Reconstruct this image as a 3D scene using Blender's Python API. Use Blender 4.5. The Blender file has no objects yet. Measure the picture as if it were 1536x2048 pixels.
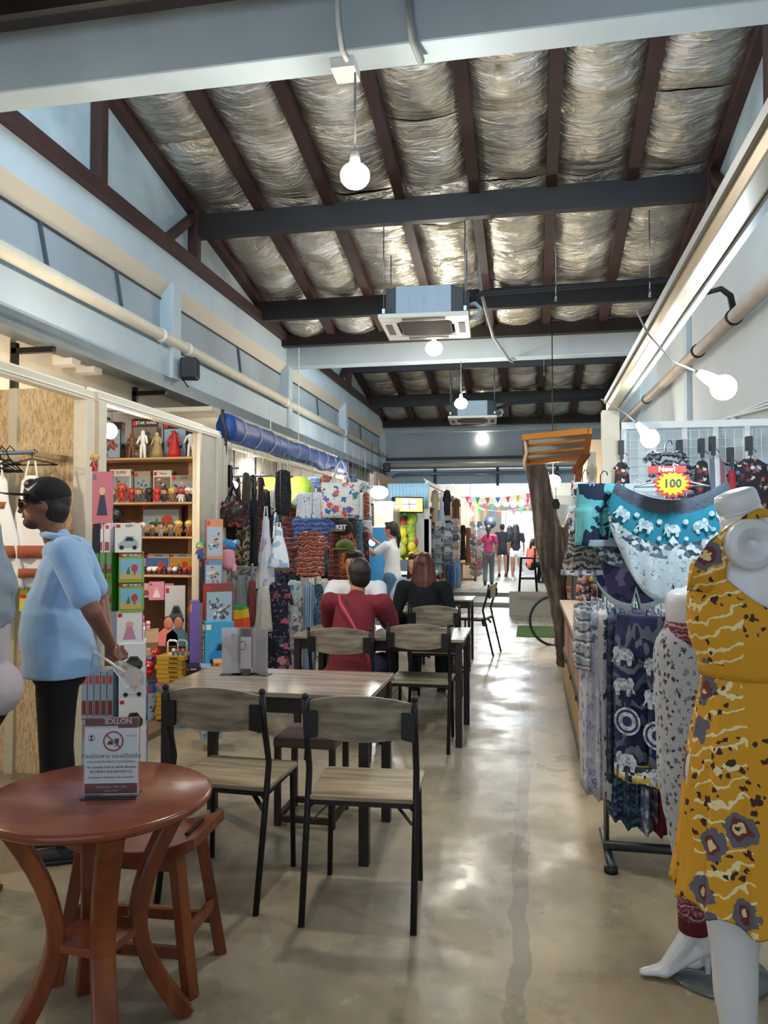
import bpy, bmesh, math, random
from mathutils import Vector, Matrix, Euler, noise
random.seed(7)
C=bpy.context.scene.collection
S=bpy.context.scene
PI=math.pi
def srgb(c):
    return tuple(((x/12.92) if x<=.04045 else ((x+.055)/1.055)**2.4) for x in c)
def hx(s):
    s=s.lstrip('#'); return srgb([int(s[i:i+2],16)/255 for i in (0,2,4)])
# ---------------------------------------------------------------- camera
CAMH=1.5; F=1540.0
_p=math.atan(43/F); _a=math.atan(294*math.cos(_p)/F)
cd=bpy.data.cameras.new('camera'); cam=bpy.data.objects.new('camera',cd); C.objects.link(cam)
cam.location=(0,0,CAMH); cam.rotation_euler=(PI/2+_p,0,_a)
cd.sensor_fit='VERTICAL'; cd.sensor_height=36; cd.lens=F/2048*36; cd.clip_start=.05; cd.clip_end=300
cd.dof.use_dof=False
S.camera=cam
_Fw=(-math.sin(_a)*math.cos(_p),math.cos(_a)*math.cos(_p),math.sin(_p)); _R=(math.cos(_a),math.sin(_a),0)
_U=(math.sin(_a)*math.sin(_p),-math.cos(_a)*math.sin(_p),math.cos(_p))
def at(u,v,x=None,y=None,z=None):
    r=[_Fw[i]+(u-768)/F*_R[i]+(1024-v)/F*_U[i] for i in range(3)]
    if x is not None:t=x/r[0]
    elif y is not None:t=y/r[1]
    else:t=(z-CAMH)/r[2]
    return Vector((r[0]*t,r[1]*t,CAMH+r[2]*t))
def ppm(u,y):           # metres per photograph pixel at depth y
    p=at(u,1067,y=y); return (p.x*_Fw[0]+p.y*_Fw[1])/F
# ---------------------------------------------------------------- world, exposure, daylight
S.view_settings.view_transform='Standard'; S.view_settings.look='None'; S.view_settings.gamma=1
S.view_settings.use_curve_mapping=False; S.view_settings.exposure=0.22
W=bpy.data.worlds.new('world'); S.world=W; W.use_nodes=True
W.node_tree.nodes['Background'].inputs[0].default_value=(.80,.90,1,1); W.node_tree.nodes['Background'].inputs[1].default_value=1.12
def area(name,loc,rot,sx,sy,power,col):
    l=bpy.data.lights.new(name,'AREA'); l.shape='RECTANGLE'; l.size=sx; l.size_y=sy; l.energy=power; l.color=col
    o=bpy.data.objects.new(name,l); C.objects.link(o); o.location=loc; o.rotation_euler=rot; return o
def point(name,loc,power,col,r=.05):
    l=bpy.data.lights.new(name,'POINT'); l.energy=power; l.color=col; l.shadow_soft_size=r
    o=bpy.data.objects.new(name,l); C.objects.link(o); o.location=loc; return o
COOL=(.58,.80,1.0); WARM=(1.0,.83,.62); NEUT=(1.0,.93,.82)
# sawtooth clerestory daylight, at the glazing above each beam, shining down the hall
area('clerestory_daylight',(-.85,3.95,4.95),(math.radians(62),0,0),4.8,.7,74,COOL)
area('clerestory_daylight',(-.85,10.8,4.95),(math.radians(62),0,0),4.8,.7,62,COOL)
# ---------------------------------------------------------------- materials
_M={}
def _new(name):
    m=bpy.data.materials.new(name); m.use_nodes=True; nt=m.node_tree; b=nt.nodes['Principled BSDF']; return m,nt,b
def N(nt,t,**k):
    n=nt.nodes.new(t)
    for a,b in k.items():
        if a.startswith('i_'): n.inputs[a[2:].replace('_',' ')].default_value=b
        else: setattr(n,a,b)
    return n
def mat(name,col,rough=.6,metal=0,var=0,vs=6,bump=0,bs=30,emit=None,es=0,trans=0,alpha=1,coat=0,stretch=(1,1,1),sheen=0):
    key=('s',name)
    if key in _M: return _M[key]
    m,nt,b=_new(name)
    if isinstance(col,str): col=hx(col)
    b.inputs['Base Color'].default_value=(*col,1); b.inputs['Roughness'].default_value=rough; b.inputs['Metallic'].default_value=metal
    b.inputs['Transmission Weight'].default_value=trans; b.inputs['Alpha'].default_value=alpha; b.inputs['Coat Weight'].default_value=coat
    if sheen: b.inputs['Sheen Weight'].default_value=sheen
    if emit: b.inputs['Emission Color'].default_value=(*emit,1); b.inputs['Emission Strength'].default_value=es
    if var or bump:
        tc=N(nt,'ShaderNodeTexCoord'); mp=N(nt,'ShaderNodeMapping'); mp.inputs['Scale'].default_value=stretch
        nt.links.new(tc.outputs['Object'],mp.inputs[0])
    if var:
        n=N(nt,'ShaderNodeTexNoise'); n.inputs['Scale'].default_value=vs; n.inputs['Detail'].default_value=4
        nt.links.new(mp.outputs[0],n.inputs[0])
        cr=N(nt,'ShaderNodeValToRGB'); cr.color_ramp.elements[0].position=.3; cr.color_ramp.elements[1].position=.7
        cr.color_ramp.elements[0].color=(*[c*(1-var) for c in col],1); cr.color_ramp.elements[1].color=(*[min(1,c*(1+var*.6)) for c in col],1)
        nt.links.new(n.outputs['Fac'],cr.inputs[0]); nt.links.new(cr.outputs[0],b.inputs['Base Color'])
    if bump:
        n2=N(nt,'ShaderNodeTexNoise'); n2.inputs['Scale'].default_value=bs; n2.inputs['Detail'].default_value=5
        nt.links.new(mp.outputs[0],n2.inputs[0]); bp=N(nt,'ShaderNodeBump'); bp.inputs['Strength'].default_value=bump; bp.inputs['Distance'].default_value=.02
        nt.links.new(n2.outputs['Fac'],bp.inputs['Height']); nt.links.new(bp.outputs[0],b.inputs['Normal'])
    _M[key]=m; return m
def ramp(nt,fac,cols,pos=None,const=True):
    cr=N(nt,'ShaderNodeValToRGB'); r=cr.color_ramp; r.interpolation='CONSTANT' if const else 'LINEAR'
    n=len(cols)
    while len(r.elements)<n: r.elements.new(.5)
    for i,c in enumerate(cols):
        r.elements[i].position=(pos[i] if pos else i/n); r.elements[i].color=(*(hx(c) if isinstance(c,str) else c),1)
    nt.links.new(fac,cr.inputs[0]); return cr.outputs[0]
def pat(kind,cols,scale=10,rough=.85,stretch=(1,1,1),warp=.15,metal=0,thr=.35):
    """printed / grained surfaces, all procedural, object space"""
    key=(kind,tuple(cols),scale,rough,stretch,warp,thr)
    if key in _M: return _M[key]
    m,nt,b=_new(kind+'_'+str(len(_M))); b.inputs['Roughness'].default_value=rough; b.inputs['Metallic'].default_value=metal
    tc=N(nt,'ShaderNodeTexCoord'); mp=N(nt,'ShaderNodeMapping'); mp.inputs['Scale'].default_value=stretch
    nt.links.new(tc.outputs['Object'],mp.inputs[0]); vec=mp.outputs[0]
    L=nt.links.new
    if warp:
        fl=kind=='floral'; nz=N(nt,'ShaderNodeTexNoise'); nz.inputs['Scale'].default_value=scale*(2.6 if fl else .7); L(vec,nz.inputs[0]); warp=max(warp,.26) if fl else (max(warp,.45) if kind=='ethnic' else warp)
        sc=N(nt,'ShaderNodeVectorMath',operation='SCALE'); sc.inputs['Scale'].default_value=warp/ (scale*.25); L(nz.outputs['Color'],sc.inputs[0])
        ad=N(nt,'ShaderNodeVectorMath',operation='ADD'); L(vec,ad.inputs[0]); L(sc.outputs[0],ad.inputs[1]); vec=ad.outputs[0]
    def vor(s,f='F1'):
        v=N(nt,'ShaderNodeTexVoronoi'); v.feature=f; v.inputs['Scale'].default_value=s; L(vec,v.inputs['Vector']); return v
    def noi(s,d=2):
        n=N(nt,'ShaderNodeTexNoise'); n.inputs['Scale'].default_value=s; n.inputs['Detail'].default_value=d; L(vec,n.inputs[0]); return n.outputs['Fac']
    def mix(f,a,c):
        x=N(nt,'ShaderNodeMix',data_type='RGBA'); L(f,x.inputs[0])
        for i,q in ((6,a),(7,c)):
            if hasattr(q,'is_linked'): L(q,x.inputs[i])
            else: x.inputs[i].default_value=(*(hx(q) if isinstance(q,str) else q),1)
        return x.outputs[2]
    def lt(v,t):
        q=N(nt,'ShaderNodeMath',operation='LESS_THAN'); L(v,q.inputs[0]); q.inputs[1].default_value=t; return q.outputs[0]
    if kind=='floral':    # cols: base, then motif colours
        v=vor(scale); sep=N(nt,'ShaderNodeSeparateColor'); L(v.outputs['Color'],sep.inputs[0])
        mot=ramp(nt,sep.outputs[0],cols[1:]); c1=mix(lt(v.outputs['Distance'],thr),cols[0],mot)
        v2=vor(scale*2.7); c2=mix(lt(v2.outputs['Distance'],.22),c1,cols[-1]); out=c2
    elif kind=='print':   # all over multi-colour print
        v=vor(scale); sep=N(nt,'ShaderNodeSeparateColor'); L(v.outputs['Color'],sep.inputs[0]); out=ramp(nt,sep.outputs[0],cols)
    elif kind=='camo':
        out=ramp(nt,noi(scale),cols,[0]+[.36+.28*i/max(1,len(cols)-1) for i in range(1,len(cols))])
    elif kind in('stripe','band'):
        sp=N(nt,'ShaderNodeSeparateXYZ'); L(vec,sp.inputs[0])
        q=N(nt,'ShaderNodeMath',operation='MULTIPLY'); L(sp.outputs[0 if kind=='stripe' else 2],q.inputs[0]); q.inputs[1].default_value=scale
        f=N(nt,'ShaderNodeMath',operation='FRACT'); L(q.outputs[0],f.inputs[0]); out=ramp(nt,f.outputs[0],cols)
    elif kind=='ethnic':  # bands of small motifs
        sp=N(nt,'ShaderNodeSeparateXYZ'); L(vec,sp.inputs[0])
        q=N(nt,'ShaderNodeMath',operation='MULTIPLY'); L(sp.outputs[2],q.inputs[0]); q.inputs[1].default_value=scale*.8
        f=N(nt,'ShaderNodeMath',operation='FRACT'); L(q.outputs[0],f.inputs[0]); base=ramp(nt,f.outputs[0],cols)
        v=vor(scale*2.2); sep=N(nt,'ShaderNodeSeparateColor'); L(v.outputs['Color'],sep.inputs[0])
        out=mix(lt(v.outputs['Distance'],thr),base,ramp(nt,sep.outputs[1],cols[::-1]))
    elif kind=='wood':
        n1=noi(scale,6); out=ramp(nt,n1,cols,[.3+.4*i/max(1,len(cols)-1) for i in range(len(cols))],False)
        bp=N(nt,'ShaderNodeBump'); bp.inputs['Strength'].default_value=.12; bp.inputs['Distance'].default_value=.005; L(n1,bp.inputs['Height']); L(bp.outputs[0],b.inputs['Normal'])
    elif kind=='osb':
        v=vor(scale); sep=N(nt,'ShaderNodeSeparateColor'); L(v.outputs['Color'],sep.inputs[0]); out=ramp(nt,sep.outputs[0],cols,None,False)
    L(out,b.inputs['Base Color']); _M[key]=m; return m
ORD=['first','second','third','fourth','fifth','sixth','seventh','eighth','ninth','tenth','eleventh','twelfth','thirteenth','fourteenth','fifteenth','sixteenth']
BLK=mat('black_metal','#1b1a1d',.45,.3); STEEL=mat('steel','#9aa0a5',.35,.9); WHT=mat('white_paint','#e9ebea',.5)
CREAM=mat('cream_paint','#d8d0bd',.55,var=.05,vs=9); IVORY=mat('ivory_aluminium','#d9d2bf',.35,.15,var=.04)
PLASTIC=mat('white_plastic','#eeeeea',.3); DGREY=mat('dark_grey','#3a3d42',.6); RED=mat('red_plastic','#c5282a',.35)
GLASS=mat('clear_glass',(1,1,1),.02,trans=1)
# ---------------------------------------------------------------- mesh helpers
_POS={}
def obj(name,bm,m,parent=None,smooth=False,label=None,cat=None,group=None,kind=None,world=False,bevel=0):
    if isinstance(bm,bpy.types.Mesh): me=bm
    else:
        bmesh.ops.recalc_face_normals(bm,faces=bm.faces[:])
        me=bpy.data.meshes.new(name); bm.to_mesh(me); bm.free()
    for q in (m if isinstance(m,(list,tuple)) else [m]): me.materials.append(q)
    if smooth:
        me.polygons.foreach_set('use_smooth',[True]*len(me.polygons))
    o=bpy.data.objects.new(name,me); C.objects.link(o)
    if parent:
        if world:
            me.transform(_POS[parent.name].inverted())
        o.parent=parent; _POS[o.name]=_POS[parent.name]
    else: _POS[o.name]=Matrix()
    if label: o['label']=label
    if cat: o['category']=cat
    if group: o['group']=group
    if kind: o['kind']=kind
    if bevel:
        b=o.modifiers.new('bevel','BEVEL'); b.width=bevel; b.segments=2; b.limit_method='ANGLE'
    return o
def thing(name,label,cat,loc=(0,0,0),rz=0,group=None,rot=None):
    o=bpy.data.objects.new(name,None); C.objects.link(o); o.empty_display_size=.05
    o.location=loc; o.rotation_euler=rot if rot else (0,0,rz); o['label']=label; o['category']=cat
    if group: o['group']=group
    _POS[o.name]=Matrix.Translation(Vector(loc)) @ Euler(rot if rot else (0,0,rz)).to_matrix().to_4x4()
    return o
def single(name,bm,m,label,cat,loc=(0,0,0),rz=0,group=None,smooth=False,bevel=0,kind=None):
    o=obj(name,bm,m,None,smooth,label,cat,group,kind,bevel=bevel); o.location=loc; o.rotation_euler=(0,0,rz)
    _POS[o.name]=Matrix.Translation(Vector(loc)) @ Matrix.Rotation(rz,4,'Z'); return o
def struct(name,bm,m,smooth=False,bevel=0): return obj(name,bm,m,None,smooth,kind='structure',bevel=bevel)
def dup(root,loc,rz=None,label=None,group=None,scale=None):
    r=root.copy(); C.objects.link(r); r.location=loc
    if rz is not None: r.rotation_euler=(0,0,rz)
    if scale: r.scale=(scale,)*3
    if label: r['label']=label
    if group: r['group']=group
    for ch in list(root.children):
        c=ch.copy(); C.objects.link(c); c.parent=r
        for g in ch.children:
            d=g.copy(); C.objects.link(d); d.parent=c
    return r
def B(): return bmesh.new()
def box(bm,c,s,rz=0,mi=0,rot=None):
    v=bmesh.ops.create_cube(bm,size=1)['verts']
    M=Matrix.Translation(Vector(c)) @ (rot.to_4x4() if rot else Matrix.Rotation(rz,4,'Z')) @ Matrix.Diagonal((*s,1))
    bmesh.ops.transform(bm,matrix=M,verts=v)
    if mi:
        for f in {f for q in v for f in q.link_faces}: f.material_index=mi
    return bm
def bx(bm,x0,x1,y0,y1,z0,z1,mi=0): return box(bm,((x0+x1)/2,(y0+y1)/2,(z0+z1)/2),(abs(x1-x0),abs(y1-y0),abs(z1-z0)),mi=mi)
def beam(bm,p0,p1,w,h,mi=0,up=(0,0,1)):
    p0=Vector(p0);p1=Vector(p1);d=p1-p0;y=d.normalized();x=y.cross(Vector(up))
    if x.length<1e-4:x=y.cross(Vector((1,0,0)))
    x.normalize();z=x.cross(y)
    rot=Matrix((x,y,z)).transposed()
    return box(bm,(p0+p1)/2,(w,d.length,h),mi=mi,rot=rot)
def _frame(d,side=(1,0,0)):
    w=d.normalized();u=Vector(side)-w*Vector(side).dot(w)
    if u.length<1e-3:u=Vector((0,1,0))-w*w.y
    if u.length<1e-3:u=Vector((0,0,1))
    u.normalize();return u,w.cross(u),w
def ringloft(bm,rings,cap=True,mi=0,closed=True):
    vs=[[bm.verts.new(p) for p in r] for r in rings]; n=len(vs[0]); fs=[]
    for a,b in zip(vs[:-1],vs[1:]):
        for i in range(n if closed else n-1):
            j=(i+1)%n; fs.append(bm.faces.new((a[i],a[j],b[j],b[i])))
    if cap: fs.append(bm.faces.new(vs[0][::-1])); fs.append(bm.faces.new(vs[-1]))
    for f in fs: f.material_index=mi; f.smooth=True
    return vs
def tube(bm,pts,r,seg=8,mi=0,cap=True):
    pts=[Vector(p) for p in pts]; rings=[]; rr=r if isinstance(r,(list,tuple)) else [r]*len(pts); u=None
    for i,p in enumerate(pts):
        d=(pts[min(i+1,len(pts)-1)]-pts[max(i-1,0)])
        if u is None:u,v,w=_frame(d)
        else:
            w=d.normalized();u=u-w*u.dot(w);u.normalize();v=w.cross(u)
        rings.append([p+(u*math.cos(2*PI*k/seg)+v*math.sin(2*PI*k/seg))*rr[i] for k in range(seg)])
    ringloft(bm,rings,cap,mi); return bm
def cyl(bm,p0,p1,r0,r1=None,seg=16,mi=0): return tube(bm,[p0,p1],[r0,r0 if r1 is None else r1],seg,mi)
def lathe(bm,prof,c=(0,0,0),seg=20,mi=0,axis='z'):
    rings=[]
    for r,z in prof:
        ring=[]
        for k in range(seg):
            a=2*PI*k/seg
            q=(r*math.cos(a),r*math.sin(a),z)
            if axis=='y': q=(q[0],z,q[1])
            if axis=='x': q=(z,q[0],q[1])
            ring.append(Vector(c)+Vector(q))
        rings.append(ring)
    ringloft(bm,rings,True,mi); return bm
def ell(bm,c,r,rot=None,seg=16,mi=0):
    v=bmesh.ops.create_uvsphere(bm,u_segments=seg,v_segments=max(6,seg*5//8),radius=1)['verts']
    M=Matrix.Translation(Vector(c)) @ (rot.to_4x4() if rot else Matrix()) @ Matrix.Diagonal((*(r if isinstance(r,(tuple,list)) else (r,r,r)),1))
    bmesh.ops.transform(bm,matrix=M,verts=v)
    for f in {f for q in v for f in q.link_faces}: f.material_index=mi; f.smooth=True
    return bm
def caps(bm,p0,p1,r0,r1,flat=1,side=(1,0,0),seg=14,mi=0):
    """tapered capsule, radius r along side and r*flat across it"""
    p0=Vector(p0);p1=Vector(p1);d=p1-p0
    if d.length<1e-5:d=Vector((0,0,1e-4))
    u,v,w=_frame(d,side);rings=[]
    prof=[(p0-w*r0*.97,r0*.2),(p0-w*r0*.7,r0*.71),(p0-w*r0*.35,r0*.93),(p0,r0),(p0.lerp(p1,.5),(r0+r1)/2),(p1,r1),(p1+w*r1*.35,r1*.93),(p1+w*r1*.7,r1*.71),(p1+w*r1*.97,r1*.2)]
    for c,r in prof: rings.append([c+u*math.cos(2*PI*k/seg)*r+v*math.sin(2*PI*k/seg)*r*flat for k in range(seg)])
    ringloft(bm,rings,True,mi); return bm
def prism(bm,pts,y0,y1,mi=0,M=None):
    """outline in xz extruded along y"""
    M=M or Matrix(); a=[bm.verts.new(M@Vector((x,y0,z))) for x,z in pts]; b=[bm.verts.new(M@Vector((x,y1,z))) for x,z in pts]
    n=len(pts); fs=[bm.faces.new(a),bm.faces.new(b[::-1])]+[bm.faces.new((a[i],b[i],b[(i+1)%n],a[(i+1)%n])) for i in range(n)]
    for f in fs:f.material_index=mi
    return bm
def organic(name,bm,m,parent,voxel=.012,sm=4,label=None,fold=0,fs=.12,world=False):
    o=obj(name,bm,m,parent,True,label,world=world)
    r=o.modifiers.new('remesh','REMESH'); r.mode='VOXEL'; r.voxel_size=voxel; r.use_smooth_shade=True
    s=o.modifiers.new('smooth','SMOOTH'); s.factor=.5; s.iterations=sm
    if fold:
        t=bpy.data.textures.new('folds','CLOUDS'); t.noise_scale=fs; t.noise_depth=2
        d=o.modifiers.new('folds','DISPLACE'); d.texture=t; d.strength=fold; d.texture_coords='LOCAL'; d.mid_level=.5
    return o
def txt(bm,s,M,size=.1,mi=0,ext=.0005,align='CENTER',bold=0):
    c=bpy.data.curves.new('t','FONT'); c.body=s; c.size=size; c.extrude=ext; c.align_x=align; c.align_y='CENTER'; c.resolution_u=2; c.offset=bold
    o=bpy.data.objects.new('t',c); me=bpy.data.meshes.new_from_object(o)
    n0=len(bm.faces); v0=len(bm.verts); bm.from_mesh(me); bm.verts.ensure_lookup_table(); bm.faces.ensure_lookup_table()
    vs=bm.verts[v0:]; bmesh.ops.transform(bm,matrix=M,verts=vs)
    for f in bm.faces[n0:]: f.material_index=mi
    bpy.data.objects.remove(o); bpy.data.curves.remove(c); bpy.data.meshes.remove(me); return bm
FRONT=Matrix(((1,0,0,0),(0,0,-1,0),(0,1,0,0),(0,0,0,1)))   # text plane xz, reads from -y
SIDE=Matrix(((0,0,1,0),(1,0,0,0),(0,1,0,0),(0,0,0,1)))     # text plane yz, reads from +x
# ================================================================ STRUCTURE
XL,XR=-3.4,1.65
def floor_mat():
    m,nt,b=_new('polished_concrete'); L=nt.links.new; tc=N(nt,'ShaderNodeTexCoord')
    def noi(s,d=5,st=(1,1,1)):
        mp=N(nt,'ShaderNodeMapping'); mp.inputs['Scale'].default_value=st; L(tc.outputs['Object'],mp.inputs[0])
        n=N(nt,'ShaderNodeTexNoise'); n.inputs['Scale'].default_value=s; n.inputs['Detail'].default_value=d; n.inputs['Roughness'].default_value=.6; L(mp.outputs[0],n.inputs[0]); return n.outputs['Fac']
    c1=ramp(nt,noi(1.1,4,(1,.6,1)),['#8a806d','#a39680','#b9ab90'],[.36,.5,.66],False)
    c2=ramp(nt,noi(4.5,7),['#4d4a43','#ffffff','#ffffff'],[.25,.47,.6],False)
    mx=N(nt,'ShaderNodeMix',data_type='RGBA',blend_type='MULTIPLY'); mx.inputs[0].default_value=.5; L(c1,mx.inputs[6]); L(c2,mx.inputs[7])
    # trowelled slab strips: a paler strip down the aisle
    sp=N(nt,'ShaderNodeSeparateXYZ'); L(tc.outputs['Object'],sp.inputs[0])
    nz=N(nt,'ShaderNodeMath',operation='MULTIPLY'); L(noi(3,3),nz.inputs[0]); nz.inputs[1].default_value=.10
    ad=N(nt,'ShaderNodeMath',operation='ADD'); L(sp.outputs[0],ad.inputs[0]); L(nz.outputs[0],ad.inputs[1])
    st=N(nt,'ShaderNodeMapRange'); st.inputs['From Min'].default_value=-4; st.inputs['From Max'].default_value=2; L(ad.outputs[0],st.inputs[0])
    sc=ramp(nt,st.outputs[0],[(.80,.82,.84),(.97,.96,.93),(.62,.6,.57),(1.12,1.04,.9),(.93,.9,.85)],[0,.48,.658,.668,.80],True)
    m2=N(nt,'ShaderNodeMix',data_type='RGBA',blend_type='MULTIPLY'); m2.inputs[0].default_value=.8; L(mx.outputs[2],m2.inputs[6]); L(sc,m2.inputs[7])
    # pale scuffs
    m3=N(nt,'ShaderNodeMix',data_type='RGBA'); f=ramp(nt,noi(9,8,(1,.7,1)),[(0,0,0),(.55,.55,.55)],[.6,.72],False); L(f,m3.inputs[0]); L(m2.outputs[2],m3.inputs[6]); m3.inputs[7].default_value=(*hx('#b9b4a6'),1)
    L(m3.outputs[2],b.inputs['Base Color'])
    rr=ramp(nt,noi(2.3,6),[(.22,)*3,(.50,)*3],[.38,.62],False); L(rr,b.inputs['Roughness'])
    bp=N(nt,'ShaderNodeBump'); bp.inputs['Strength'].default_value=.12; bp.inputs['Distance'].default_value=.01; L(noi(5,6),bp.inputs['Height']); L(bp.outputs[0],b.inputs['Normal'])
    return m
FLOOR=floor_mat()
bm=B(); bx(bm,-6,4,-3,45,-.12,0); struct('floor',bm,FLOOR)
bm=B(); bx(bm,-3.3,1.6,17.6,45,0.0,.17); bx(bm,-3.3,1.6,16.0,17.6,0,.085); struct('trim_1',bm,mat('step_concrete','#9a9688',.35,var=.2,vs=3,bump=.1,bs=8),bevel=.01)
PLAST=mat('painted_plaster','#b7c6ce',.7,var=.12,vs=1.6,bump=.06,bs=25)
PLB=mat('weathered_board','#a6b4b9',.75,var=.3,vs=1.7,bump=.05,bs=20)
GREYP=mat('grey_board','#9fabb3',.7,var=.16,vs=1.2)
BROWN=mat('dark_timber','#3a211d',.6,var=.3,vs=3,bump=.1,bs=14)
DBEAM=mat('dark_steel_beam','#1c1513',.5,.1,var=.25,vs=3)
CRM=mat('cream_plaster','#d3cab9',.8,var=.07,vs=2)
def foil_mat():
    m,nt,b=_new('aluminium_foil_insulation'); L=nt.links.new; tc=N(nt,'ShaderNodeTexCoord')
    def noi(s,d,st,dist=0):
        mp=N(nt,'ShaderNodeMapping'); mp.inputs['Scale'].default_value=st; L(tc.outputs['Object'],mp.inputs[0])
        n=N(nt,'ShaderNodeTexNoise'); n.inputs['Scale'].default_value=s; n.inputs['Detail'].default_value=d; n.inputs['Distortion'].default_value=dist; n.inputs['Roughness'].default_value=.55; L(mp.outputs[0],n.inputs[0]); return n.outputs['Fac']
    b.inputs['Metallic'].default_value=.88; L(ramp(nt,noi(1.6,2,(1,1,1)),['#b5b2ac','#d2ccbc','#e6e5e2'],[.35,.5,.65],False),b.inputs['Base Color'])
    b.inputs['Roughness'].default_value=.33
    b1=N(nt,'ShaderNodeBump'); b1.inputs['Strength'].default_value=.9; b1.inputs['Distance'].default_value=.06; L(noi(4.2,6,(.6,2.4,1),.9),b1.inputs['Height'])
    b2=N(nt,'ShaderNodeBump'); b2.inputs['Strength'].default_value=.8; b2.inputs['Distance'].default_value=.016; L(noi(13,6,(.7,1.8,1),1.2),b2.inputs['Height'])
    L(b1.outputs[0],b2.inputs['Normal']); L(b2.outputs[0],b.inputs['Normal']); return m
FOIL=foil_mat()
def roofz(y,y0): return 4.90-.187*(y-y0-3.63)      # y0 = near beam
def bay(y0,y1,n):
    """one sawtooth bay between beams at y0 and y1: foil, rafters, cross beams, gable walls"""
    purl=[y0+3.63,y0+5.5]; nx=7; w=(XR-XL)/nx
    bm=B(); seams=[y0+.15,y0+.9,y0+1.75,y0+2.7,purl[0],y0+4.25,y0+4.85,purl[1],y0+6.1,y1]
    rnd=random.Random(n)
    for i in range(nx):
        xa=XL+i*w+.03; xb=XL+(i+1)*w-.03
        for k in range(len(seams)-1):
            ya,yb=seams[k],seams[k+1]; g=12; grid=[]; sg=.10+.05*rnd.random(); tw=rnd.uniform(-.03,.03)
            for a in range(g+1):
                row=[]
                for c in range(g+1):
                    s,t=a/g,c/g; x=xa+(xb-xa)*s; y=ya+(yb-ya)*t
                    sag=sg*(math.sin(PI*s)**.7)*(.35+.65*math.sin(PI*t)**.6)
                    nz=noise.noise(Vector((x*3,y*9,n*7)))*.035+noise.noise(Vector((x*9,y*22,n)))*.012
                    z=roofz(y,y0)-sag+nz*(math.sin(PI*s)**.5)+tw*s*(1-s)
                    row.append(bm.verts.new((x,y,z)))
                grid.append(row)
            for a in range(g):
                for c in range(g):
                    f=bm.faces.new((grid[a][c],grid[a+1][c],grid[a+1][c+1],grid[a][c+1])); f.smooth=True
    # thickness above
    bx_=[]; struct('ceiling',bm,FOIL)
    bm=B()
    p=[(XL-.3,roofz(y0,y0)+.06),(XL-.3,roofz(y0,y0)+.10)]
    for za in (0,):
        v=[bm.verts.new(q) for q in ((XL-.3,y0-.1,roofz(y0,y0)+.07),(XR+.3,y0-.1,roofz(y0,y0)+.07),(XR+.3,y1+.1,roofz(y1,y0)+.07),(XL-.3,y1+.1,roofz(y1,y0)+.07))]
        v2=[bm.verts.new(q.co+Vector((0,0,.05))) for q in v]
        bm.faces.new(v[::-1]); bm.faces.new(v2)
        for i in range(4): bm.faces.new((v[i],v[(i+1)%4],v2[(i+1)%4],v2[i]))
    struct('ceiling',bm,BROWN)
    for i in range(nx+1):
        bm=B(); x=XL+i*w; beam(bm,(x,y0,roofz(y0,y0)-.06),(x,y1,roofz(y1,y0)-.06),.10,.16); struct('trim_2',bm,BROWN)
    for py in purl:
        bm=B(); z=roofz(py,y0); bx(bm,XL,XR,py,py+.09,z-.36,z-.12); struct('trim_3',bm,DBEAM)
    bm=B(); z=roofz(y1,y0); bx(bm,XL,XR,y1-.30,y1-.18,z-.2,z-.04); struct('trim_3',bm,DBEAM)
    # gable infill, chord, vertical ties each side
    for sx,X in ((1,XL),(-1,XR)):
        bm=B(); a=[(y0,4.15),(y1,4.15),(y1,roofz(y1,y0)),(y0,roofz(y0,y0))]
        f=[bm.verts.new((X-sx*.04,y,z)) for y,z in a]; g2=[bm.verts.new((X-sx*.10,y,z)) for y,z in a]
        bm.faces.new(f);bm.faces.new(g2[::-1])
        for i in range(4): bm.faces.new((f[i],f[(i+1)%4],g2[(i+1)%4],g2[i]))
        struct('wall_left' if sx>0 else 'wall_right',bm,PLB)
        bm=B(); beam(bm,(X+sx*.02,y0,4.24),(X+sx*.02,y1,4.24),.12,.11)
        for yy in (y0+1.85,y0+3.63):
            beam(bm,(X+sx*.02,yy,4.28),(X+sx*.02,yy,roofz(yy,y0)-.1),.10,.09,up=(0,1,0))
        beam(bm,(X+sx*.02,y0+3.0,4.28),(X+sx*.02,y0+3.6,roofz(y0+3.6,y0)-.16),.08,.07)
        struct('trim_4',bm,BROWN)
bays=[(-3.0,3.7),(3.7,10.5),(10.5,17.95)]
for i,(a,b) in enumerate(bays): bay(a,b,i+1)
# main concrete beams; glazing above them
for i,(ya,yb) in enumerate(((3.62,3.80),(10.45,10.66),(17.93,18.15))):
    bm=B(); bx(bm,XL-.05,XR+.05,ya,yb,3.87,4.27); struct('trim_5',bm,PLAST,bevel=.012)
    if i<2:
        n=B(); 
        for k in range(8):
            x=XL+.05+k*(XR-XL-.1)/7; bx(n,x-.02,x+.02,yb-.07,yb-.03,4.27,5.35)
        bx(n,XL,XR,yb-.07,yb-.03,5.32,5.37); bx(n,XL,XR,yb-.07,yb-.03,4.27,4.30); o=struct('window_%d'%(i+1),n,DBEAM)
        n=B(); bx(n,XL,XR,yb-.055,yb-.045,4.3,5.32); obj('pane',n,GLASS,o)
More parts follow.
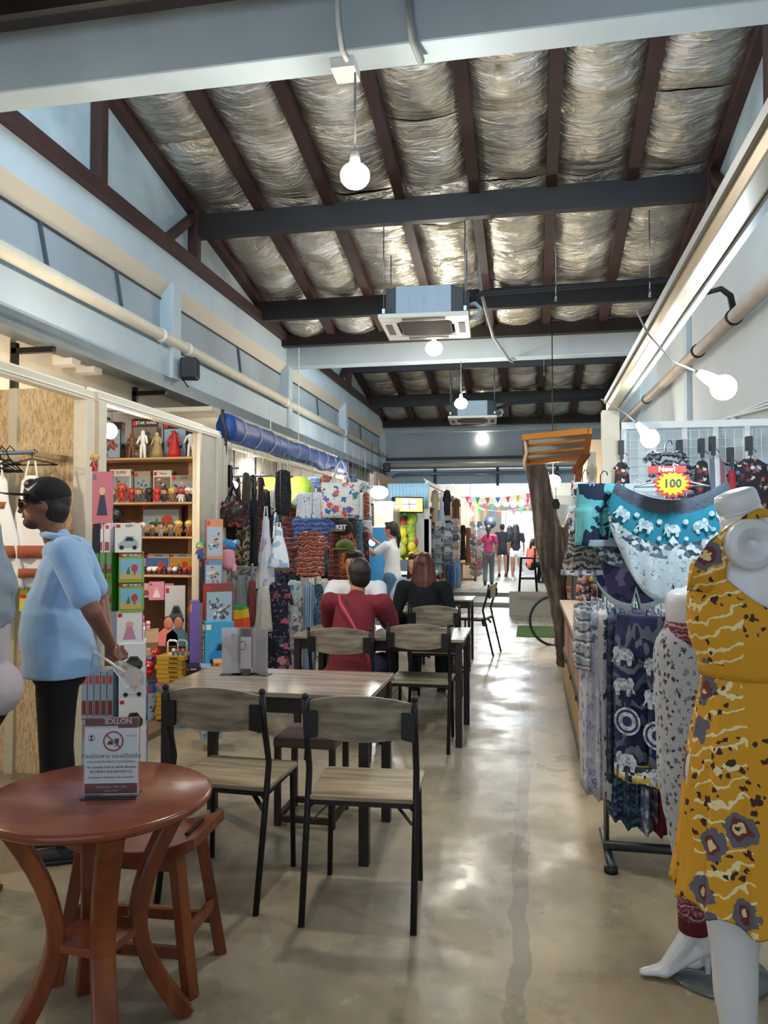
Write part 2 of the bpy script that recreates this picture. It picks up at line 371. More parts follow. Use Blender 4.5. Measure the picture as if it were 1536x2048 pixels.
# left upper wall
Y0,Y1=-3.0,17.95
bm=B(); bx(bm,XL-.2,XL,Y0,Y1,3.91,4.19); struct('wall_left',bm,PLAST)
bm=B()
v=[(XL,3.91),(XL-.10,3.78),(XL-.2,3.78),(XL-.2,3.91)]
a=[bm.verts.new((x,Y0,z)) for x,z in v]; b=[bm.verts.new((x,Y1,z)) for x,z in v]
bm.faces.new(a);bm.faces.new(b[::-1]);[bm.faces.new((a[i],b[i],b[(i+1)%4],a[(i+1)%4])) for i in range(4)]
struct('trim_6',bm,mat('cream_ledge','#cfc6b4',.7))
bm=B(); bx(bm,XL-.2,XL-.10,Y0,Y1,3.25,3.78); struct('wall_left',bm,GREYP)
bm=B(); bx(bm,XL-.099,XL-.09,Y0,Y1,3.755,3.775); struct('trim_7',bm,DGREY)
bm=B(); bx(bm,XL-.2,XL,Y0,Y1,2.99,3.27); struct('wall_left',bm,PLAST,bevel=.01)
bm=B(); bx(bm,XL-.25,XL+.02,Y0,Y1,2.90,2.99); bx(bm,XL-.02,XL+.05,Y0,Y1,2.86,2.90); struct('trim_8',bm,mat('galvanised_tray','#6e7a80',.45,.5,var=.1))
for y in (-.2,3.6,6.92,10.53,13.93,17.85):
    bm=B(); bx(bm,XL-.15,XL+.035,y-.09,y+.09,2.99,3.92); struct('trim_9',bm,PLAST,bevel=.008)
# struts in recess
for y in (4.95,6.0,8.8,12.3,15.6):
    bm=B(); beam(bm,(XL-.085,y,3.76),(XL-.085,y+.12,3.40),.02,.025,up=(1,0,0)); struct('trim_10',bm,mat('strut_grey','#5f6b73',.5,.4))
# lower back wall and floor-to-slab posts
bm=B(); bx(bm,-3.85,-3.75,-3,45,0,3.1); struct('wall_left',bm,CRM)
bm=B(); bx(bm,-3.8,XL-.15,-3,18,3.0,3.08); struct('ceiling',bm,CRM)
for y in (3.6,5.0,6.75,10.0,13.5):
    bm=B(); bx(bm,-3.74,-3.70,y,y+.04,2.2,2.9); bx(bm,-3.74,-3.40,y,y+.04,2.82,2.86); struct('trim_11',bm,BLK)
for (u,v) in ((130,722),(175,738)):
    p=at(u,v,x=-3.68); bm=B(); bx(bm,p.x-.1,p.x+.1,p.y-.06,p.y+.06,p.z-.04,p.z+.04); bx(bm,p.x-.05,p.x-.03,p.y-.01,p.y+.01,p.z+.04,3.0)
    single('junction_box',bm,PLASTIC,'white cable junction box under the slab behind the left stalls, %s one'%('nearer' if u==130 else 'farther'),'junction box')
# conduit pipe left
t=thing('conduit_pipe','long cream pipe clipped along the left upper wall','pipe',(XL+.03,Y0,3.345)); bm=B(); cyl(bm,(0,0,0),(0,Y1-Y0,0),.055); obj('pipe',bm,CREAM,t,True)
for y in (3.2,6.6,7.15,10.3,13.7,17.5):
    bm=B(); cyl(bm,(0,y-Y0-.03,0),(0,y-Y0+.03,0),.063); obj('coupling',bm,PLASTIC,t,True)
# right wall
bm=B(); bx(bm,XR,XR+.15,-3,45,0,4.19); struct('wall_right',bm,mat('pale_blue_wall','#c4cdd0',.75,var=.05,vs=1.5,bump=.03,bs=30))
for y in (2.6,5.5,8.5,12):
    bm=B(); bx(bm,XR-.05,XR+.01,y-.08,y+.08,0,4.18); struct('trim_9',bm,PLAST)
t=thing('conduit_pipe','brown-stained white pipe clamped along the right wall','pipe',(XR-.1,0,3.2)); 
pa=at(1536,570,x=XR-.1); pb=at(1260,830,x=XR-.1)
bm=B(); cyl(bm,pa+(pa-pb)*.3,pb+(pb-pa)*.5,.055); obj('pipe',bm,mat('stained_pvc','#b9aa9b',.45,var=.12,vs=5),t,True,world=True)
for k in (.12,.3,.75):
    q=pa.lerp(pb,k); d=(pb-pa).normalized(); bm=B(); cyl(bm,q-d*.025,q+d*.025,.066); obj('clamp',bm,BLK,t,True,world=True)
q=pa.lerp(pb,.12); bm=B(); tube(bm,[q+Vector((0,0,.03)),q+Vector((-.05,-.1,.14)),q+Vector((-.12,-.12,.19)),q+Vector((-.22,-.1,.17)),q+Vector((-.3,-.05,.14))],[.028,.025,.022,.018,.012],10)
single('rubber_hose',bm,mat('black_rubber','#15161a',.6),'short black rubber hose curling over the right wall pipe','hose',smooth=True)
# header wall at the third beam, with pipes and posts; far building
bm=B(); bx(bm,XL,XR,17.96,18.1,3.28,3.87); bx(bm,XL,XR,17.93,18.12,3.02,3.22); struct('wall_back',bm,GREYP)
bm=B(); bx(bm,XL,XR,17.9,18.1,3.22,3.29); struct('trim_12',bm,DGREY)
bm=B(); bx(bm,XL,XR,17.98,18.08,2.66,3.0); struct('wall_back',bm,mat('blue_board','#a9c2d2',.7,var=.06))
t=thing('conduit_pipe','cream pipe crossing the hall above the far walkway','pipe',(XL,17.85,3.1)); bm=B(); cyl(bm,(0,0,0),(XR-XL,0,0),.05); obj('pipe',bm,CREAM,t,True)
t=thing('steel_pipe','thin grey pipe bent down below the far header board','pipe',(XL+.2,17.85,2.0)); bm=B(); tube(bm,[(0,0,0),(0,0,.8),(.05,0,.87),(.15,0,.9),(4.6,0,.9)],.03); obj('pipe',bm,mat('grey_pipe','#7f8c93',.4,.5),t,True)
for x in (-2.2,-.75,.6):
    bm=B(); bx(bm,x-.03,x+.03,17.86,17.95,2.6,3.02); struct('trim_13',bm,DGREY)
# far room: pale beams, translucent roof, open bright end
TR=bpy.data.materials.new('translucent_sheet'); TR.use_nodes=True; nt=TR.node_tree; nt.nodes.clear(); oo=N(nt,'ShaderNodeOutputMaterial'); a=N(nt,'ShaderNodeBsdfTranslucent'); b=N(nt,'ShaderNodeBsdfTransparent'); mx=N(nt,'ShaderNodeMixShader'); a.inputs[0].default_value=(.95,.97,1,1); mx.inputs[0].default_value=.35
nt.links.new(a.outputs[0],mx.inputs[1]); nt.links.new(b.outputs[0],mx.inputs[2]); nt.links.new(mx.outputs[0],oo.inputs[0])
bm=B()
for k in range(60):
    x=XL+k*(XR-XL)/60; x2=x+(XR-XL)/60; z=3.6+.03*math.sin(k*PI/2); z2=3.6+.03*math.sin((k+1)*PI/2)
    bm.faces.new([bm.verts.new(q) for q in ((x,18.15,z),(x2,18.15,z2),(x2,44,z2),(x,44,z))])
struct('ceiling',bm,TR)
for k,y in enumerate((22,26,30,34,38)):
    bm=B(); bx(bm,XL,XR,y,y+.12,2.75 if k%2 else 2.95,3.15); struct('trim_14',bm,CREAM)
bm=B(); bx(bm,XL,-1.5,40,40.15,.3,3.4); bx(bm,.75,XR,40,40.15,.3,3.4); bx(bm,-1.5,.75,40,40.15,2.65,3.4); struct('wall_back',bm,CRM)
# ================================================================ CEILING THINGS
def bulb_mat(name,col,s): return mat(name,(1,1,1),.3,emit=col,es=s)
GLW=bulb_mat('bulb_warm',(1,.90,.74),60); GLC=bulb_mat('bulb_cool',(.80,.92,1),60)
def pendant(u,v,y,ztop,label,power,col=NEUT,gm=GLW,r=.075,jx=0):
    p=at(u,v,y=y); t=thing('pendant_lamp',label,'lamp',p,group='pendant lamps down the hall')
    bm=B(); tube(bm,[(0,0,r*.7+.06),(jx*.3,0,(ztop-p.z)*.6),(jx,0,ztop-p.z)],.006,6); obj('cord',bm,mat('grey_cord','#8d8f90',.6),t,True)
    bm=B(); lathe(bm,[(.012,r*.75+.07),(.022,r*.75+.06),(.03,r*.75),(.032,r*.55)],seg=14); obj('socket',bm,PLASTIC,t,True)
    bm=B(); ell(bm,(0,0,0),(r,r,r*.85)); obj('bulb',bm,gm,t,True)
    point('lamp_light',p-Vector((0,0,r+.03)),power,col,.06)
pendant(710,352,3.72,3.87,'round glowing bulb on a cord from the nearest white beam, largest lamp',62)
pendant(868,697,9.24,4.19,'glowing lamp hanging just below the nearer ceiling air conditioner',26,r=.105)
pendant(922,807,10.55,3.87,'glowing lamp in front of the farther ceiling air conditioner',45,r=.09)
pendant(965,878,18.0,3.87,'small glowing lamp hanging low before the grey header wall',45,r=.11)
bm=B(); q=at(690,160,y=3.72); bx(bm,q.x-.06,q.x+.06,3.66,3.80,3.82,3.87); single('junction_box',bm,PLASTIC,'white junction box under the nearest beam above the round bulb','junction box')
for u,l in ((672,'thin white cable running up the nearest beam to its junction box'),(815,'grey flexible conduit running down the face of the nearest beam')):
    a_=at(u,2,y=3.6); b_=at(u+12,160,y=3.6); bm=B()
    z1=4.25; tube(bm,[(a_.x,3.60,z1),(a_.x+.01,3.6,4.0),(b_.x,3.60,3.86),(b_.x+.02,3.72,3.84)],.012 if u<700 else .02,8)
    single('cable',bm,PLASTIC if u<700 else mat('grey_conduit','#8f9394',.5),l,'cable')
def cassette(u0,y,label,sc=1):
    cx=at(u0,650,y=y).x; z=3.70; t=thing('ceiling_air_conditioner',label,'air conditioner',(cx,y,z),math.radians(3),'cassette air conditioners')
    G=mat('galvanised_casing','#7d868c',.4,.6,var=.06,vs=3); P=mat('cassette_panel','#e3dfd2',.4); GR=mat('grille','#6f675f',.7)
    bm=B(); s=.40
    pts=[(-s+.12,-s),(s-.12,-s),(s,-s+.12),(s,s-.12),(s-.12,s),(-s+.12,s),(-s,s-.12),(-s,-s+.12)]
    ringloft(bm,[[Vector((x,y_,.04)) for x,y_ in pts],[Vector((x,y_,.32)) for x,y_ in pts]]); 
    for f in bm.faces:f.smooth=False
    for k in range(8):
        for dx in (-.15,0,.015,.15): box(bm,(dx,-s-.002,.11+k*.018),(.006,.006,.008))
    obj('casing',bm,G,t)
    bm=B(); w=.46
    for a,b,c,d in ((-w,w,-w,-.30),(-w,w,.30,w),(-w,-.30,-.30,.30),(.30,w,-.30,.30)): bx(bm,a,b,c,d,-.015,.03)
    ch=[(-.30,-.30),(-.22,-.30),(-.30,-.22)]
    for sx in (1,-1):
        for sy in (1,-1):
            vs=[bm.verts.new((x*sx,y_*sy,zz)) for zz in (-.01,.02) for x,y_ in ch]
            bm.faces.new(vs[:3]);bm.faces.new(vs[3:]);
            for i in range(3): bm.faces.new((vs[i],vs[(i+1)%3],vs[3+(i+1)%3],vs[3+i]))
    pn=obj('panel',bm,P,t,bevel=.006)
    bm=B(); bx(bm,-.27,.27,-.27,.27,-.008,.02)
    for k in range(17): bx(bm,-.26,.26,-.26+k*.0315,-.25+k*.0315,-.013,-.006)
    obj('intake_grille',bm,GR,pn)
    for q,(x,y_,a,b) in enumerate(((0,-.38,.22,.035),(0,.38,.22,.035),(-.38,0,.035,.2),(.38,0,.035,.2))):
        bm=B(); bx(bm,x-a,x+a,y_-b,y_+b,-.02,-.012); obj('air_outlet',bm,mat('outlet_dark','#4b4640',.6),pn)
    for x in (-.42,.42):
        for y_ in (-.3,.3):
            bm=B(); zt=roofz(y+y_,3.7 if y<10 else 10.5)-z; cyl(bm,(x,y_,.1),(x,y_,zt),.006,seg=6); box(bm,(x,y_,.1),(.03,.03,.05)); obj('suspension_rod',bm,STEEL,t)
    bm=B(); tube(bm,[(.40,-.1,.2),(.52,-.12,.2),(.58,-.12,.14),(.55,-.12,.07),(.44,-.1,.05)],.022,10); obj('drain_hose',bm,mat('grey_hose','#9fb0bb',.5),t,True)
    bm=B(); bx(bm,.40,.46,-.2,.0,.1,.3); obj('pipe_bracket',bm,DGREY,t)
    return t,cx
t1,cx1=cassette(853,8.1,'nearer grey cassette air conditioner hanging on rods from the roof')
t2,cx2=cassette(945,15.0,'farther cassette air conditioner hanging past the second beam')
bm=B(); tube(bm,[(cx1+.45,8.0,3.92),(cx1+.6,8.0,4.0),(XR-.1,7.9,4.0)],.03,10); single('refrigerant_pipe',bm,mat('black_insulation','#22262b',.7),'black insulated pipe running from the nearer air conditioner to the right wall','pipe',smooth=True)
bm=B(); tube(bm,[(cx1+.55,8.2,4.4),(cx1+.57,8.3,4.1),(cx1+.65,9.2,3.85),(cx1+.8,10.4,3.84),(cx1+.85,10.6,3.84)],.018,8); single('electrical_conduit',bm,mat('grey_conduit','#8f9394',.5),'grey conduit drooping from beside the nearer air conditioner to the second beam','conduit',smooth=True)
bm=B(); tube(bm,[(cx2+.45,14.9,3.9),(cx2+.8,14.9,4.0),(XR-.1,14.9,4.05)],.03,10); single('refrigerant_pipe',bm,mat('black_insulation','#22262b',.7),'black insulated pipe running from the farther air conditioner to the right wall','pipe',smooth=True)
for (u,vb,y,l) in ((1112,598,7.9,'thin steel rod hanging over the aisle, left of the two by the right wall'),(1300,590,7.9,'thin steel rod hanging from the roof closest to the right wall'),(1088,750,14,'short steel rod hanging in the farther bay')):
    p=at(u,vb,y=y); bm=B(); cyl(bm,(0,0,0),(0,0,roofz(y,3.7 if y<10 else 10.5)-p.z),.006,seg=6); cyl(bm,(0,0,-.02),(0,0,.06),.012,seg=8); single('threaded_rod',bm,STEEL,l,'rod',loc=p)
bm=B(); p=at(597,800,x=XL+.35)
for u,z1,z0,l in ((597,3.87,2.6,'white cable hanging beside the left wall down to the blue awning'),(541,2.95,2.56,'short white cable hanging to a plug above the blue awning')):
    p=at(u,880,x=-2.9); bm=B(); tube(bm,[(0,0,0),(.0,0,(z1-z0)*.5),(-.0,0,z1-z0)],.007,6); box(bm,(0,0,-.03),(.04,.04,.09)); single('hanging_cable',bm,PLASTIC,l,'cable',loc=(p.x,p.y,z0))
def speaker(u,v,x,label):
    p=at(u,v,x=x); t=thing('wall_speaker',label,'speaker',p,math.radians(15))
    bm=B(); box(bm,(.06,0,0),(.16,.17,.20)); cb_=obj('cabinet',bm,mat('speaker_black','#1a1c20',.5),t,bevel=.015)
    bm=B(); box(bm,(.142,0,0),(.008,.14,.17)); obj('grille',bm,mat('speaker_mesh','#101114',.8,bump=.3,bs=300),cb_)
    bm=B(); tube(bm,[(-.02,0,-.09),(.02,0,-.14),(.05,0,-.18)],.006,6); obj('cable',bm,BLK,t)
speaker(367,738,XL+.08,'black wall speaker on the nearer pilaster of the left wall'); speaker(768,935,XL+.08,'small black wall speaker near the far end of the left wall')
# right stall bulbs
def cable_bulb(u,v,y,pts,label,power,r=.045):
    p=at(u,v,y=y); t=thing('hanging_bulb',label,'light bulb',p)
    bm=B(); ell(bm,(0,0,0),r); obj('bulb',bm,GLC,t,True)
    d=(Vector(pts[1])-Vector(pts[0])).normalized() if pts else Vector((0,0,1))
    d=Vector(pts[0]).normalized()
    bm=B(); cyl(bm,d*r*.7,d*(r+.06),.026,.018,12); obj('socket',bm,PLASTIC,t,True)
    bm=B(); tube(bm,[d*(r+.05)]+[Vector(q) for q in pts[1:]],.0035,6); obj('cord',bm,mat('grey_cord','#8d8f90',.6),t,True)
    point('lamp_light',p+Vector((-.03,-.09,-.03)),power,(.72,.87,1),.05); return t
cable_bulb(1447,775,2.9,[(-.07,0,.05),(-.17,0,.1),(-.25,.05,.22),(-.28,.1,.32)],'bare white bulb on a loose cable high over the yellow dress mannequin',15)
cable_bulb(1300,877,3.9,[(-.05,.05,.08),(-.1,.1,.14),(-.2,.3,.25)],'bare white bulb in front of the wire grid above the printed shorts',13)
# ================================================================ FURNITURE
def wood(c1,c2,c3,ax=0,sc=14,name='x'):
    st=[1,1,1]; st=[.9,9,9] if ax==0 else ([9,.9,9] if ax==1 else [9,9,.9])
    return pat('wood',[c1,c2,c3],sc/4,.45,tuple(st),.0)
GRWOOD=wood('#5d5446','#857a68','#a3978180'[:7]); SEATW=wood('#7a6b55','#9b8b71','#b3a286'); TOPW=wood('#7d7060','#9a8d7b','#aea190',0,10)
TOPW.node_tree.nodes['Principled BSDF'].inputs['Roughness'].default_value=.16
def chair(loc,rz,label,name='dining_chair',back_at_front=True,group='metal-framed wooden dining chairs'):
    """faces +y; back legs at y=0"""
    t=thing(name,label,'chair',loc,rz,group); w=.215
    for s in (-1,1):
        bm=B(); tube(bm,[(s*w,-.10,0),(s*w,.005,.44),(s*w,.03,.56),(s*w,-.02,.72),(s*w,-.045,.86)],.013,10); ell(bm,(s*w,-.045,.862),.0145); rl=obj('rear_leg',bm,BLK,t,True)
        bm=B(); tube(bm,[(s*w*.93,.36,0),(s*w*.9,.36,.40),(s*w*.9,.34,.435),(s*w*.95,.0,.43)],.012,10); obj('front_leg',bm,BLK,t,True)
        bm=B(); prism(bm,[(s*w,.81),(s*(w-.05),.81),(s*(w-.05),.785),(s*(w-.05),.71),(s*w,.70)],-.06,-.045); obj('back_bracket',bm,BLK,rl)
    # curved back panel
    bm=B(); n=14; rings=[]
    for i in range(n+1):
        s=-1+2*i/n; x=s*(w-.016); yc=-.03-.035*(1-s*s); zt=.845+.03*(1-s*s); zb=.715-.02*(1-s*s) 
        rings.append([Vector((x,yc,zb)),Vector((x,yc+.012,zb)),Vector((x,yc+.012-.01,zt)),Vector((x,yc-.01,zt))])
    ringloft(bm,rings); 
    for f in bm.faces:f.smooth=False
    obj('back_panel',bm,GRWOOD,t,bevel=.002)
    bm=B(); ps=[(-.215,.0),(.215,.0),(.22,.36),(.205,.385),(-.205,.385),(-.22,.36)]
    ringloft(bm,[[Vector((x,y,.447)) for x,y in ps],[Vector((x,y,.465)) for x,y in ps]]); 
    for f in bm.faces:f.smooth=False
    obj('seat',bm,SEATW,t,bevel=.003)
    for y in (.02,.34):
        bm=B(); beam(bm,(-.2,y,.435),(.2,y,.435),.02,.02); obj('seat_rail',bm,BLK,t)
    for s in(-1,1):
        bm=B(); beam(bm,(s*.2,.02,.36),(s*.12,.06,.436),.004,.03,up=(0,1,0)); obj('brace',bm,BLK,t)
    return t
ch0=chair((-1.28,3.03,0),math.radians(-3),'wood-backed black chair nearest the round table, left of the front pair')
dup(ch0,(-.66,2.98,0),math.radians(3),'empty wood-backed black chair at the right end of the front table')
dup(ch0,(-1.26,5.06,0),0,'wood-backed chair under the seated man in the dark red shirt')
dup(ch0,(-.775,5.36,0),0,'wood-backed chair at the right end of the second table, beside the red-shirted man')
dup(ch0,(-.83,6.75,0),0,'wood-backed chair behind the second table, below the woman with long brown hair')
dup(ch0,(-.52,9.75,0),math.radians(80),'chair turned side-on at the small far table by the step')
def dtable(x0,x1,y0,y1,z,label,rz=0,leg=.045,name='dining_table'):
    cx,cy=(x0+x1)/2,(y0+y1)/2; t=thing(name,label,'table',(cx,cy,0),rz,'rectangular dining tables'); hx_,hy=(x1-x0)/2,(y1-y0)/2
    bm=B(); bx(bm,-hx_,hx_,-hy,hy,z-.022,z); obj('tabletop',bm,TOPW,t,bevel=.003)
    FR=mat('black_brown_frame','#241d1e',.5,.1)
    bm=B(); i=.04
    for a,b in (((-hx_+i,-hy+i),(hx_-i,-hy+i)),((-hx_+i,hy-i),(hx_-i,hy-i)),((-hx_+i,-hy+i),(-hx_+i,hy-i)),((hx_-i,-hy+i),(hx_-i,hy-i))): beam(bm,(*a,z-.06),(*b,z-.06),.03,.075)
    obj('apron',bm,FR,t)
    for sx in(-1,1):
        for sy in(-1,1):
            bm=B(); bx(bm,sx*(hx_-.035)-leg/2,sx*(hx_-.035)+leg/2,sy*(hy-.035)-leg/2,sy*(hy-.035)+leg/2,0,z-.022); obj('leg',bm,FR,t)
    return t
dtable(-1.75,-.715,3.42,4.03,.765,'long wood-top dining table in front, with the front pair of chairs and clear card holders')
dtable(-1.72,-.47,5.42,6.15,.755,'second wood-top dining table, where the red-shirted man sits')
dtable(-1.9,-.72,7.35,7.95,.75,'third dining table, in front of the two long-haired women')
dtable(-1.25,-.66,8.75,9.3,.75,'small pale far dining table near the concrete step',leg=.03)
def stool(loc,s,h,label,m,sledge=True):
    t=thing('low_stool',label,'stool',loc,group='square dark stools'); a=s/2
    bm=B(); bx(bm,-a,a,-a,a,h-.05,h); obj('seat',bm,m,t,bevel=.008)
    for sx in(-1,1):
        for sy in (-1,1):
            bm=B(); bx(bm,sx*(a-.02)-.015,sx*(a-.02)+.015,sy*(a-.02)-.015,sy*(a-.02)+.015,0,h-.04); obj('leg',bm,mat('stool_leg','#2e1f1c',.5),t)
    bm=B()
    for sy in(-1,1): bx(bm,-a+.02,a-.02,sy*(a-.02)-.012,sy*(a-.02)+.012,.02,.05)
    for sx in(-1,1): bx(bm,sx*(a-.02)-.012,sx*(a-.02)+.012,-a+.02,a-.02,.02,.05)
    obj('stretcher',bm,mat('stool_leg','#2e1f1c',.5),t)
DKW=wood('#4a3832','#624b42','#75594d')
stool((-1.145,3.98,0),.33,.45,'dark brown square stool tucked under the front table between the chairs',DKW)
stool((-.80,8.35,0),.30,.44,'small dark square stool in front of the small far table',DKW)
# round table with four curved legs
CHW=pat('wood',['#6b3524','#7d402b','#8c4c33'],1.6,.22,(1,8,8),.0); CHW2=pat('wood',['#5a2a17','#73381d','#8a4a22'],1.6,.3,(8,8,1),.0)
_c=at(198,1586,z=.72); RT=(_c.x,_c.y)
t=thing('round_table','round reddish wooden cafe table with curved legs, front left','table',(*RT,0)); R=.33
bm=B(); lathe(bm,[(.30,.688),(R-.012,.69),(R,.70),(R+.003,.708),(R,.716),(R-.008,.72)],seg=72); obj('tabletop',bm,CHW,t,True).data.polygons.foreach_get
for k in range(4):
    a=math.radians(-52+90*k+0); d=Vector((math.cos(a),math.sin(a),0)); sd=Vector((-d.y,d.x,0)); pts=[]
    for i in range(15):
        s=i/14; z=.69*s; r=.115+.155*(abs(s-.47)/.53)**1.7 if s>.47 else .115+.15*((.47-s)/.47)**1.6
        pts.append((r,z))
    rings=[]
    for i,(r,z) in enumerate(pts):
        j0,j1=max(0,i-1),min(14,i+1); tx=pts[j1][0]-pts[j0][0]; tz=pts[j1][1]-pts[j0][1]; L_=math.hypot(tx,tz); nx,nz=tz/L_,-tx/L_; w=.024; q=.034
        c=d*r+Vector((0,0,z)); nn=d*nx+Vector((0,0,nz)); rings.append([c+nn*w+sd*q,c-nn*w+sd*q,c-nn*w-sd*q,c+nn*w-sd*q])
    bm=B(); ringloft(bm,rings)
    for f in bm.faces:f.smooth=False
    obj('leg',bm,CHW2,t,bevel=.006)
bm=B(); box(bm,(0,0,.30),(.20,.20,.025),rz=math.radians(-7)); obj('shelf',bm,CHW,t,bevel=.004)
# saddle stool
t=thing('saddle_stool','reddish wooden saddle stool with a slotted seat behind the round table','stool',(-1.33,2.50,0),math.radians(2))
bm=B(); rings=[]
for i in range(17):
    s=-1+2*i/16; x=s*.245; z=.455+.055*s*s; wv=.15-.012*s*s; rings.append([Vector((x,-wv,z-.04)),Vector((x,wv,z-.04)),Vector((x,wv,z)),Vector((x,-wv,z))])
ringloft(bm,rings)
for f in bm.faces:f.smooth=False
obj('seat',bm,CHW,t,bevel=.004)
bm=B(); beam(bm,(.19,-.07,.493),(.19,.07,.493),.014,.008); obj('slot',bm,mat('slot_shadow','#20110c',.9),t)
for sx in(-1,1):
    for sy in(-1,1):
        bm=B(); beam(bm,(sx*.235,sy*.135,0),(sx*.165,sy*.10,.455),.042,.042); obj('leg',bm,CHW2,t,bevel=.004)
bm=B(); beam(bm,(-.21,-.12,.13),(.21,-.12,.13),.02,.035); beam(bm,(-.21,.12,.13),(.21,.12,.13),.02,.035); obj('stretcher',bm,CHW2,t)
for sx in(-1,1):
    bm=B(); beam(bm,(sx*.215,-.12,.19),(sx*.215,.12,.19),.02,.035); obj('stretcher',bm,CHW2,t)
    bm=B(); beam(bm,(-.16,sx*.105,.41),(.16,sx*.105,.41),.02,.05); obj('apron',bm,CHW2,t)
# notice card holder
MAR=mat('maroon_print','#7c3a47',.5); PAP=mat('card_white','#e4eaf2',.4); INK=mat('ink_grey','#4a4a55',.6); INK2=mat('ink_red','#b8403c',.5); ACR=mat('clear_acrylic',(1,1,1),.03,trans=1)
t=thing('notice_card_holder','clear acrylic stand with a no-outside-food notice card on the round table','sign',tuple(at(222,1592,z=.72)),math.radians(14))
bm=B(); bx(bm,-.082,.082,-.004,-.001,.0,.232); bx(bm,-.082,.082,.004,.007,.0,.232); bx(bm,-.082,.082,-.035,.035,0,.004); obj('acrylic_stand',bm,ACR,t,bevel=.0008)
bm=B(); bx(bm,-.077,.077,-.0008,.0035,.006,.205); 
def dec(bm,x0,x1,z0,z1,mi,y=-.0014): bx(bm,x0,x1,y,y+.0008,z0,z1,mi)
dec(bm,-.077,.077,.008,.038,1); dec(bm,-.077,.077,.201,.230,1)
bx(bm,-.077,.077,-.0012,.0035,.205,.230,1)
pr=[(.030*math.cos(a*PI/24),.030*math.sin(a*PI/24)) for a in range(48)]; pi_=[(.0255*math.cos(a*PI/24),.0255*math.sin(a*PI/24)) for a in range(48)]
for a in range(48):
    b_=(a+1)%48; q=[bm.verts.new((p[0]+.006,-.0022,p[1]+.162)) for p in (pr[a],pr[b_],pi_[b_],pi_[a])]; f=bm.faces.new(q); f.material_index=3
beam(bm,(-.014,-.0022,.181),(.026,-.0022,.143),.0008,.004,3,up=(0,1,0))
beam(bm,(-.013,-.0021,.180),(.025,-.0021,.144),.004,.0006,3,up=(0,1,0))
prism(bm,[(-.012,.152),(-.012,.155),(-.008,.162),(-.003,.165),(.002,.162),(.006,.155),(.006,.152)],-.0021,-.0016,2)
prism(bm,[(.012,.152),(.020,.152),(.023,.170),(.009,.170)],-.0021,-.0016,2); prism(bm,[(.009,.148),(.022,.148),(.022,.150),(.009,.150)],-.0021,-.0016,2)
for a in range(24):
    q=[(-.058+.010*math.cos(x),.172+.010*math.sin(x)) for x in (a*PI/12,(a+1)*PI/12)]; q2=[(-.058+.0088*math.cos(x),.172+.0088*math.sin(x)) for x in ((a+1)*PI/12,a*PI/12)]
    f=bm.faces.new([bm.verts.new((p[0],-.002,p[1])) for p in q+q2]); f.material_index=2
prism(bm,[(-.064,.165),(-.052,.165),(-.057,.172),(-.052,.179),(-.064,.179),(-.059,.172)],-.0022,-.0016,1)
def T(x,z,y=-.0018): return Matrix.Translation((x,y,z))@FRONT
txt(bm,'ห้ามนำอาหาร และเครื่องดื่ม',T(0,.118),.0165,2,.0002); txt(bm,'จากภายนอกเข้ามารับประทานภายในบริเวณ',T(0,.102),.0085,2,.0002)
txt(bm,'No outside food or drink allowed',T(0,.086),.0105,2,.0002,bold=.0001); txt(bm,'禁止携带外来食品和饮料入内',T(0,.072),.0095,2,.0002); txt(bm,'Запрещено приносить еду и напитки',T(0,.056),.0075,2,.0002)
txt(bm,'Food  Court',T(.06,.178),.006,3,.0002)
txt(bm,'NOTICE',Matrix.Translation((.02,-.0018,.222))@Matrix.Rotation(PI,4,'Y')@FRONT,.022,4,.0003,bold=.0004)
txt(bm,'Opening hours  10.00 - 22.00',T(0,.028),.0075,4,.0002); txt(bm,'tel. 076 300 000',T(0,.016),.006,4,.0002)
dec(bm,-.077,.02,.201,.207,4,-.0018)
obj('notice_card',bm,[PAP,MAR,INK,INK2,WHT],t)
# clear stands on front table
for i,(u,l) in enumerate(((462,'clear card holder with a pale blank card, left of the three on the front table'),(485,'clear card holder with a maroon-banded notice, middle of the three on the front table'),(520,'clear card holder angled to the right on the front table'))):
    y=3.86; p=at(u,1349,z=.765); t=thing('table_card_holder',l,'sign',p,math.radians((12,4,-14)[i]),'card holders on the front table'); h=.245;w=.05
    bm=B(); bx(bm,-w,w,-.003,-.001,0,h); bx(bm,-w-.005,w+.005,-.035,.035,0,.003); obj('acrylic_stand',bm,ACR,t)
    bm=B(); bx(bm,-w+.003,w-.003,-.0005,.001,.006,h-.004)
    if i==1:
        bx(bm,-w+.003,w-.003,-.001,-.0005,h-.05,h-.004,1); bx(bm,-w+.003,w-.003,-.001,-.0005,.006,.03,1)
        for a in range(24):
            q=[(.018*math.cos(x),.15+.024*math.sin(x)) for x in (a*PI/12,(a+1)*PI/12)]; q2=[(.015*math.cos(x),.15+.020*math.sin(x)) for x in ((a+1)*PI/12,a*PI/12)]
            f=bm.faces.new([bm.verts.new((p_[0],-.0012,p_[1])) for p_ in q+q2]); f.material_index=2
    obj('card',bm,[mat('pale_card','#ddd3d6',.4),MAR,INK2],t)
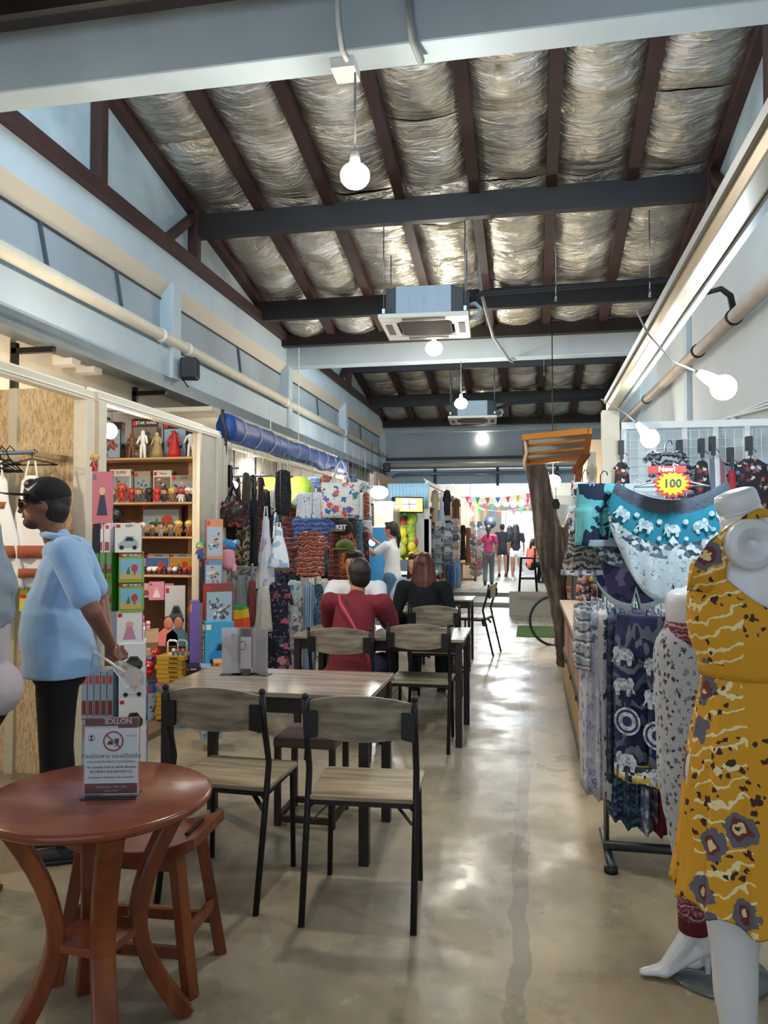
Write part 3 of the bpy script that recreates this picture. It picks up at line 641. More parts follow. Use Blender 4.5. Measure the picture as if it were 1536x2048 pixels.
# ================================================================ PEOPLE
def skinmat(n,c): return mat(n,c,.5,var=.06,vs=20)
SK_D=skinmat('skin_brown','#7a4f3c'); SK_T=skinmat('skin_tan','#a9745a'); SK_L=skinmat('skin_light','#c99a80'); HAIRB=mat('black_hair','#17120f',.45,var=.4,vs=40,stretch=(1,1,.1),bump=.4,bs=80); HAIRR=pat('wood',['#2a1712','#54291a','#7a4327'],3,.4,(9,9,.7),.0)
def hand(bm,wr,d,pn,curl=.5,side=1,s=1,thumb=True):
    """palm + five curled fingers; d = pointing direction, pn = palm normal (fingers curl towards it)"""
    wr=Vector(wr); d=Vector(d).normalized(); pn=Vector(pn); pn=(pn-d*pn.dot(d)).normalized(); sd=d.cross(pn)*side
    pc=wr+d*.048*s; caps(bm,wr+d*.012*s,wr+d*.075*s,.034*s,.038*s,.42,sd,12)
    for i,(o,L) in enumerate(((-.030,.070),(-.010,.080),(.010,.075),(.029,.058))):
        b=wr+d*.080*s+sd*o*s; c=curl*(1+.12*i)
        q=[b]; ang=0
        for k,fr in enumerate((.45,.32,.23)):
            ang+=c*(.75 if k==0 else .9); q.append(q[-1]+(d*math.cos(ang)+pn*math.sin(ang))*L*fr*s)
        for k in range(3): caps(bm,q[k],q[k+1],(.0088-.0008*k)*s,(.0082-.0009*k)*s,1,sd,8)
    if thumb:
        b=wr+d*.028*s-sd*.026*s; m=b-sd*.026*s+d*.026*s+pn*.012*s; e=m+d*.030*s-sd*.004*s+pn*.012*s*(1+curl)
        caps(bm,b,m,.0115*s,.010*s,1,sd,8); caps(bm,m,e,.0095*s,.0075*s,1,sd,8)
def human(name,label,loc,rz,s,J,skin,shirt,pants,hair=('short',HAIRB),sleeve='half',shoe='#2a2c33',vox=.012,group=None,fem=False,bulk=1.0,top_extra=None,bare_legs=False,shorts=False,hands=.6,skirt=None,turn=0,fold=.012):
    """figure facing +y, built in metres for a 1.70 m adult, scaled by s"""
    t=thing(name,label,'person',loc,rz,group)
    D=dict(pel=(0,0,.94),wst=(0,.0,1.08),chest=(0,.0,1.27),neck=(0,-.01,1.44),head=(0,.025,1.595),
      shR=(.185,-.01,1.395),elR=(.235,-.03,1.12),wrR=(.235,.06,.87),shL=(-.185,-.01,1.395),elL=(-.235,-.03,1.12),wrL=(-.235,.06,.87),
      hipR=(.09,0,.92),knR=(.10,.02,.49),anR=(.105,-.02,.085),hipL=(-.09,0,.92),knL=(-.10,.02,.49),anL=(-.105,-.02,.085),toeR=None,toeL=None,hdR=None,hdL=None,pnR=None,pnL=None)
    D.update(J); V={k:(Vector(v)*s if v is not None else None) for k,v in D.items()}
    q=s; fs=.92 if fem else 1
    H=V['head']; hm=Matrix.Rotation(turn,4,'Z').to_3x3()
    def hp(x,y,z): return H+hm@Vector((x*q,y*q,z*q))
    bm=B()
    hr=hm
    ell(bm,hp(0,-.008,.015),(.074*q,.094*q,.098*q),hr); ell(bm,hp(0,.025,-.045),(.056*q,.062*q,.062*q),hr); ell(bm,hp(0,.058,-.085),(.028*q,.024*q,.020*q),hr)
    caps(bm,hp(0,.085,.012),hp(0,.104,-.026),.009*q,.014*q,1,(1,0,0),8); ell(bm,hp(0,.074,-.055),(.026*q,.016*q,.008*q),hr)  # nose, mouth
    ell(bm,hp(0,.078,.035),(.05*q,.014*q,.010*q),hr)
    for e in(-1,1): ell(bm,hp(e*.075,-.005,-.005),(.010*q,.020*q,.032*q),hr)
    caps(bm,V['neck']+Vector((0,0,-.04*q)),H+Vector((0,-.015*q,-.05*q)),.056*q*fs,.052*q*fs)
    caps(bm,V['chest'],V['wst'],.125*q*fs,.115*q*fs*bulk,.72); caps(bm,V['wst'],V['pel'],.115*q,.125*q,.8); caps(bm,V['shR']*.9+V['chest']*.1,V['shL']*.9+V['chest']*.1,.05*q,.05*q)
    for k in 'RL':
        sh,el,wr=V['sh'+k],V['el'+k],V['wr'+k]
        caps(bm,sh,el,.047*q*fs*bulk,.038*q*fs*bulk); caps(bm,el,wr,.038*q*fs*bulk,.025*q*fs)
        d=V['hd'+k] if V['hd'+k] is not None else (wr-el); pn=V['pn'+k] if V['pn'+k] is not None else Vector((-1 if k=='R' else 1,.1,0))
        if hands: hand(bm,wr,d,pn,hands,1 if k=='R' else -1,q*.95)
        hi,kn,an=V['hip'+k],V['kn'+k],V['an'+k]
        caps(bm,hi,kn,.080*q,.055*q); caps(bm,kn,an,.055*q,.036*q)
        caps(bm,an+Vector((0,-.02*q,-.045*q)),an+Vector((0,.12*q,-.06*q)),.032*q,.028*q,.7)
    organic('body',bm,skin,t,vox*q,3)
    # eyes
    if vox<.012:
        for e in(-1,1):
            bm=B(); ell(bm,hp(e*.030,.078,.010),(.012*q,.008*q,.008*q),hr,10); ell(bm,hp(e*.030,.0845,.010),(.005*q,.003*q,.005*q),hr,8,1); obj('eye',bm,[mat('eye_white','#e8e4de',.3),mat('eye_dark','#1a100c',.2)],t,True)
            bm=B(); caps(bm,hp(e*.014,.083,.030),hp(e*.050,.074,.032),.005*q,.0035*q,.8); obj('eyebrow',bm,HAIRB,t,True)
        bm=B(); caps(bm,hp(-.017,.087,-.052),hp(.017,.087,-.052),.006*q,.006*q,.8); obj('lips',bm,mat('lips','#7d4038',.5),t,True)
    # shirt
    if shirt:
        bm=B(); b=bulk
        caps(bm,V['chest']+Vector((0,0,.02*q)),V['wst'],.150*q*fs,.140*q*fs*b,.76*min(1.2,b)); caps(bm,V['wst'],V['pel']+Vector((0,0,-.0*q)),.140*q*fs*b,.150*q*b,.84)
        caps(bm,V['shR'],V['shL'],.062*q*fs,.062*q*fs,1,(0,0,1)); caps(bm,V['neck']+Vector((0,0,-.055*q)),V['neck']+Vector((0,0,-.0*q)),.085*q,.060*q,.9)
        for x in (top_extra or []):
            if x[1]=='hem': ringloft(bm,[[Vector((rx*math.cos(a),ry*math.sin(a)+oy,z))*q for a in [2*PI*k/28 for k in range(28)]] for rx,ry,z,oy in x[2]])
            else: ell(bm,Vector(x[0])*q,tuple(c*q for c in x[1]))
        for k in 'RL':
            sh,el,wr=V['sh'+k],V['el'+k],V['wr'+k]
            if sleeve=='half': caps(bm,sh,sh.lerp(el,.72),.068*q*fs*b,.062*q*fs*b)
            elif sleeve=='long': caps(bm,sh,el,.066*q*fs*b,.054*q*fs*b); caps(bm,el,el.lerp(wr,.93),.054*q*fs,.040*q*fs)
            elif sleeve=='none': caps(bm,sh,sh.lerp(el,.1),.060*q*fs,.056*q*fs)
        organic('shirt',bm,shirt,t,vox*q,5,fold=fold*q,fs=.09)
    if pants:
        bm=B(); caps(bm,V['pel']+Vector((0,0,-.02*q)),V['hipR']*.5+V['hipL']*.5+Vector((0,0,-.04*q)),.138*q,.155*q*min(bulk,1.15),.85)
        for k in 'RL':
            hi,kn,an=V['hip'+k],V['kn'+k],V['an'+k]
            if shorts: caps(bm,hi,hi.lerp(kn,.35),.098*q,.095*q)
            else: caps(bm,hi,kn,.098*q,.074*q); caps(bm,kn,an+Vector((0,0,.03*q)),.074*q,.062*q)
        organic('trousers' if not shorts else 'shorts',bm,pants,t,vox*q,4,fold=fold*.8*q,fs=.12)
    for k in 'RL':
        an=V['an'+k]; bm=B(); caps(bm,an+Vector((0,-.03*q,-.045*q)),an+Vector((0,.13*q,-.053*q)),.043*q,.037*q,.72,(1,0,0)); caps(bm,an+Vector((0,-.02*q,-.01*q)),an+Vector((0,0,-.04*q)),.045*q,.045*q); box(bm,an+Vector((0,.05*q,-.075*q)),(.075*q,.25*q,.018*q))
        obj('shoe',bm,mat('shoe_'+shoe,shoe,.6),t,True)
    kind,hmat=hair
    if kind:
        bm=B()
        if kind in('short','long','pony','bun'):
            ell(bm,hp(0,-.018,.032),(.083*q,.100*q,.098*q),hr); ell(bm,hp(0,-.045,-.01),(.076*q,.066*q,.085*q),hr)
            ell(bm,hp(0,.055,.095),(.058*q,.035*q,.028*q),hr)
        if kind=='long':
            for i in range(15):
                a=-PI*.95+PI*.9*i/14; x=math.cos(a)*.078; y=-.02+math.sin(a)*.062; L_=.42+.08*math.sin(i*2.1)
                caps(bm,hp(x*.9,y,.04),hp(x*1.15,y-.012,-.14),.028*q,.032*q); caps(bm,hp(x*1.15,y-.012,-.14),hp(x*1.25,y-.03,-.14-L_*.75),.032*q,.018*q)
        if kind=='pony':
            caps(bm,hp(0,-.10,.03),hp(0,-.125,-.10),.03*q,.035*q); caps(bm,hp(0,-.125,-.10),hp(0,-.11,-.27),.035*q,.015*q)
        if kind=='bun': ell(bm,hp(0,-.11,.04),(.04*q,.035*q,.04*q))
        organic('hair',bm,hmat,t,max(vox*.9,.007)*q,3)
    return t,hp,V
POLO=mat('light_blue_polo','#8fb4dd',.9,sheen=.3); BLKC=mat('black_cloth','#111114',.95); MAROON=mat('maroon_cloth','#6f1c26',.9,var=.08,vs=30); WTEE=mat('white_tee','#dfe0e4',.9)
# man in blue polo, facing left
t,hp,V=human('person','person in a light blue polo and black cap, hands clasped behind the back',at(116,1705,z=0).to_tuple(),math.radians(116),1.03,
  dict(head=(0,.075,1.585),neck=(0,.01,1.43),chest=(0,-.02,1.25),wst=(0,.03,1.08),pel=(0,.0,.93),
       shL=(-.20,-.04,1.375),elL=(-.275,-.165,1.115),wrL=(-.10,-.225,.95),hdL=(.75,-.15,-.55),pnL=(0,-1,.2),
       shR=(.20,-.04,1.375),elR=(.27,-.15,1.115),wrR=(.08,-.20,.94),hdR=(-.8,-.1,-.3),pnR=(0,-1,.2),knR=(.10,.03,.5),knL=(-.10,.0,.5),anR=(.11,.03,.085),anL=(-.11,-.05,.085)),
  SK_D,POLO,BLKC,('short',HAIRB),'half','#23252b',.0085,bulk=1.08,top_extra=[((0,.05,1.07),(.145,.115,.19)),((0,0,0),'hem',[(.10,.09,1.20,.035),(.165,.135,1.10,.03),(.188,.158,1.0,.02),(.202,.165,.90,.0),(.207,.168,.815,-.005)])],hands=.7,turn=0,fold=.007)
q=1.03
CAPM=mat('cap_black','#0f0f12',.85); bm=B(); ell(bm,hp(0,-.012,.052),(.090*q,.106*q,.083*q)); cp=organic('cap',bm,CAPM,t,.008,3)
bm=B(); rings=[]
for i in range(13):
    a=PI*(i/12); x=math.cos(a)*.078; y=.06+.13*math.sin(a)**.8; z=.062-.01*abs(math.cos(a)); rings.append((x,y,z))
top=[bm.verts.new(hp(x,y,z)) for x,y,z in rings]; bot=[bm.verts.new(hp(x,y,z-.006)) for x,y,z in rings]; bm.faces.new(top); bm.faces.new(bot[::-1])
for i in range(12): bm.faces.new((top[i],bot[i],bot[i+1],top[i+1]))
bm.faces.new((top[12],bot[12],bot[0],top[0])); obj('cap_brim',bm,CAPM,cp)
bm=B(); prism(bm,[(-.030,-.004),(-.012,-.018),(.030,.022),(-.010,-.004)],-.002,.002,M=Matrix.Translation(hp(-.083,.045,.078))@Matrix.Rotation(-PI/2-.4,4,'Z')); obj('cap_emblem',bm,WHT,cp)
bm=B()
for e in(-1,1):
    tube(bm,[hp(e*.035+.026*math.cos(a),.098,.006+.020*math.sin(a)) for a in [k*PI/8 for k in range(17)]],.0035,6)
    tube(bm,[hp(e*.062,.096,.012),hp(e*.078,.06,.012),hp(e*.080,-.005,.008)],.004,6)
tube(bm,[hp(-.01,.10,.010),hp(.01,.10,.010)],.0035,6); gl=obj('glasses',bm,mat('glasses_black','#0c0c0e',.25),t,True)
bm=B(); 
for e in (-1,1): ell(bm,hp(e*.035,.097,.006),(.024*q,.002,.018*q))
obj('glasses_lens',bm,mat('smoky_lens','#2a2420',.1,alpha=.65),gl,True)
bm=B(); ell(bm,hp(0,.046,-.078),(.048*q,.046*q,.032*q)); ell(bm,hp(0,.088,-.042),(.022*q,.008*q,.005*q)); organic('beard',bm,mat('stubble','#4a3128',.85),t,.006,2)
# collar + cuff + hand-held clear bag
bm=B(); tube(bm,[V['neck']+Vector((.078*q*math.cos(a),.075*q*math.sin(a)-.005,.012+.012*math.sin(a))) for a in [k*PI/10 for k in range(21)]],.016,8); obj('collar',bm,POLO,t,True)
p=Vector(t.location); wl=Matrix.Rotation(math.radians(116),3,'Z')@V['wrL']
bm=B(); tb=thing('plastic_bag','thin clear plastic bag with a straw in the hands of the blue-polo person','bag',p+wl+Vector((.06,-.02,-.10)))
bm=B(); caps(bm,(0,0,0),(.07,0,-.05),.035,.055,.35); obj('bag',bm,mat('clear_film',(1,1,1),.15,trans=.85,alpha=.55),tb,True)
bm=B(); cyl(bm,(-.13,0,.07),(.03,-.01,-.02),.006); obj('straw',bm,WHT,tb,True)
# hijab woman, left edge
HIJ=mat('blue_grey_hijab','#8795a2',.85,var=.1,vs=5); BLOU=mat('pale_pink_blouse','#b9b0b6',.9)
pl=at(-60,1810,z=0)
t,hp,V=human('person','person in a blue-grey headscarf, pale blouse and black trousers holding a phone',pl.to_tuple(),math.radians(112),.93,
  dict(shL=(-.17,-.0,1.37),elL=(-.215,.01,1.12),wrL=(-.20,.10,.90),shR=(.17,0,1.37),elR=(.21,.02,1.12),wrR=(.19,.12,.92),hdL=(.0,.5,-.7),pnL=(1,0,0),chest=(0,-.02,1.25)),
  SK_L,BLOU,BLKC,(None,None),'long','#5a3a30',.010,fem=True,bulk=1.22,top_extra=[((0,-.05,.93),(.17,.155,.14))],hands=.5)
q=.93; bm=B(); ell(bm,hp(0,-.015,.02),(.098*q,.118*q,.118*q)); caps(bm,hp(0,-.03,-.02),hp(0,-.055,-.20),.105*q,.150*q,.95); caps(bm,hp(0,-.06,-.20),hp(0,-.05,-.31),.165*q,.195*q,.72)
o=organic('headscarf',bm,HIJ,t,.010,4,fold=.02,fs=.07)
bm=B(); ph=Matrix.Rotation(math.radians(112),3,'Z')@V['wrL']+Vector(t.location); box(bm,(0,0,0),(.075,.012,.15)); box(bm,(0,-.0065,0),(.068,.001,.14),mi=1)
o=single('smartphone',bm,[WHT,mat('screen_grey','#8f989b',.15)],'pale smartphone in the hand of the person in the headscarf','phone',loc=ph+Vector((-.03,-.045,-.09)),bevel=.003); o.rotation_euler=(.3,.5,.6)
SEAT=lambda dx=0:dict()
def seated(lean=.06,arms='table',sp=1):
    zh=.555
    d=dict(pel=(0,.0,zh),wst=(0,.02,.67),chest=(0,.04+lean*.5,.86),neck=(0,.04+lean,1.03),head=(0,.075+lean*1.3,1.175),
      shR=(.19,.03+lean,.985),shL=(-.19,.03+lean,.985),hipR=(.09,.04,zh-.01),hipL=(-.09,.04,zh-.01),knR=(.12,.42,.53),knL=(-.12,.42,.53),anR=(.13,.36,.085),anL=(-.13,.36,.085))
    if arms=='table': d.update(elR=(.235,.16+lean,.79),wrR=(.12,.38+lean,.83),elL=(-.235,.16+lean,.79),wrL=(-.12,.38+lean,.83),pnR=(0,0,-1),pnL=(0,0,-1))
    else: d.update(elR=(.25,.05,.74),wrR=(.16,.28,.66),elL=(-.25,.05,.74),wrL=(-.16,.28,.66),pnR=(0,0,-1),pnL=(0,0,-1))
    return d
t,hp,V=human('person','person in a dark red shirt with a pink cross-body strap, seated with back turned',(-1.24,5.25,0),math.radians(-4),1.02,seated(.10),SK_T,MAROON,mat('navy_jeans','#20283c',.9),('short',HAIRB),'half','#28406b',.010,bulk=1.1,hands=.5,turn=math.radians(28),top_extra=[((0,-.02,.50),(.21,.16,.09))])
bm=B(); rr=[Vector(q)*1.02 for q in ((-.10,.055,1.045),(-.06,-.045,1.00),(.02,-.085,.90),(.11,-.11,.76),(.17,-.115,.62),(.185,-.06,.52))]
rings=[]
for i,p_ in enumerate(rr): 
    d=(rr[min(i+1,5)]-rr[max(i-1,0)]).normalized(); n=Vector((0,-1,0)); s_=d.cross(n).normalized()*.011; rings.append([p_+s_,p_-s_,p_-s_+n*.004,p_+s_+n*.004])
ringloft(bm,rings); obj('bag_strap',bm,mat('pink_strap','#b5304e',.6),t)
t,hp,V=human('person','person in a white tee shirt with dark hair, seated across from the red-shirted person',(at(722,1200,y=6.6).x,6.6,0),math.radians(176),1.05,seated(.10),SK_T,WTEE,mat('navy_jeans','#20283c',.9),('short',HAIRB),'half','#2a2c33',.014,hands=.5)
t,hp,V=human('person','person with long reddish-brown hair in a black top, seated with back turned',(-.98,7.02,0),0,1.02,seated(.04,'lap'),SK_L,BLKC,BLKC,('long',HAIRR),'long','#1c1c20',.012,fem=True,bulk=1.12,hands=.5)
t,hp,V=human('person','person with brown hair in a light blue top beyond the black-topped person',(-1.15,8.1,0),math.radians(160),1.0,seated(.04,'table'),SK_L,mat('light_blue_top','#a8bcd8',.9),BLKC,('long',HAIRR),'half','#1c1c20',.015,fem=True,hands=.5)
# standing woman reaching into the snack shelf
p=at(785,1290,y=10.4); 
t,hp,V=human('person','person in a white tee shirt and jeans reaching up to the snack shelf',(p.x,10.4,0),math.radians(75),.97,
  dict(shR=(.17,0,1.38),elR=(.2,.22,1.33),wrR=(.12,.40,1.48),shL=(-.17,.02,1.38),elL=(-.2,.2,1.26),wrL=(-.12,.42,1.42),hdR=(0,.3,1),hdL=(0,.3,1),pnR=(-1,0,0),pnL=(1,0,0)),
  SK_T,WTEE,mat('blue_jeans','#4c6a8c',.9,var=.1,vs=10),('pony',HAIRB),'half','#dddddd',.013,fem=True,hands=.5)
def far(u,v,y,z,label,rz,s,**k):
    p=at(u,v,y=y); return human('person',label,(p.x,y,z),math.radians(rz),s*.95,k.pop('J',{}),k.pop('skin',SK_T),k.pop('shirt'),k.pop('pants'),k.pop('hair',('pony',HAIRB)),vox=.018,**k)
walk=dict(knR=(.09,.10,.5),anR=(.09,.05,.085),knL=(-.09,0,.48),anL=(-.09,-.14,.10))
far(977,1160,20.0,.17,'person in a pink top and grey trousers with a dark ponytail walking away',0,.95,J=walk,shirt=mat('pink_top','#a83a5c',.9),pants=mat('grey_green_trousers','#66706f',.9),fem=True)
far(1032,1150,22.0,.17,'person in a dark top and white shorts with one foot lifted',0,.98,J=dict(knR=(.12,.05,.48),anR=(.2,-.15,.25)),shirt=mat('navy_top','#22222c',.9),pants=mat('white_shorts','#e6e4e2',.9),shorts=True,hair=('long',HAIRB),fem=True,shoe='#e8e8e8')
far(1005,1150,24.0,.17,'person in a dark shirt with a cream backpack beyond the pink-topped person',10,1.0,shirt=mat('dark_shirt','#2a2a30',.9),pants=mat('dark_shorts','#23242c',.9),shorts=True,hair=('short',HAIRB))
far(1020,1150,25.5,.17,'person in black walking beside the one in white shorts',0,.97,shirt=BLKC,pants=BLKC,hair=('long',HAIRB),fem=True)
far(1060,1150,21.0,.17,'person in an orange-pink top seated by the far counter',-60,.97,J=seated(.05,'lap'),shirt=mat('coral_top','#d4654f',.9),pants=BLKC,fem=True)
# ================================================================ GARMENTS
PROF={ # (t down, half width fraction, half depth m)
 'dress':[(.13,.20,.012),(.18,.34,.022),(.28,.37,.026),(.34,.40,.03),(.6,.74,.042),(.85,.95,.05),(1,1,.05)],
 'gown':[(0,.45,.02),(.03,.72,.03),(.15,.72,.035),(.35,.66,.035),(.6,.8,.045),(1,1,.05)],
 'shirt':[(0,.35,.02),(.05,.78,.03),(.15,.80,.04),(.5,.82,.045),(.9,.86,.045),(1,.86,.045)],
 'top':[(0,.40,.02),(.08,.62,.03),(.3,.72,.04),(.6,.82,.045),(1,1,.05)],
 'skirt':[(0,.55,.03),(.08,.58,.035),(.4,.72,.05),(.8,.94,.06),(1,1,.06)],
 'scarf':[(0,.35,.02),(.05,.8,.03),(.5,.95,.035),(.9,.85,.03),(1,.6,.02)],
 'narrow':[(0,.5,.10),(.04,.85,.16),(.3,.9,.17),(.7,1,.18),(1,.9,.17)]}
def hanger_part(t,w,m=None,z=0):
    bm=B(); tube(bm,[(0,0,z),(0,0,z+.035),(.012,0,z+.055),(.026,0,z+.05),(.03,0,z+.036)],.0025,5); 
    tube(bm,[(-w*.42,0,z-.035),(0,0,z+.002),(w*.42,0,z-.035),(-w*.42,0,z-.035)],.004,5); obj('hanger',bm,m or BLK,t)
def garment(kind,loc,w,h,m,label,cat,rz=0,group=None,hanger=True,folds=7,hemc=None,seed=None,depth=1.0,name=None,hangto=None):
    rnd=random.Random(seed if seed is not None else label); ph=rnd.random()*6
    nm=name or {'dress':'hanging_dress','gown':'long_dress','shirt':'hanging_shirt','top':'hanging_blouse','skirt':'hanging_skirt','pants':'hanging_trousers','shorts':'hanging_shorts','scarf':'hanging_scarf','narrow':'hanging_trousers','bag':'tote_bag'}[kind]
    t=thing(nm,label,cat,loc,rz,group); hw=w/2; seg=40
    if hangto and hangto>loc[2]+.06:
        bm=B(); cyl(bm,(.012,0,.05),(.012,0,hangto-loc[2]),.0018,seg=4); obj('hanging_wire',bm,STEEL,t)
    def loft(prof,cx=0,hw=hw,h0=0,h1=h,fa=1,part=None,mm=m):
        bm=B(); rings=[]
        P_=[]
        for (a,b) in zip(prof[:-1],prof[1:]):
            for i in range(4): s=i/4; P_.append(tuple(a[k]+(b[k]-a[k])*s for k in range(3)))
        P_.append(prof[-1])
        for (tt,fx,fd) in P_:
            ring=[]; amp=((.35+.3*tt) if kind=='scarf' else (.03+.42*tt))*fa
            for k in range(seg):
                a=2*PI*k/seg; q=1+amp*.16*math.sin(folds*a+ph+tt*1.5)+amp*.08*math.sin(folds*2.3*a+ph*2)
                ring.append(Vector((cx+math.cos(a)*hw*fx*(1+.25*(q-1)),math.sin(a)*fd*depth*(1+2.2*(q-1)),-h0-(h1-h0)*tt-.004*math.sin(folds*a+ph)*(tt>.97))))
            rings.append(ring)
        ringloft(bm,rings); return bm
    if kind in('pants','shorts'):
        k=.28 if kind=='pants' else .45
        bm=loft([(0,.9,.03),(.3,.95,.04),(1,1,.045)],h1=h*k,fa=.5); 
        b2=[loft([(0,1,.045),(.5,.98,.045),(1,.86 if kind=='pants' else 1.05,.045)],cx=s*hw*.5,hw=hw*.52,h0=h*k*.85) for s in(-1,1)]
        for q in b2:
            me=bpy.data.meshes.new('x'); q.to_mesh(me); q.free(); bm.from_mesh(me); bpy.data.meshes.remove(me)
        o=obj('fabric',bm,m,t,True)
    elif kind=='bag':
        bm=B(); ps=[(-hw,-h*.38),(hw,-h*.38),(hw*.94,-h),(-hw*.94,-h)]
        rings=[]
        for i in range(9):
            s=i/8; z=-h*.38-h*.62*s; d=.02+.05*math.sin(PI*min(1,s*.9+.1))
            rings.append([Vector((math.copysign(abs(math.cos(a))**.5,math.cos(a))*hw*(1-.06*s),math.copysign(abs(math.sin(a))**.6,math.sin(a))*d,z)) for a in [2*PI*k/24 for k in range(24)]])
        ringloft(bm,rings); obj('bag_body',bm,m,t,True)
        for sy in(-1,1):
            bm=B(); tube(bm,[(-hw*.5,sy*.02,-h*.40),(-hw*.12,sy*.01,-.03),(0,0,0),(hw*.12,sy*.01,-.03),(hw*.5,sy*.02,-h*.40)],.007,6); obj('handle',bm,hemc or WTEE,t,True)
        return t
    else:
        o=obj('fabric',loft(PROF[kind]),m,t,True)
        if kind=='shirt':
            for s in(-1,1):
                bm=B(); caps(bm,(s*hw*.60,0,-h*.10),(s*hw*.95,0,-h*.34),w*.10,w*.11,.35,(0,0,1)); obj('sleeve',bm,m,o,True)
        if kind=='gown':
            for s in(-1,1):
                bm=B(); caps(bm,(s*hw*.60,0,-h*.05),(s*hw*.95,0,-h*.22),w*.09,w*.07,.4,(0,0,1)); obj('sleeve',bm,m,o,True)
        if kind in('dress','top') and hanger:
            bm=B()
            for s in(-1,1): tube(bm,[(s*hw*.10,0,-.012),(s*hw*.24,-.01,-h*(.20 if kind=='dress' else .06))],.006,5)
            obj('strap',bm,m,o)
    if hemc and kind!='bag':
        pr=PROF.get(kind,[(1,1,.05)])[-1]; bm=loft([(0,pr[1]*1.01,pr[2]*1.05),(1,pr[1]*1.02,pr[2]*1.08)],h0=h*.90,h1=h*1.01); obj('hem',bm,hemc,o,True)
    if hanger: hanger_part(t,w)
    return t
def gbox(kind,u0,v0,u1,v1,y,m,label,cat,rz=0,**k):
    """garment whose outline fills the given photo box when standing at depth y"""
    uc=(u0+u1)/2; p=at(uc,v0,y=y); s=ppm(uc,y); return garment(kind,p,(u1-u0)*s/max(.3,abs(math.cos(rz-.19))),(v1-v0)*s,m,label,cat,rz,**k)
P_=pat
ROSE=P_('floral',['#141018','#a23a4a','#c86a70','#5a2030','#3d4a34'],22,thr=.45)
NAVYFL=P_('floral',['#1a1c30','#b55a6c','#8f4252','#3c4760','#c98a86'],9,thr=.33)
LIGHTFL=P_('floral',['#b9c3c6','#c78a7d','#5f87a8','#e2d6c8','#4d6c78'],14,thr=.4)
BLUEST=P_('stripe',['#6b7d97','#8fa0b5','#5a6b85','#a3b0c0'],22,warp=.05)
TEALP=P_('camo',['#33505c','#4f7683','#2a3f4a','#7a98a0'],20)
CREAMLACE=mat('cream_lace','#d9d2bf',.95,bump=.8,bs=90,var=.1,vs=40)
WHTIE=P_('camo',['#dcdde4','#dcdde4','#c9a9b4','#a9747f'],7,warp=.6,stretch=(1,1,.4)); WHBLUE=P_('camo',['#e4e7ee','#dfe4ec','#9db9d8','#6d9cc8'],9,warp=.5)
KAFT=P_('ethnic',['#2c3c8c','#38507a','#2a8a9c','#7b4a86','#1f2a55'],26,thr=.33); ORET=P_('ethnic',['#8a3b2a','#b8573a','#7a2c26','#c9a48a','#3a2a2a'],24,thr=.3)
LEAFP=P_('camo',['#3a3428','#8d8268','#2a261e','#a89c7c'],12); DOTW=P_('floral',['#dfe4ea','#2b3340','#8496a6','#44505c'],16,thr=.2)
WHFLOR=P_('floral',['#e6e3da','#d8605a','#e4a35a','#4d8a7a','#6a62a8','#3f6fae'],13,thr=.42)
RAINB=P_('band',['#c62a2a','#e2582a','#e8b62a','#3a9a4a','#2a62c8','#4a2a92','#d81e5a'],2.2,warp=.25); 
DKMIX=P_('print',['#1b1a1f','#2a2830','#3a2e2c','#15151a'],30); DKRED=P_('ethnic',['#5b1d22','#7d2a2a','#2d2530','#8a5a3c'],22,thr=.3); BLK2=mat('black_fabric','#141318',.95); BEIGE=mat('beige_fabric','#b8a88c',.9); GREYC=mat('grey_fabric','#6e7176',.9)
OSB=P_('osb',['#a98a5e','#c9ab7c','#b99a6c','#dcc398'],55,.8,(1,.35,.45),.3); OSB2=P_('osb',['#c4a67c','#d6bc92','#ccb084','#e0c9a2','#b8966a'],60,.8,(1.9,1,.55),.8)
PLY=wood('#a3805a','#b8956c','#caa97f',0,8); PLYD=mat('dark_ply','#6a4c38',.7,var=.15,vs=5)
# ================================================================ LEFT STALLS
XF=-2.7
def frame_stall(name,label,y0,y1,z=2.34,cat='market stall',posts=True,mm=IVORY,x=-2.7):
    t=thing(name,label,cat,(x,y0,0)); bm=B()
    bx(bm,-.03,.03,0,y1-y0,z-.02,z+.045); obj('header_rail',bm,mm,t,bevel=.004)
    bm=B(); bx(bm,.03,.036,0,y1-y0,z+.0,z+.01); bx(bm,-.05,-.035,0,y1-y0,z+.05,z+.075); obj('rail_trim',bm,mat('bright_trim','#eeeade',.3),t)
    for y in ([0,y1-y0-.09] if posts else []):
        bm=B(); bx(bm,-.05,.04,y,y+.09,0,z-.02); obj('post',bm,CREAM,t,bevel=.004)
    return t
frame_stall('market_stall','cream frame of the clothes stall behind the person in the blue polo',.6,4.35)
frame_stall('market_stall','cream frame of the toy stall with shelves of figures',4.40,6.36,2.35)
# OSB partition between clothes and toy stalls
t=thing('partition','chipboard partition behind the white and brown dresses','partition',(-3.55,4.36,0))
bm=B(); bx(bm,-.19,.80,0,.018,0,2.42); obj('chipboard',bm,OSB2,t); bm=B(); bx(bm,.30,.36,-.03,0,0,2.42); obj('batten',bm,mat('pale_batten','#c9bda2',.7),t)
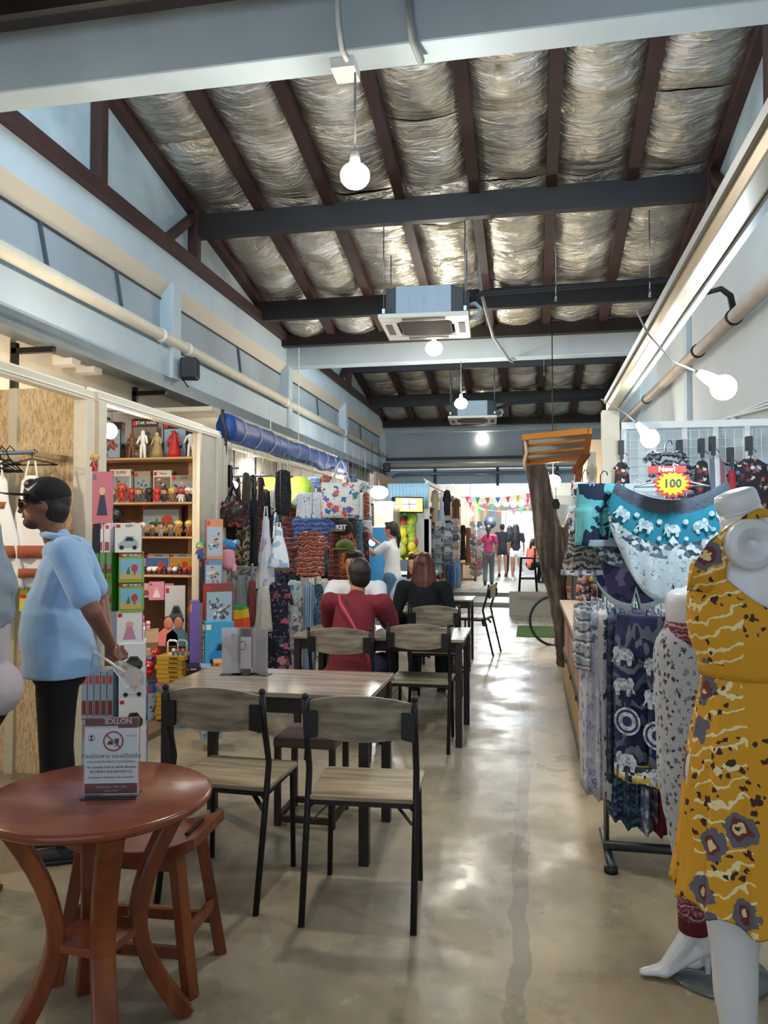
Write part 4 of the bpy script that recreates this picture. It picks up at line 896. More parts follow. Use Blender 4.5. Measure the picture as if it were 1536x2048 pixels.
# dresses on the rail
t=thing('clothes_rail','short chrome clothes rail against the chipboard, holding the white dresses','clothes rail',(-3.25,4.0,at(50,905,y=4.0).z)); bm=B(); cyl(bm,(-.49,0,0),(.42,0,0),.012); obj('rail',bm,STEEL,t,True); bm=B(); bx(bm,.36,.39,.0,.36,-.015,.015); obj('bracket',bm,PLY,t)
WD=mat('white_cotton','#e4e2dd',.95,var=.03); RUST=mat('rust_fabric','#9a5233',.9)
for i,(dx,l) in enumerate(((.24,'white sundress with two rust bands, front of the left rail'),(.42,'white sundress with rust bands, second on the left rail'),(.06,'white sundress with rust bands half hidden at the photo edge'))):
    t=garment('dress',(-3.25+dx,3.93+.05*i,at(50,912,y=4.0).z-.02),.36,.74,WD,l,'dress',rz=.15+.2*(i-1),group='white and rust sundresses'); 
    for z,h_ in ((-.25,.04),(-.50,.07),(-.63,.05)):
        bm=B(); f=.36 if z>-.4 else (.70 if z>-.7 else .80); f2=.36 if z>-.4 else (.78 if z>-.7 else .86)
        rings=[[Vector((math.cos(a)*.18*f_*1.07,math.sin(a)*.075*(.6 if z>-.4 else 1.05)*(1+.2*math.sin(7*a)),zz)) for a in [2*PI*k/32 for k in range(32)]] for f_,zz in ((f,z),(f2,z-h_))]
        ringloft(bm,rings); obj('rust_band',bm,RUST,t,True)
for i in range(14):
    x=-3.66+.052*i; bm=B(); tube(bm,[(.01,0,.0),(.03,0,.012),(.0,0,.04),(-.02,0,.01),(0,0,-.04)],.004,5); tube(bm,[(0,-.17,-.10),(0,0,-.035),(0,.17,-.10),(0,-.17,-.10)],.006,5)
    single('clothes_hanger',bm,BLK,'black plastic hanger crowded on the left rail above the white dresses','hanger',loc=(x,3.99,at(50,905,y=4.0).z),rz=random.uniform(-.3,.3),group='black hangers on the left rail')
for i,(x,m,c) in enumerate(((-3.62,GREYC,'grey'),(-3.52,DKMIX,'dark'),(-3.58,WD,'pale'),(-3.42,BEIGE,'beige'),(-3.32,BLK2,'black'))):
    garment('narrow',(x,4.0,1.80),.07,.75,m,c+' garment hanging edge-on behind the white sundresses','garment',hanger=False,depth=1.0,name='hanging_garment')
p=at(47,1200,y=3.95); bm=B(); box(bm,(0,0,0),(.05,.004,.13)); box(bm,(0,-.003,.02),(.04,.002,.02),mi=1); single('price_tag',bm,[mat('yellow_tag','#d9c83a',.5),RED],'yellow and red tag hanging below the white dresses','tag',loc=p)
# toy stall: far partition with shelves facing the camera
YS=5.95
t=thing('partition','plywood back wall of the toy stall carrying its shelves','partition',(-3.5,YS+.32,0)); bm=B(); bx(bm,-.22,.82,0,.018,0,2.3); obj('plywood',bm,PLYD,t); bm=B(); bx(bm,.58,.66,-.03,0,0,2.2); obj('batten',bm,PLY,t)
t=thing('partition_column','wide cream panel post between the toy stall and the hanging bags','post',(XF,YS,0)); bm=B(); bx(bm,-.05,.02,0,.38,0,2.33); obj('panel',bm,CREAM,t,bevel=.004); bm=B(); bx(bm,.0,.03,-.03,.0,0,2.33); obj('edge_strip',bm,IVORY,t)
shz=[]
for i,v in enumerate((914,1004,1073,1150)):
    p=at(330,v,y=YS); shz.append(p.z); bm=B(); bx(bm,-3.72,-2.72,YS,YS+.32,p.z-.018,p.z); single('wall_shelf',bm,PLY,['top plywood toy shelf with the tall figure boxes','second plywood toy shelf from the top','third plywood toy shelf from the top','fourth plywood toy shelf, crowded with tiny figures'][i],'shelf',group='plywood toy shelves',bevel=.002)
def fig(loc,h,cols,label,group,big=True,hair=None,cape=False):
    """small toy figure"""
    t=thing('toy_figure',label,'toy figure',loc,random.uniform(-.3,.3),group); b,hd,ac=cols; s=h
    bm=B(); 
    if big:
        for e in(-1,1): caps(bm,(e*.10*s,0,.06*s),(e*.09*s,0,.30*s),.07*s,.075*s); caps(bm,(e*.17*s,0,.46*s),(e*.24*s,-.04*s,.30*s),.055*s,.05*s)
        caps(bm,(0,0,.28*s),(0,0,.46*s),.13*s,.14*s,.8); obj('figure_body',bm,b,t,True)
        bm=B(); ell(bm,(0,0,.70*s),(.25*s,.21*s,.21*s)); obj('figure_head',bm,hd,t,True)
        bm=B(); ell(bm,(0,.03*s,.78*s),(.27*s,.22*s,.20*s)); obj('figure_hair',bm,ac,t,True)
        bm=B(); 
        for e in(-1,1): ell(bm,(e*.09*s,-.205*s,.69*s),(.035*s,.015*s,.045*s),None,8)
        obj('figure_eyes',bm,BLK,t)
    else:
        for e in(-1,1): caps(bm,(e*.09*s,0,.04*s),(e*.06*s,0,.48*s),.045*s,.06*s); caps(bm,(e*.13*s,0,.78*s),(e*.22*s,-.05*s,.55*s),.04*s,.035*s)
        caps(bm,(0,0,.50*s),(0,0,.78*s),.08*s,.12*s,.7); obj('figure_body',bm,b,t,True)
        bm=B(); ell(bm,(0,0,.92*s),(.07*s,.08*s,.09*s)); obj('figure_head',bm,hd,t,True)
        if cape:
            bm=B(); lathe(bm,[(.26*s,.02*s),(.20*s,.3*s),(.12*s,.7*s),(.06*s,.84*s)],(0,.05*s,0),16); obj('figure_cape',bm,ac,t,True)
    return t
def pm(c,r=.4): return mat('toy_'+c.strip('#'),c,r)
FL=pm('#c99a7c')
def carton(loc,s,rz,front,side,label,kind='car',logo='#c0282c',pic='#8a9ab0',title=None,sidet=None,cat='toy box',group=None,strip=None,tilt=None):
    """box with printed picture on its -y face and spine on its -x/+x faces; loc = centre of base"""
    w,d,h=s; t=thing('toy_box',label,cat,loc,rz,group,rot=tilt); bm=B(); box(bm,(0,0,h/2),(w,d,h)); 
    for f in bm.faces:
        bmn=f.calc_center_median(); f.material_index=1 if abs(bmn.x)>w*.49 else 0
    MI={}
    ms=[front,side]
    def mi(c):
        c=c if not isinstance(c,str) else pm(c)
        if c.name not in MI: MI[c.name]=len(ms); ms.append(c)
        return MI[c.name]
    y=-d/2-.0006
    def q(x0,x1,z0,z1,c,e=0): bx(bm,x0*w,x1*w,y-.0004-e,y,z0*h,z1*h,mi(c))
    if strip: q(-.5,.5,.86,1,strip); 
    q(-.46,-.46+.16*min(1,h/w),.84,.95,logo,.0004)
    for X,sg in((w/2+.0006,1),(-w/2-.0006,-1)):
        bx(bm,X-.0004,X+.0004,-d*.3,d*.3,h*.84,h*.94,mi(logo)); bx(bm,X-.0004,X+.0004,-d*.28,d*.28,h*.06,h*.30,mi(pic))
    if kind=='car':
        c=[(-.36,.16),(-.38,.30),(-.22,.38),(-.08,.56),(.20,.56),(.34,.40),(.40,.34),(.40,.18)]
        prism(bm,[(a*w,b*h) for a,b in c],y-.0009,y,mi(pic)); prism(bm,[(a*w,b*h) for a,b in ((-.13,.39),(-.04,.52),(.16,.52),(.24,.39))],y-.0013,y,mi('#23262b'))
        for cx in(-.24,.26): prism(bm,[((cx+.085*math.cos(a))*w,.17*h+.085*w*math.sin(a)) for a in [k*PI/8 for k in range(16)]],y-.0016,y,mi('#1c1c1e'))
    elif kind=='scene':
        q(-.44,.44,.10,.78,pic); q(-.44,.44,.10,.30,'#c7a86a',.0004); prism(bm,[(a*w,b*h) for a,b in((-.2,.28),(-.1,.55),(-.02,.28))],y-.0014,y,mi('#3f7a3a')); prism(bm,[((.15+.14*math.cos(a))*w,.48*h+.13*h*math.sin(a)) for a in [k*PI/6 for k in range(12)]],y-.0014,y,mi('#b8452f')); q(.12,.18,.25,.42,'#6a4a2c',.0006)
    elif kind=='robot':
        rnd=random.Random(label)
        q(-.45,.45,.08,.80,rnd.choice(['#9aa4b0','#7c6a5c','#8fa6b8']))
        for k in range(26):
            a=rnd.gauss(0,.17);b=.42+rnd.gauss(0,.15); a=max(-.34,min(.34,a)); b=max(.16,min(.72,b)); r1=rnd.uniform(.04,.12);r2=rnd.uniform(.02,.07); th=rnd.uniform(0,3)
            prism(bm,[((a+r1*math.cos(x)*math.cos(th)-r2*math.sin(x)*math.sin(th))*w,(b)*h+(r1*math.cos(x)*math.sin(th)+r2*math.sin(x)*math.cos(th))*w) for x in [j*PI/4 for j in range(8)]],y-.0008-.0002*k,y,mi(rnd.choice([pic,pic,'#3a3f48','#9a2f2a','#c7c9cc','#6f7681','#22252b'])))
    elif kind=='doll':
        prism(bm,[((.0+.10*math.cos(a))*w*1.6,.62*h+.08*h*math.sin(a)) for a in [k*PI/6 for k in range(12)]],y-.0012,y,mi('#d8b090')); prism(bm,[(a*w,b*h) for a,b in((-.26,.15),(-.1,.55),(.1,.55),(.26,.15))],y-.001,y,mi(pic))
    tcol='#f2efe8'
    if title: txt(bm,title,Matrix.Translation((.05*w,y-.0012,.90*h))@FRONT,min(.11*h,1.3*w/len(title)),mi('#2b2b30' if strip is None else tcol),.0002,bold=.0003)
    if sidet: txt(bm,sidet,Matrix.Translation((w/2+.0014,0,.5*h))@SIDE@Matrix.Rotation(PI/2,4,'Z'),min(d*.55,h*1.4/len(sidet)),mi(tcol),.0002,bold=.0005)
    if sidet: txt(bm,sidet,Matrix.Translation((-w/2-.0014,0,.5*h))@Matrix.Rotation(PI,4,'Z')@SIDE@Matrix.Rotation(PI/2,4,'Z'),min(d*.55,h*1.4/len(sidet)),mi(tcol),.0002,bold=.0005)
    obj('carton',bm,ms,t); return t
WB=pm('#dfe2e6'); GB=pm('#4f9c3a'); DB=pm('#23242c')
def onshelf(u,i,dy=.12): return Vector((at(u,1000,y=YS+dy).x,YS+dy,shz[i]))
# top shelf: dark movie-set boxes and tall figures
for u,w_,h_,c,k,l,ti in ((218,.26,.34,DB,'robot','dark display box behind the glowing bulb on the top toy shelf',None),(292,.25,.36,pm('#33302f'),'robot','black box lettered in white behind the white figure on the top toy shelf','STAR WARS'),(352,.22,.33,DB,'robot','black box behind the red robed figure on the top toy shelf',None)):
    carton(onshelf(u,0,.25),(w_,.06,h_),0,c,c,l,k,title=ti,pic='#6a5240',strip='#1b1a1c')
fig(onshelf(285,0),.245,(pm('#e6e6e2'),pm('#e6e6e2'),pm('#222222')),'tall white armoured toy figure on the top shelf','tall figures on the top toy shelf',False)
fig(onshelf(313,0),.225,(pm('#b59a6a'),pm('#c9b58a'),pm('#a8905c')),'tan robed toy figure on the top shelf','tall figures on the top toy shelf',False,cape=True)
fig(onshelf(347,0),.24,(pm('#b3221f'),pm('#b3221f'),pm('#c32a22')),'red robed toy figure on the top shelf','tall figures on the top toy shelf',False,cape=True)
fig(onshelf(381,0),.235,(pm('#e8e8e4'),pm('#2a2a2c'),pm('#2a2a2c')),'white and black toy figure at the right end of the top shelf','tall figures on the top toy shelf',False)
fig(onshelf(262,0),.22,(pm('#6a4028'),pm('#7a4c30'),pm('#5a3a22')),'brown toy figure beside the bulb on the top shelf','tall figures on the top toy shelf',False)
# second shelf
for u,w_,h_,c,pc,l,ti in ((207,.12,.27,WB,'#c28a4a','narrow white box at the left end of the second toy shelf',None),(243,.20,.30,WB,'#6f7c8c','white box with grey robot picture on the second toy shelf','SUPER'),(287,.15,.28,pm('#a39e92'),'#a9922f','grey box with gold robot picture on the second toy shelf',None),(327,.17,.285,WB,'#2f7fc0','white box with bright blue robot picture on the second toy shelf','Hero'),(368,.21,.24,pm('#8f8c88'),'#b8322a','grey box with red picture at the right end of the second toy shelf','DARK')):
    carton(onshelf(u,1,.25),(w_,.05,h_),0,c,c,l,'robot',title=ti,pic=pc)
cf=[(225,'#3a5a34','#8a6a3a'),(243,'#a32a22','#b8482a'),(262,'#8a1f1f','#b8322a'),(277,'#4a4038','#7a5a34'),(297,'#1c1c20','#2a2a30'),(313,'#b8282a','#c83a34'),(328,'#25282c','#2c3034'),(343,'#7a5a3a','#c9a84a'),(362,'#c8c4c0','#a83a34'),(376,'#1d1d20','#e4e4e4'),(387,'#2a2a2c','#dcdcdc')]
for i,(u,c1,c2) in enumerate(cf): fig(onshelf(u,1,.08),.13 if i!=1 else .17,(pm(c1),FL if i%3==0 else pm(c2),pm(c2)),'big-headed toy figure on the second shelf, %s from the left, %s'%(['one','two','three','four','five','six','seven','eight','nine','ten','eleven'][i],['green and tan','red and orange, tallest','dark red','brown','black','bright red','charcoal','tan and gold','white and red','black and white','black and pale'][i]),'big-headed figures on the second toy shelf')
# third shelf
carton(onshelf(325,2,.26),(.38,.05,.30),0,pm('#5a2e22'),pm('#4a261c'),'wide brown box with a desert scene on the third toy shelf','scene',pic='#8fa8bc',strip='#6a2a1c')
t=fig(onshelf(230,2,.05),.26,(BLK2,pm('#2a2a2e'),pm('#1c1c1e')),'large black-helmeted toy figure at the left of the third shelf','figures on the third toy shelf')
for i,(u,c1,c2) in enumerate(((266,'#b8606a','#d88a90'),(285,'#6a6a6e','#d8d8d8'),(305,'#4a4a52','#2a2a2e'),(322,'#8a8a92','#3a3a44'),(342,'#5a5a66','#44444e'),(357,'#9a6a3a','#dcc040'),(378,'#8a4a2a','#e0c23a'))): fig(onshelf(u,2,.08),.125 if i<5 else .14,(pm(c1),FL,pm(c2)),'small toy figure on the third shelf with %s hair'%['pink','white','black, smaller','black and grey','dark grey','yellow, left of two','yellow, right of two'][i],'figures on the third toy shelf')
# fourth shelf: boxes and tiny figures
for u,w_,c,pc,l,ti in ((275,.22,pm('#b8aab8'),'#b890b0','lilac-grey box at the left of the fourth toy shelf',None),(318,.24,pm('#b0b2c4'),'#3f6cb0','pale box with a blue band on the fourth toy shelf','BUDDIES'),(366,.22,pm('#b8b8c4'),'#c08a3a','pale box with an orange band on the fourth toy shelf','BUNKER')):
    carton(onshelf(u,3,.26),(w_,.05,.17),0,c,c,l,'scene',title=ti,pic=pc)
for i in range(24):
    u=269+i*5.1; c=random.choice(['#c03a34','#e8e8e8','#2f2f34','#d88a90','#b8282a','#f0f0f0']); bm=B(); ell(bm,(0,0,.045),.022,None,10,1); caps(bm,(0,0,.012),(0,0,.03),.014,.015,seg=8)
    single('toy_figure',bm,[pm('#a83a34') if i%2 else pm('#44444c'),pm(c)],'tiny big-headed toy figure in the crowded row on the fourth shelf','toy figure',loc=onshelf(u,3,.05+.06*(i%2)),group='tiny figures on the fourth toy shelf')
# stack of boxes at the stall's near side; right faces look to the aisle
SC=1
def stack(u,vb,vt,y,w,d,**k):
    p=at(u,vb,y=y); h=(vb-vt)*ppm(u,y); w=w*(SC if y<4.6 else 1); d=d*(.75 if y<4.6 else 1); return carton((p.x,y+d/2,p.z),(w,d,h),k.pop('rz',.46),k.pop('front'),k.pop('side'),**k)
ys=4.08; SC=.86
stack(247,1600,1462,ys,.17,.28,front=WB,side=pm('#8fa8c4'),label='white car box at the very bottom of the tall toy stack',pic='#b8bcc0')
zz=0
rows=[(1462,1398,'white box with a dark race car, near the bottom of the tall toy stack','#3a3434',WB),(1398,1345,'white box with a silver race car, mid-height in the tall toy stack','#c8ccd0',pm('#cfd4da')),(1345,1288,'white box with a dark sports car in the tall toy stack, at hand height','#4a4240',WB)]
for vb,vt,l,pc,fr in rows: stack(247,vb,vt,ys,.17,.28,front=fr,side=pm('#9fb4cc'),label=l,pic=pc)
for k,(vb,vt,l) in enumerate(((1600,1440,'upright blue-grey box spine at the foot of the toy stack'),(1440,1345,'upright blue-grey box spine at hip height of the blue-polo person'))):
    for j in range(5):
        p=at(160+j*13,vb,y=ys+.01); s=ppm(190,ys); bm=B(); bx(bm,0,.036,0,.2,0,(vb-vt)*s); bx(bm,.006,.030,-.001,0,(vb-vt)*s*.75,(vb-vt)*s*.92,1); bx(bm,.005,.031,-.001,0,(vb-vt)*s*.1,(vb-vt)*s*.4,2)
        single('toy_box',bm,[pm('#8ba3bd'),pm('#b04a50'),pm('#7a3038')],l+', %s from the left'%ORD[j],'toy box',loc=(p.x,ys+.02,p.z),group='upright car box spines, row %s'%('low' if k==0 else 'high'))
stack(243,1288,1224,ys,.16,.26,front=WB,side=pm('#b06a90'),label='white and pink box with a pink castle picture in the tall toy stack',kind='doll',pic='#c88aa8')
stack(212,1288,1224,ys,.10,.26,front=pm('#a8b8d4'),side=pm('#b06a90'),label='blue and lilac box spine beside the pink castle box',kind='none',pic='#b890b8')
for k,(vb,vt) in enumerate(((1224,1165),(1165,1105))):
    stack(246,vb,vt,ys,.155,.26,front=pm('#7fae3c'),side=GB,label='green and brown game box with a desert island picture, %s of two'%('lower','upper')[k],kind='scene',pic='#7fb0d0',title='MY WORLD',strip='#6a3a22')
    for j in range(3): 
        p=at(182+j*13,vb,y=ys); s=ppm(200,ys); h=(vb-vt)*s; bm=B(); bx(bm,0,.036,0,.18,0,h); bx(bm,.010,.028,-.001,0,h*.45,h*.95,1); bx(bm,.0,.036,-.0008,0,h*.30,h*.6,2); prism(bm,[(.006,h*.12),(.030,h*.12),(.020,h*.26)],-.0015,0,3)
        single('toy_box',bm,[GB,pm('#7a8a90'),pm('#6a4a3a'),pm('#b03a34')],'%s green game box spine from the left in the %s green row'%(ORD[j],('lower','upper')[k]),'toy box',loc=(p.x,ys+.02,p.z),group='green game box spines')
stack(240,1105,1046,ys,.165,.26,front=pm('#dcdad4'),side=pm('#d4d8e2'),label='white box with a silver convertible above the green game boxes',pic='#9fb0b4',title='CITY')
for j in range(2):
    p=at(190+j*14,1105,y=ys); s=ppm(200,ys); h=59*s; bm=B(); bx(bm,0,.038,0,.18,0,h); bx(bm,.010,.030,-.001,0,h*.8,h*.93,1); bx(bm,.005,.033,-.001,0,h*.06,h*.36,2)
    single('toy_box',bm,[pm('#dfe2ec'),pm('#b8383c'),pm('#a34a66')],'%s white car box spine with a maroon label, above the green boxes'%('left','right')[j],'toy box',loc=(p.x,ys+.02,p.z),group='white car box spines')
stack(180,1105,1048,ys,.05,.2,front=DB,side=DB,label='narrow black box at the left of the white car boxes',kind='none',pic='#8a7a70',cat='toy box')
stack(198,1046,943,ys,.13,.10,front=pm('#c4707c'),side=pm('#a8788c'),label='tall pink boxed doll standing on top of the toy stack',kind='doll',pic='#3a3a4a',logo='#7a6a70')
fig(at(189,943,y=4.1),.11,(pm('#a83a34'),FL,pm('#d0a83a')),'tiny yellow-haired figure standing on the tall pink box','figures on boxes')
# pink corner and gift boxes
def cb(u,v0,v1,y,w,d,c,l,**k): return stack(u,v1,v0,y,w,d,front=pm(c),side=pm(c),label=l,**k)
cb(284,1168,1195,5.9,.14,.14,'#c9b0a8','pale pink cube box under the fourth shelf',kind='doll',pic='#8a5a48')
cb(305,1165,1200,5.85,.12,.14,'#d48aa0','bright pink heart-print gift box under the fourth shelf',kind='doll',pic='#e8d4dc')
cb(328,1168,1198,5.9,.10,.12,'#a86a80','dusky pink gift box right of the bright pink one',kind='none',pic='#c890a0')
cb(288,1262,1285,5.7,.15,.16,'#cba98c','pale peach carton with pink toys on top',kind='none')
cb(287,1286,1318,5.68,.14,.16,'#8a6a52','brown carton below the peach one',kind='doll',pic='#c8a080')
for i,(u,v,c) in enumerate(((275,1253,'#e0a0b4'),(286,1255,'#d88aa6'),(296,1252,'#eab8c4'),(284,1240,'#c46a88'),(281,1222,'#b86a78'))): fig(at(u,v+8,y=5.72),.075,(pm(c),pm('#f0dce0'),pm(c)),'small pink toy %s on the pile of pink toys'%['at the left','in front','at the right','in the middle','at the back top'][i],'small pink toys')
cb(347,1172,1262,5.9,.16,.05,'#c6c8cc','tall pale poster box leaning behind the photo stand-ups',kind='car',pic='#50606a')
for u,c,h_,l in ((337,'#e88a88','#c9806c','pink-shirted cardboard portrait stand-up among the toys'),(357,'#4a7a90','#b07a60','blue-shirted cardboard portrait stand-up among the toys')):
    p=at(u,1292,y=5.75); t=thing('portrait_standup',l,'cardboard figure',p); bm=B(); prism(bm,[(-.11,0),(.09,0),(.08,.09),(.03,.14),(-.04,.14),(-.10,.09)],-.006,.006); obj('shoulders',bm,pm(c,.7),t); bm=B(); ell(bm,(0,-.004,.18),(.040,.012,.052)); obj('face',bm,pm(h_,.7),t,True); bm=B(); ell(bm,(0,.002,.205),(.046,.012,.035)); obj('hair',bm,HAIRB,t,True)
for i,(u,v,r_,c) in enumerate(((311,1303,.028,'#c62420'),(298,1330,.042,'#d02420'),(302,1316,.025,'#4a4a9a'))):
    p=at(u,v,y=5.6); t=thing('toy_figure',['small glossy red ball toy above the larger one','large glossy red ball toy beside the yellow boxes','blue toy between the two red balls'][i],'toy figure',p); bm=B(); ell(bm,(0,0,0),r_); ell(bm,(0,0,-r_*1.2),r_*.8); obj('toy_body',bm,mat('gloss'+c,c,.12),t,True); bm=B(); ell(bm,(-r_*.3,-r_*.85,.0),r_*.22,None,8); ell(bm,(r_*.3,-r_*.85,0),r_*.22,None,8); obj('toy_eyes',bm,WHT,t,True)
# stacks of flat yellow boxes
yb=5.55; s=ppm(340,yb)
cols=['#b89238']*6+['#3a7ab0','#b86a86']+['#c09a3c']*6; p0=at(338,1440,y=yb); z=p0.z; z=max(z,.02)
hh=(at(338,1312,y=yb).z-z)/14
for i,c in enumerate(cols):
    bm=B(); w=.215+.01*math.sin(i*3); box(bm,(0,.13,hh*.5),(w,.26,hh*.9)); box(bm,(.03,-.001,hh*.5),(.07,.003,hh*.35),mi=1); box(bm,(w/2,.1,hh*.5),(.003,.06,hh*.35),mi=1)
    single('flat_toy_box',bm,[pm(c),pm('#6a5020')],('flat yellow toy box, %s from the bottom of the tall yellow stack'%ORD[i] if c not in('#3a7ab0','#b86a86') else {'#3a7ab0':'flat blue box in the middle of the yellow stack','#b86a86':'flat pink box in the middle of the yellow stack'}[c]),'toy box',loc=(p0.x+.006*math.sin(i*5),yb,z+i*hh),rz=.03*math.sin(i*7),group='flat boxes in the yellow stack' if c not in('#3a7ab0','#b86a86') else None)
cb(338,1440,1475,5.55,.22,.26,'#6f8ca8','pale blue box under the yellow stack',kind='none')
for k,(u,l) in enumerate(((345,'white arched toy frame on the yellow stack'),(364,'pale grey arched toy frame on the yellow stack'))):
    p=at(u,1308,y=5.62); bm=B(); tube(bm,[(-.04,0,0),(-.04,0,.09),(-.025,0,.105),(.025,0,.105),(.04,0,.09),(.04,0,0),(-.04,0,0)],.009,6); single('toy_arch',bm,WHT if k==0 else pm('#9aa4ac'),l,'toy',loc=p)
for i,u in enumerate((347,356,366)): fig(at(u,1312,y=5.5),.06,(pm('#5a7a94'),pm('#e8e8e8') if i==0 else FL,pm('#c8ccd0') if i==0 else pm('#a83a34')),'small toy figure on top of the yellow stack, %s'%['with white hair','in the middle','at the right'][i],'figures on the yellow stack')
cb(300,1370,1455,5.6,.14,.2,'#3f5a9a','blue comic-print box left of the yellow stack',kind='robot',pic='#b8423a')
cb(272,1260,1360,4.3,.035,.2,'#d8dadd','thin white box edge right of the car boxes',kind='none')
cb(276,1375,1560,4.3,.04,.2,'#3a56a0','blue box edge right of the lower car boxes',kind='none')
# right cluster in front of the panel post
def front(u0,u1,v0,v1,y,d,fc,sc,l,rz=0,**k):
    uc=(u0+u1)/2; p=at(uc,v1,y=y); s_=ppm(uc,y); return carton((p.x,y+d/2,p.z),((u1-u0)*s_*.86,d,(v1-v0)*s_),rz+.46,pm(fc),pm(sc),l,**k)
front(372,394,1203,1335,5.62,.10,'#6a5aa8','#5a4a98','tall slim purple box standing right of the yellow stack',kind='none',logo='#d8802a',pic='#5a9ac8')
front(385,402,1120,1205,5.72,.22,'#1b1a24','#1b1a24','narrow black box spine with white lettering above the purple box',kind='none',sidet='WARRIOR',pic='#7a2a2a')
front(400,440,1120,1172,5.75,.1,'#5f7aa0','#2a4a80','box with blue and gold castle picture right of the black box',kind='robot',pic='#b8863a',rz=.1)
front(397,462,1168,1248,5.68,.12,'#7a3a34','#a82a26','red box with a grey robot picture',kind='robot',pic='#5a5a62',rz=.12)
front(395,462,1245,1338,5.60,.14,'#3f9ac4','#235a78','bright blue box with a blue vintage car picture',kind='car',pic='#1f78c8',sidet='CREATE',rz=.12,logo='#e0dcd0')
front(404,442,1038,1118,5.80,.09,'#b87a58','#2a4a88','upright box with orange picture and a blue spine leaning on the panel post',kind='robot',pic='#c8a080',rz=.1)
front(358,388,1335,1375,5.35,.2,'#15151c','#15151c','black box lying near the front table corner with white lettering',kind='none',title='DRAX',strip='#15151c')
front(388,412,1335,1372,5.4,.2,'#8a9ac4','#5a6ab0','small lilac box beside the black lettered one',kind='robot',pic='#c0504a')
front(412,470,1325,1372,5.45,.2,'#c8a040','#a87a30','yellow-edged box behind the clear card holders',kind='robot',pic='#4a7ab0')
front(385,435,1440,1480,5.0,.2,'#7fa0b8','#a85a3a','box of coloured toys on the floor under the front table',kind='robot',pic='#b8523a')
front(500,545,1395,1425,5.4,.2,'#b8a040','#4a7ab0','yellow and blue box on the floor behind the front table leg',kind='robot',pic='#3a6ab8')
t=fig(at(400,1118,y=5.75),.14,(pm('#2a4a8a'),FL,pm('#3a9a4a')),'green-capped toy figure standing on the black box spine','figures on boxes')
# toy stall floor board
bm=B(); bx(bm,-3.72,-2.72,4.5,6.3,0,.05); single('low_platform',bm,wood('#5a4a3c','#74604c','#84705a',1,6),'low wooden deck under the toy stall','floor deck')
cable=at(220,862,y=4.9); t=thing('stall_bulb','bare warm bulb hanging before the top toy shelf','light bulb',cable); bm=B(); ell(bm,(0,0,0),(.05,.05,.055)); obj('bulb',bm,GLW,t,True); bm=B(); cyl(bm,(0,0,.035),(-.02,0,.09),.02,.016,12); obj('socket',bm,BLK,t,True); bm=B(); tube(bm,[(-.02,0,.09),(-.04,0,.14),Vector((XF,cable.y,2.34))-cable],.004,5); obj('cord',bm,BLK,t)
point('lamp_light',cable+Vector((0,-.06,-.02)),46,WARM,.04)
t=thing('stall_bulb','bare warm bulb in the near clothes stall, left of the white sundresses','light bulb',(-3.15,2.9,2.1)); bm=B(); ell(bm,(0,0,0),.04); obj('bulb',bm,GLW,t,True); bm=B(); tube(bm,[(0,0,.03),(.0,0,.1),(.45,.1,.25)],.005,5); obj('cord',bm,BLK,t); point('lamp_light',(-3.12,2.95,2.03),26,WARM,.04)  # extra bulb and its light, out of view, added to brighten the chipboard
# pig-like plush etc
p=at(457,1100,y=6.1); t=thing('plush_toy','pink plush toy with a blue flower scarf hanging at the toy stall corner','plush toy',p); bm=B(); caps(bm,(0,0,-.03),(.0,0,-.12),.055,.06); 
for e in(-1,1): caps(bm,(e*.05,0,-.13),(e*.06,-.02,-.17),.022,.02)
obj('body',bm,pm('#e09aa4',.9),t,True); bm=B(); ell(bm,(0,0,.04),(.075,.05,.05)); 
for e in(-1,1): ell(bm,(e*.07,0,.06),(.035,.02,.03))
obj('scarf',bm,P_('floral',['#2f86c0','#d86a4a','#e8d8a0'],18,thr=.3),t,True); bm=B(); caps(bm,(-.06,.02,.0),(-.065,.02,-.14),.04,.03); obj('side_plush',bm,pm('#d88a62',.9),t,True)
# ================================================================ CLOTHES STALL C
t=thing('rolled_awning','long blue tarpaulin awning rolled up along the left stalls','awning',(XF+.02,6.46,2.46)); L_=4.3; BT=mat('blue_tarpaulin','#214c96',.45,var=.25,vs=8,bump=.6,bs=9)
bm=B(); rings=[]
for i in range(40):
    s_=i/39; rings.append([Vector((math.cos(a)*.085*(1+.3*noise.noise(Vector((s_*9,a*1.3,1)))),s_*L_,math.sin(a)*.115*(1+.3*noise.noise(Vector((s_*9,a*1.3,3))))-.02*math.sin(PI*s_))) for a in [2*PI*k/20 for k in range(20)]])
ringloft(bm,rings); obj('rolled_tarpaulin',bm,BT,t,True); bm=B()
for i in range(10): y=.3+i*.42; tube(bm,[(math.cos(a)*.092,y+.03*math.sin(a),math.sin(a)*.122-.01) for a in [k*PI/8 for k in range(17)]],.005,5)
obj('lacing',bm,pm('#b8b4a8'),t); bm=B(); bx(bm,-.06,-.02,0,L_,-.16,-.11); obj('under_rail',bm,mat('warm_rail','#cfb48c',.6),t)
bm=B(); tube(bm,[(-.02,0,.14),(0,-.05,.05),(.02,-.02,-.05),(0,0,-.3)],.018,8); obj('bracket',bm,DGREY,t)
bm=B(); bx(bm,-3.72,XF-.1,6.45,11.0,2.60,2.64); single('stall_ceiling',bm,mat('cream_ceiling_board','#cfc4ae',.8),'cream board ceiling of the clothes stall behind the blue awning','stall ceiling')
frame_stall('market_stall','cream frame behind the blue awning over the hanging dresses',6.4,10.9,2.3)
bm=B(); bx(bm,-3.74,-3.71,6.4,11,0,2.6); single('stall_backdrop',bm,mat('pale_backdrop','#b9b3a6',.8),'pale back panel of the clothes stall','panel')
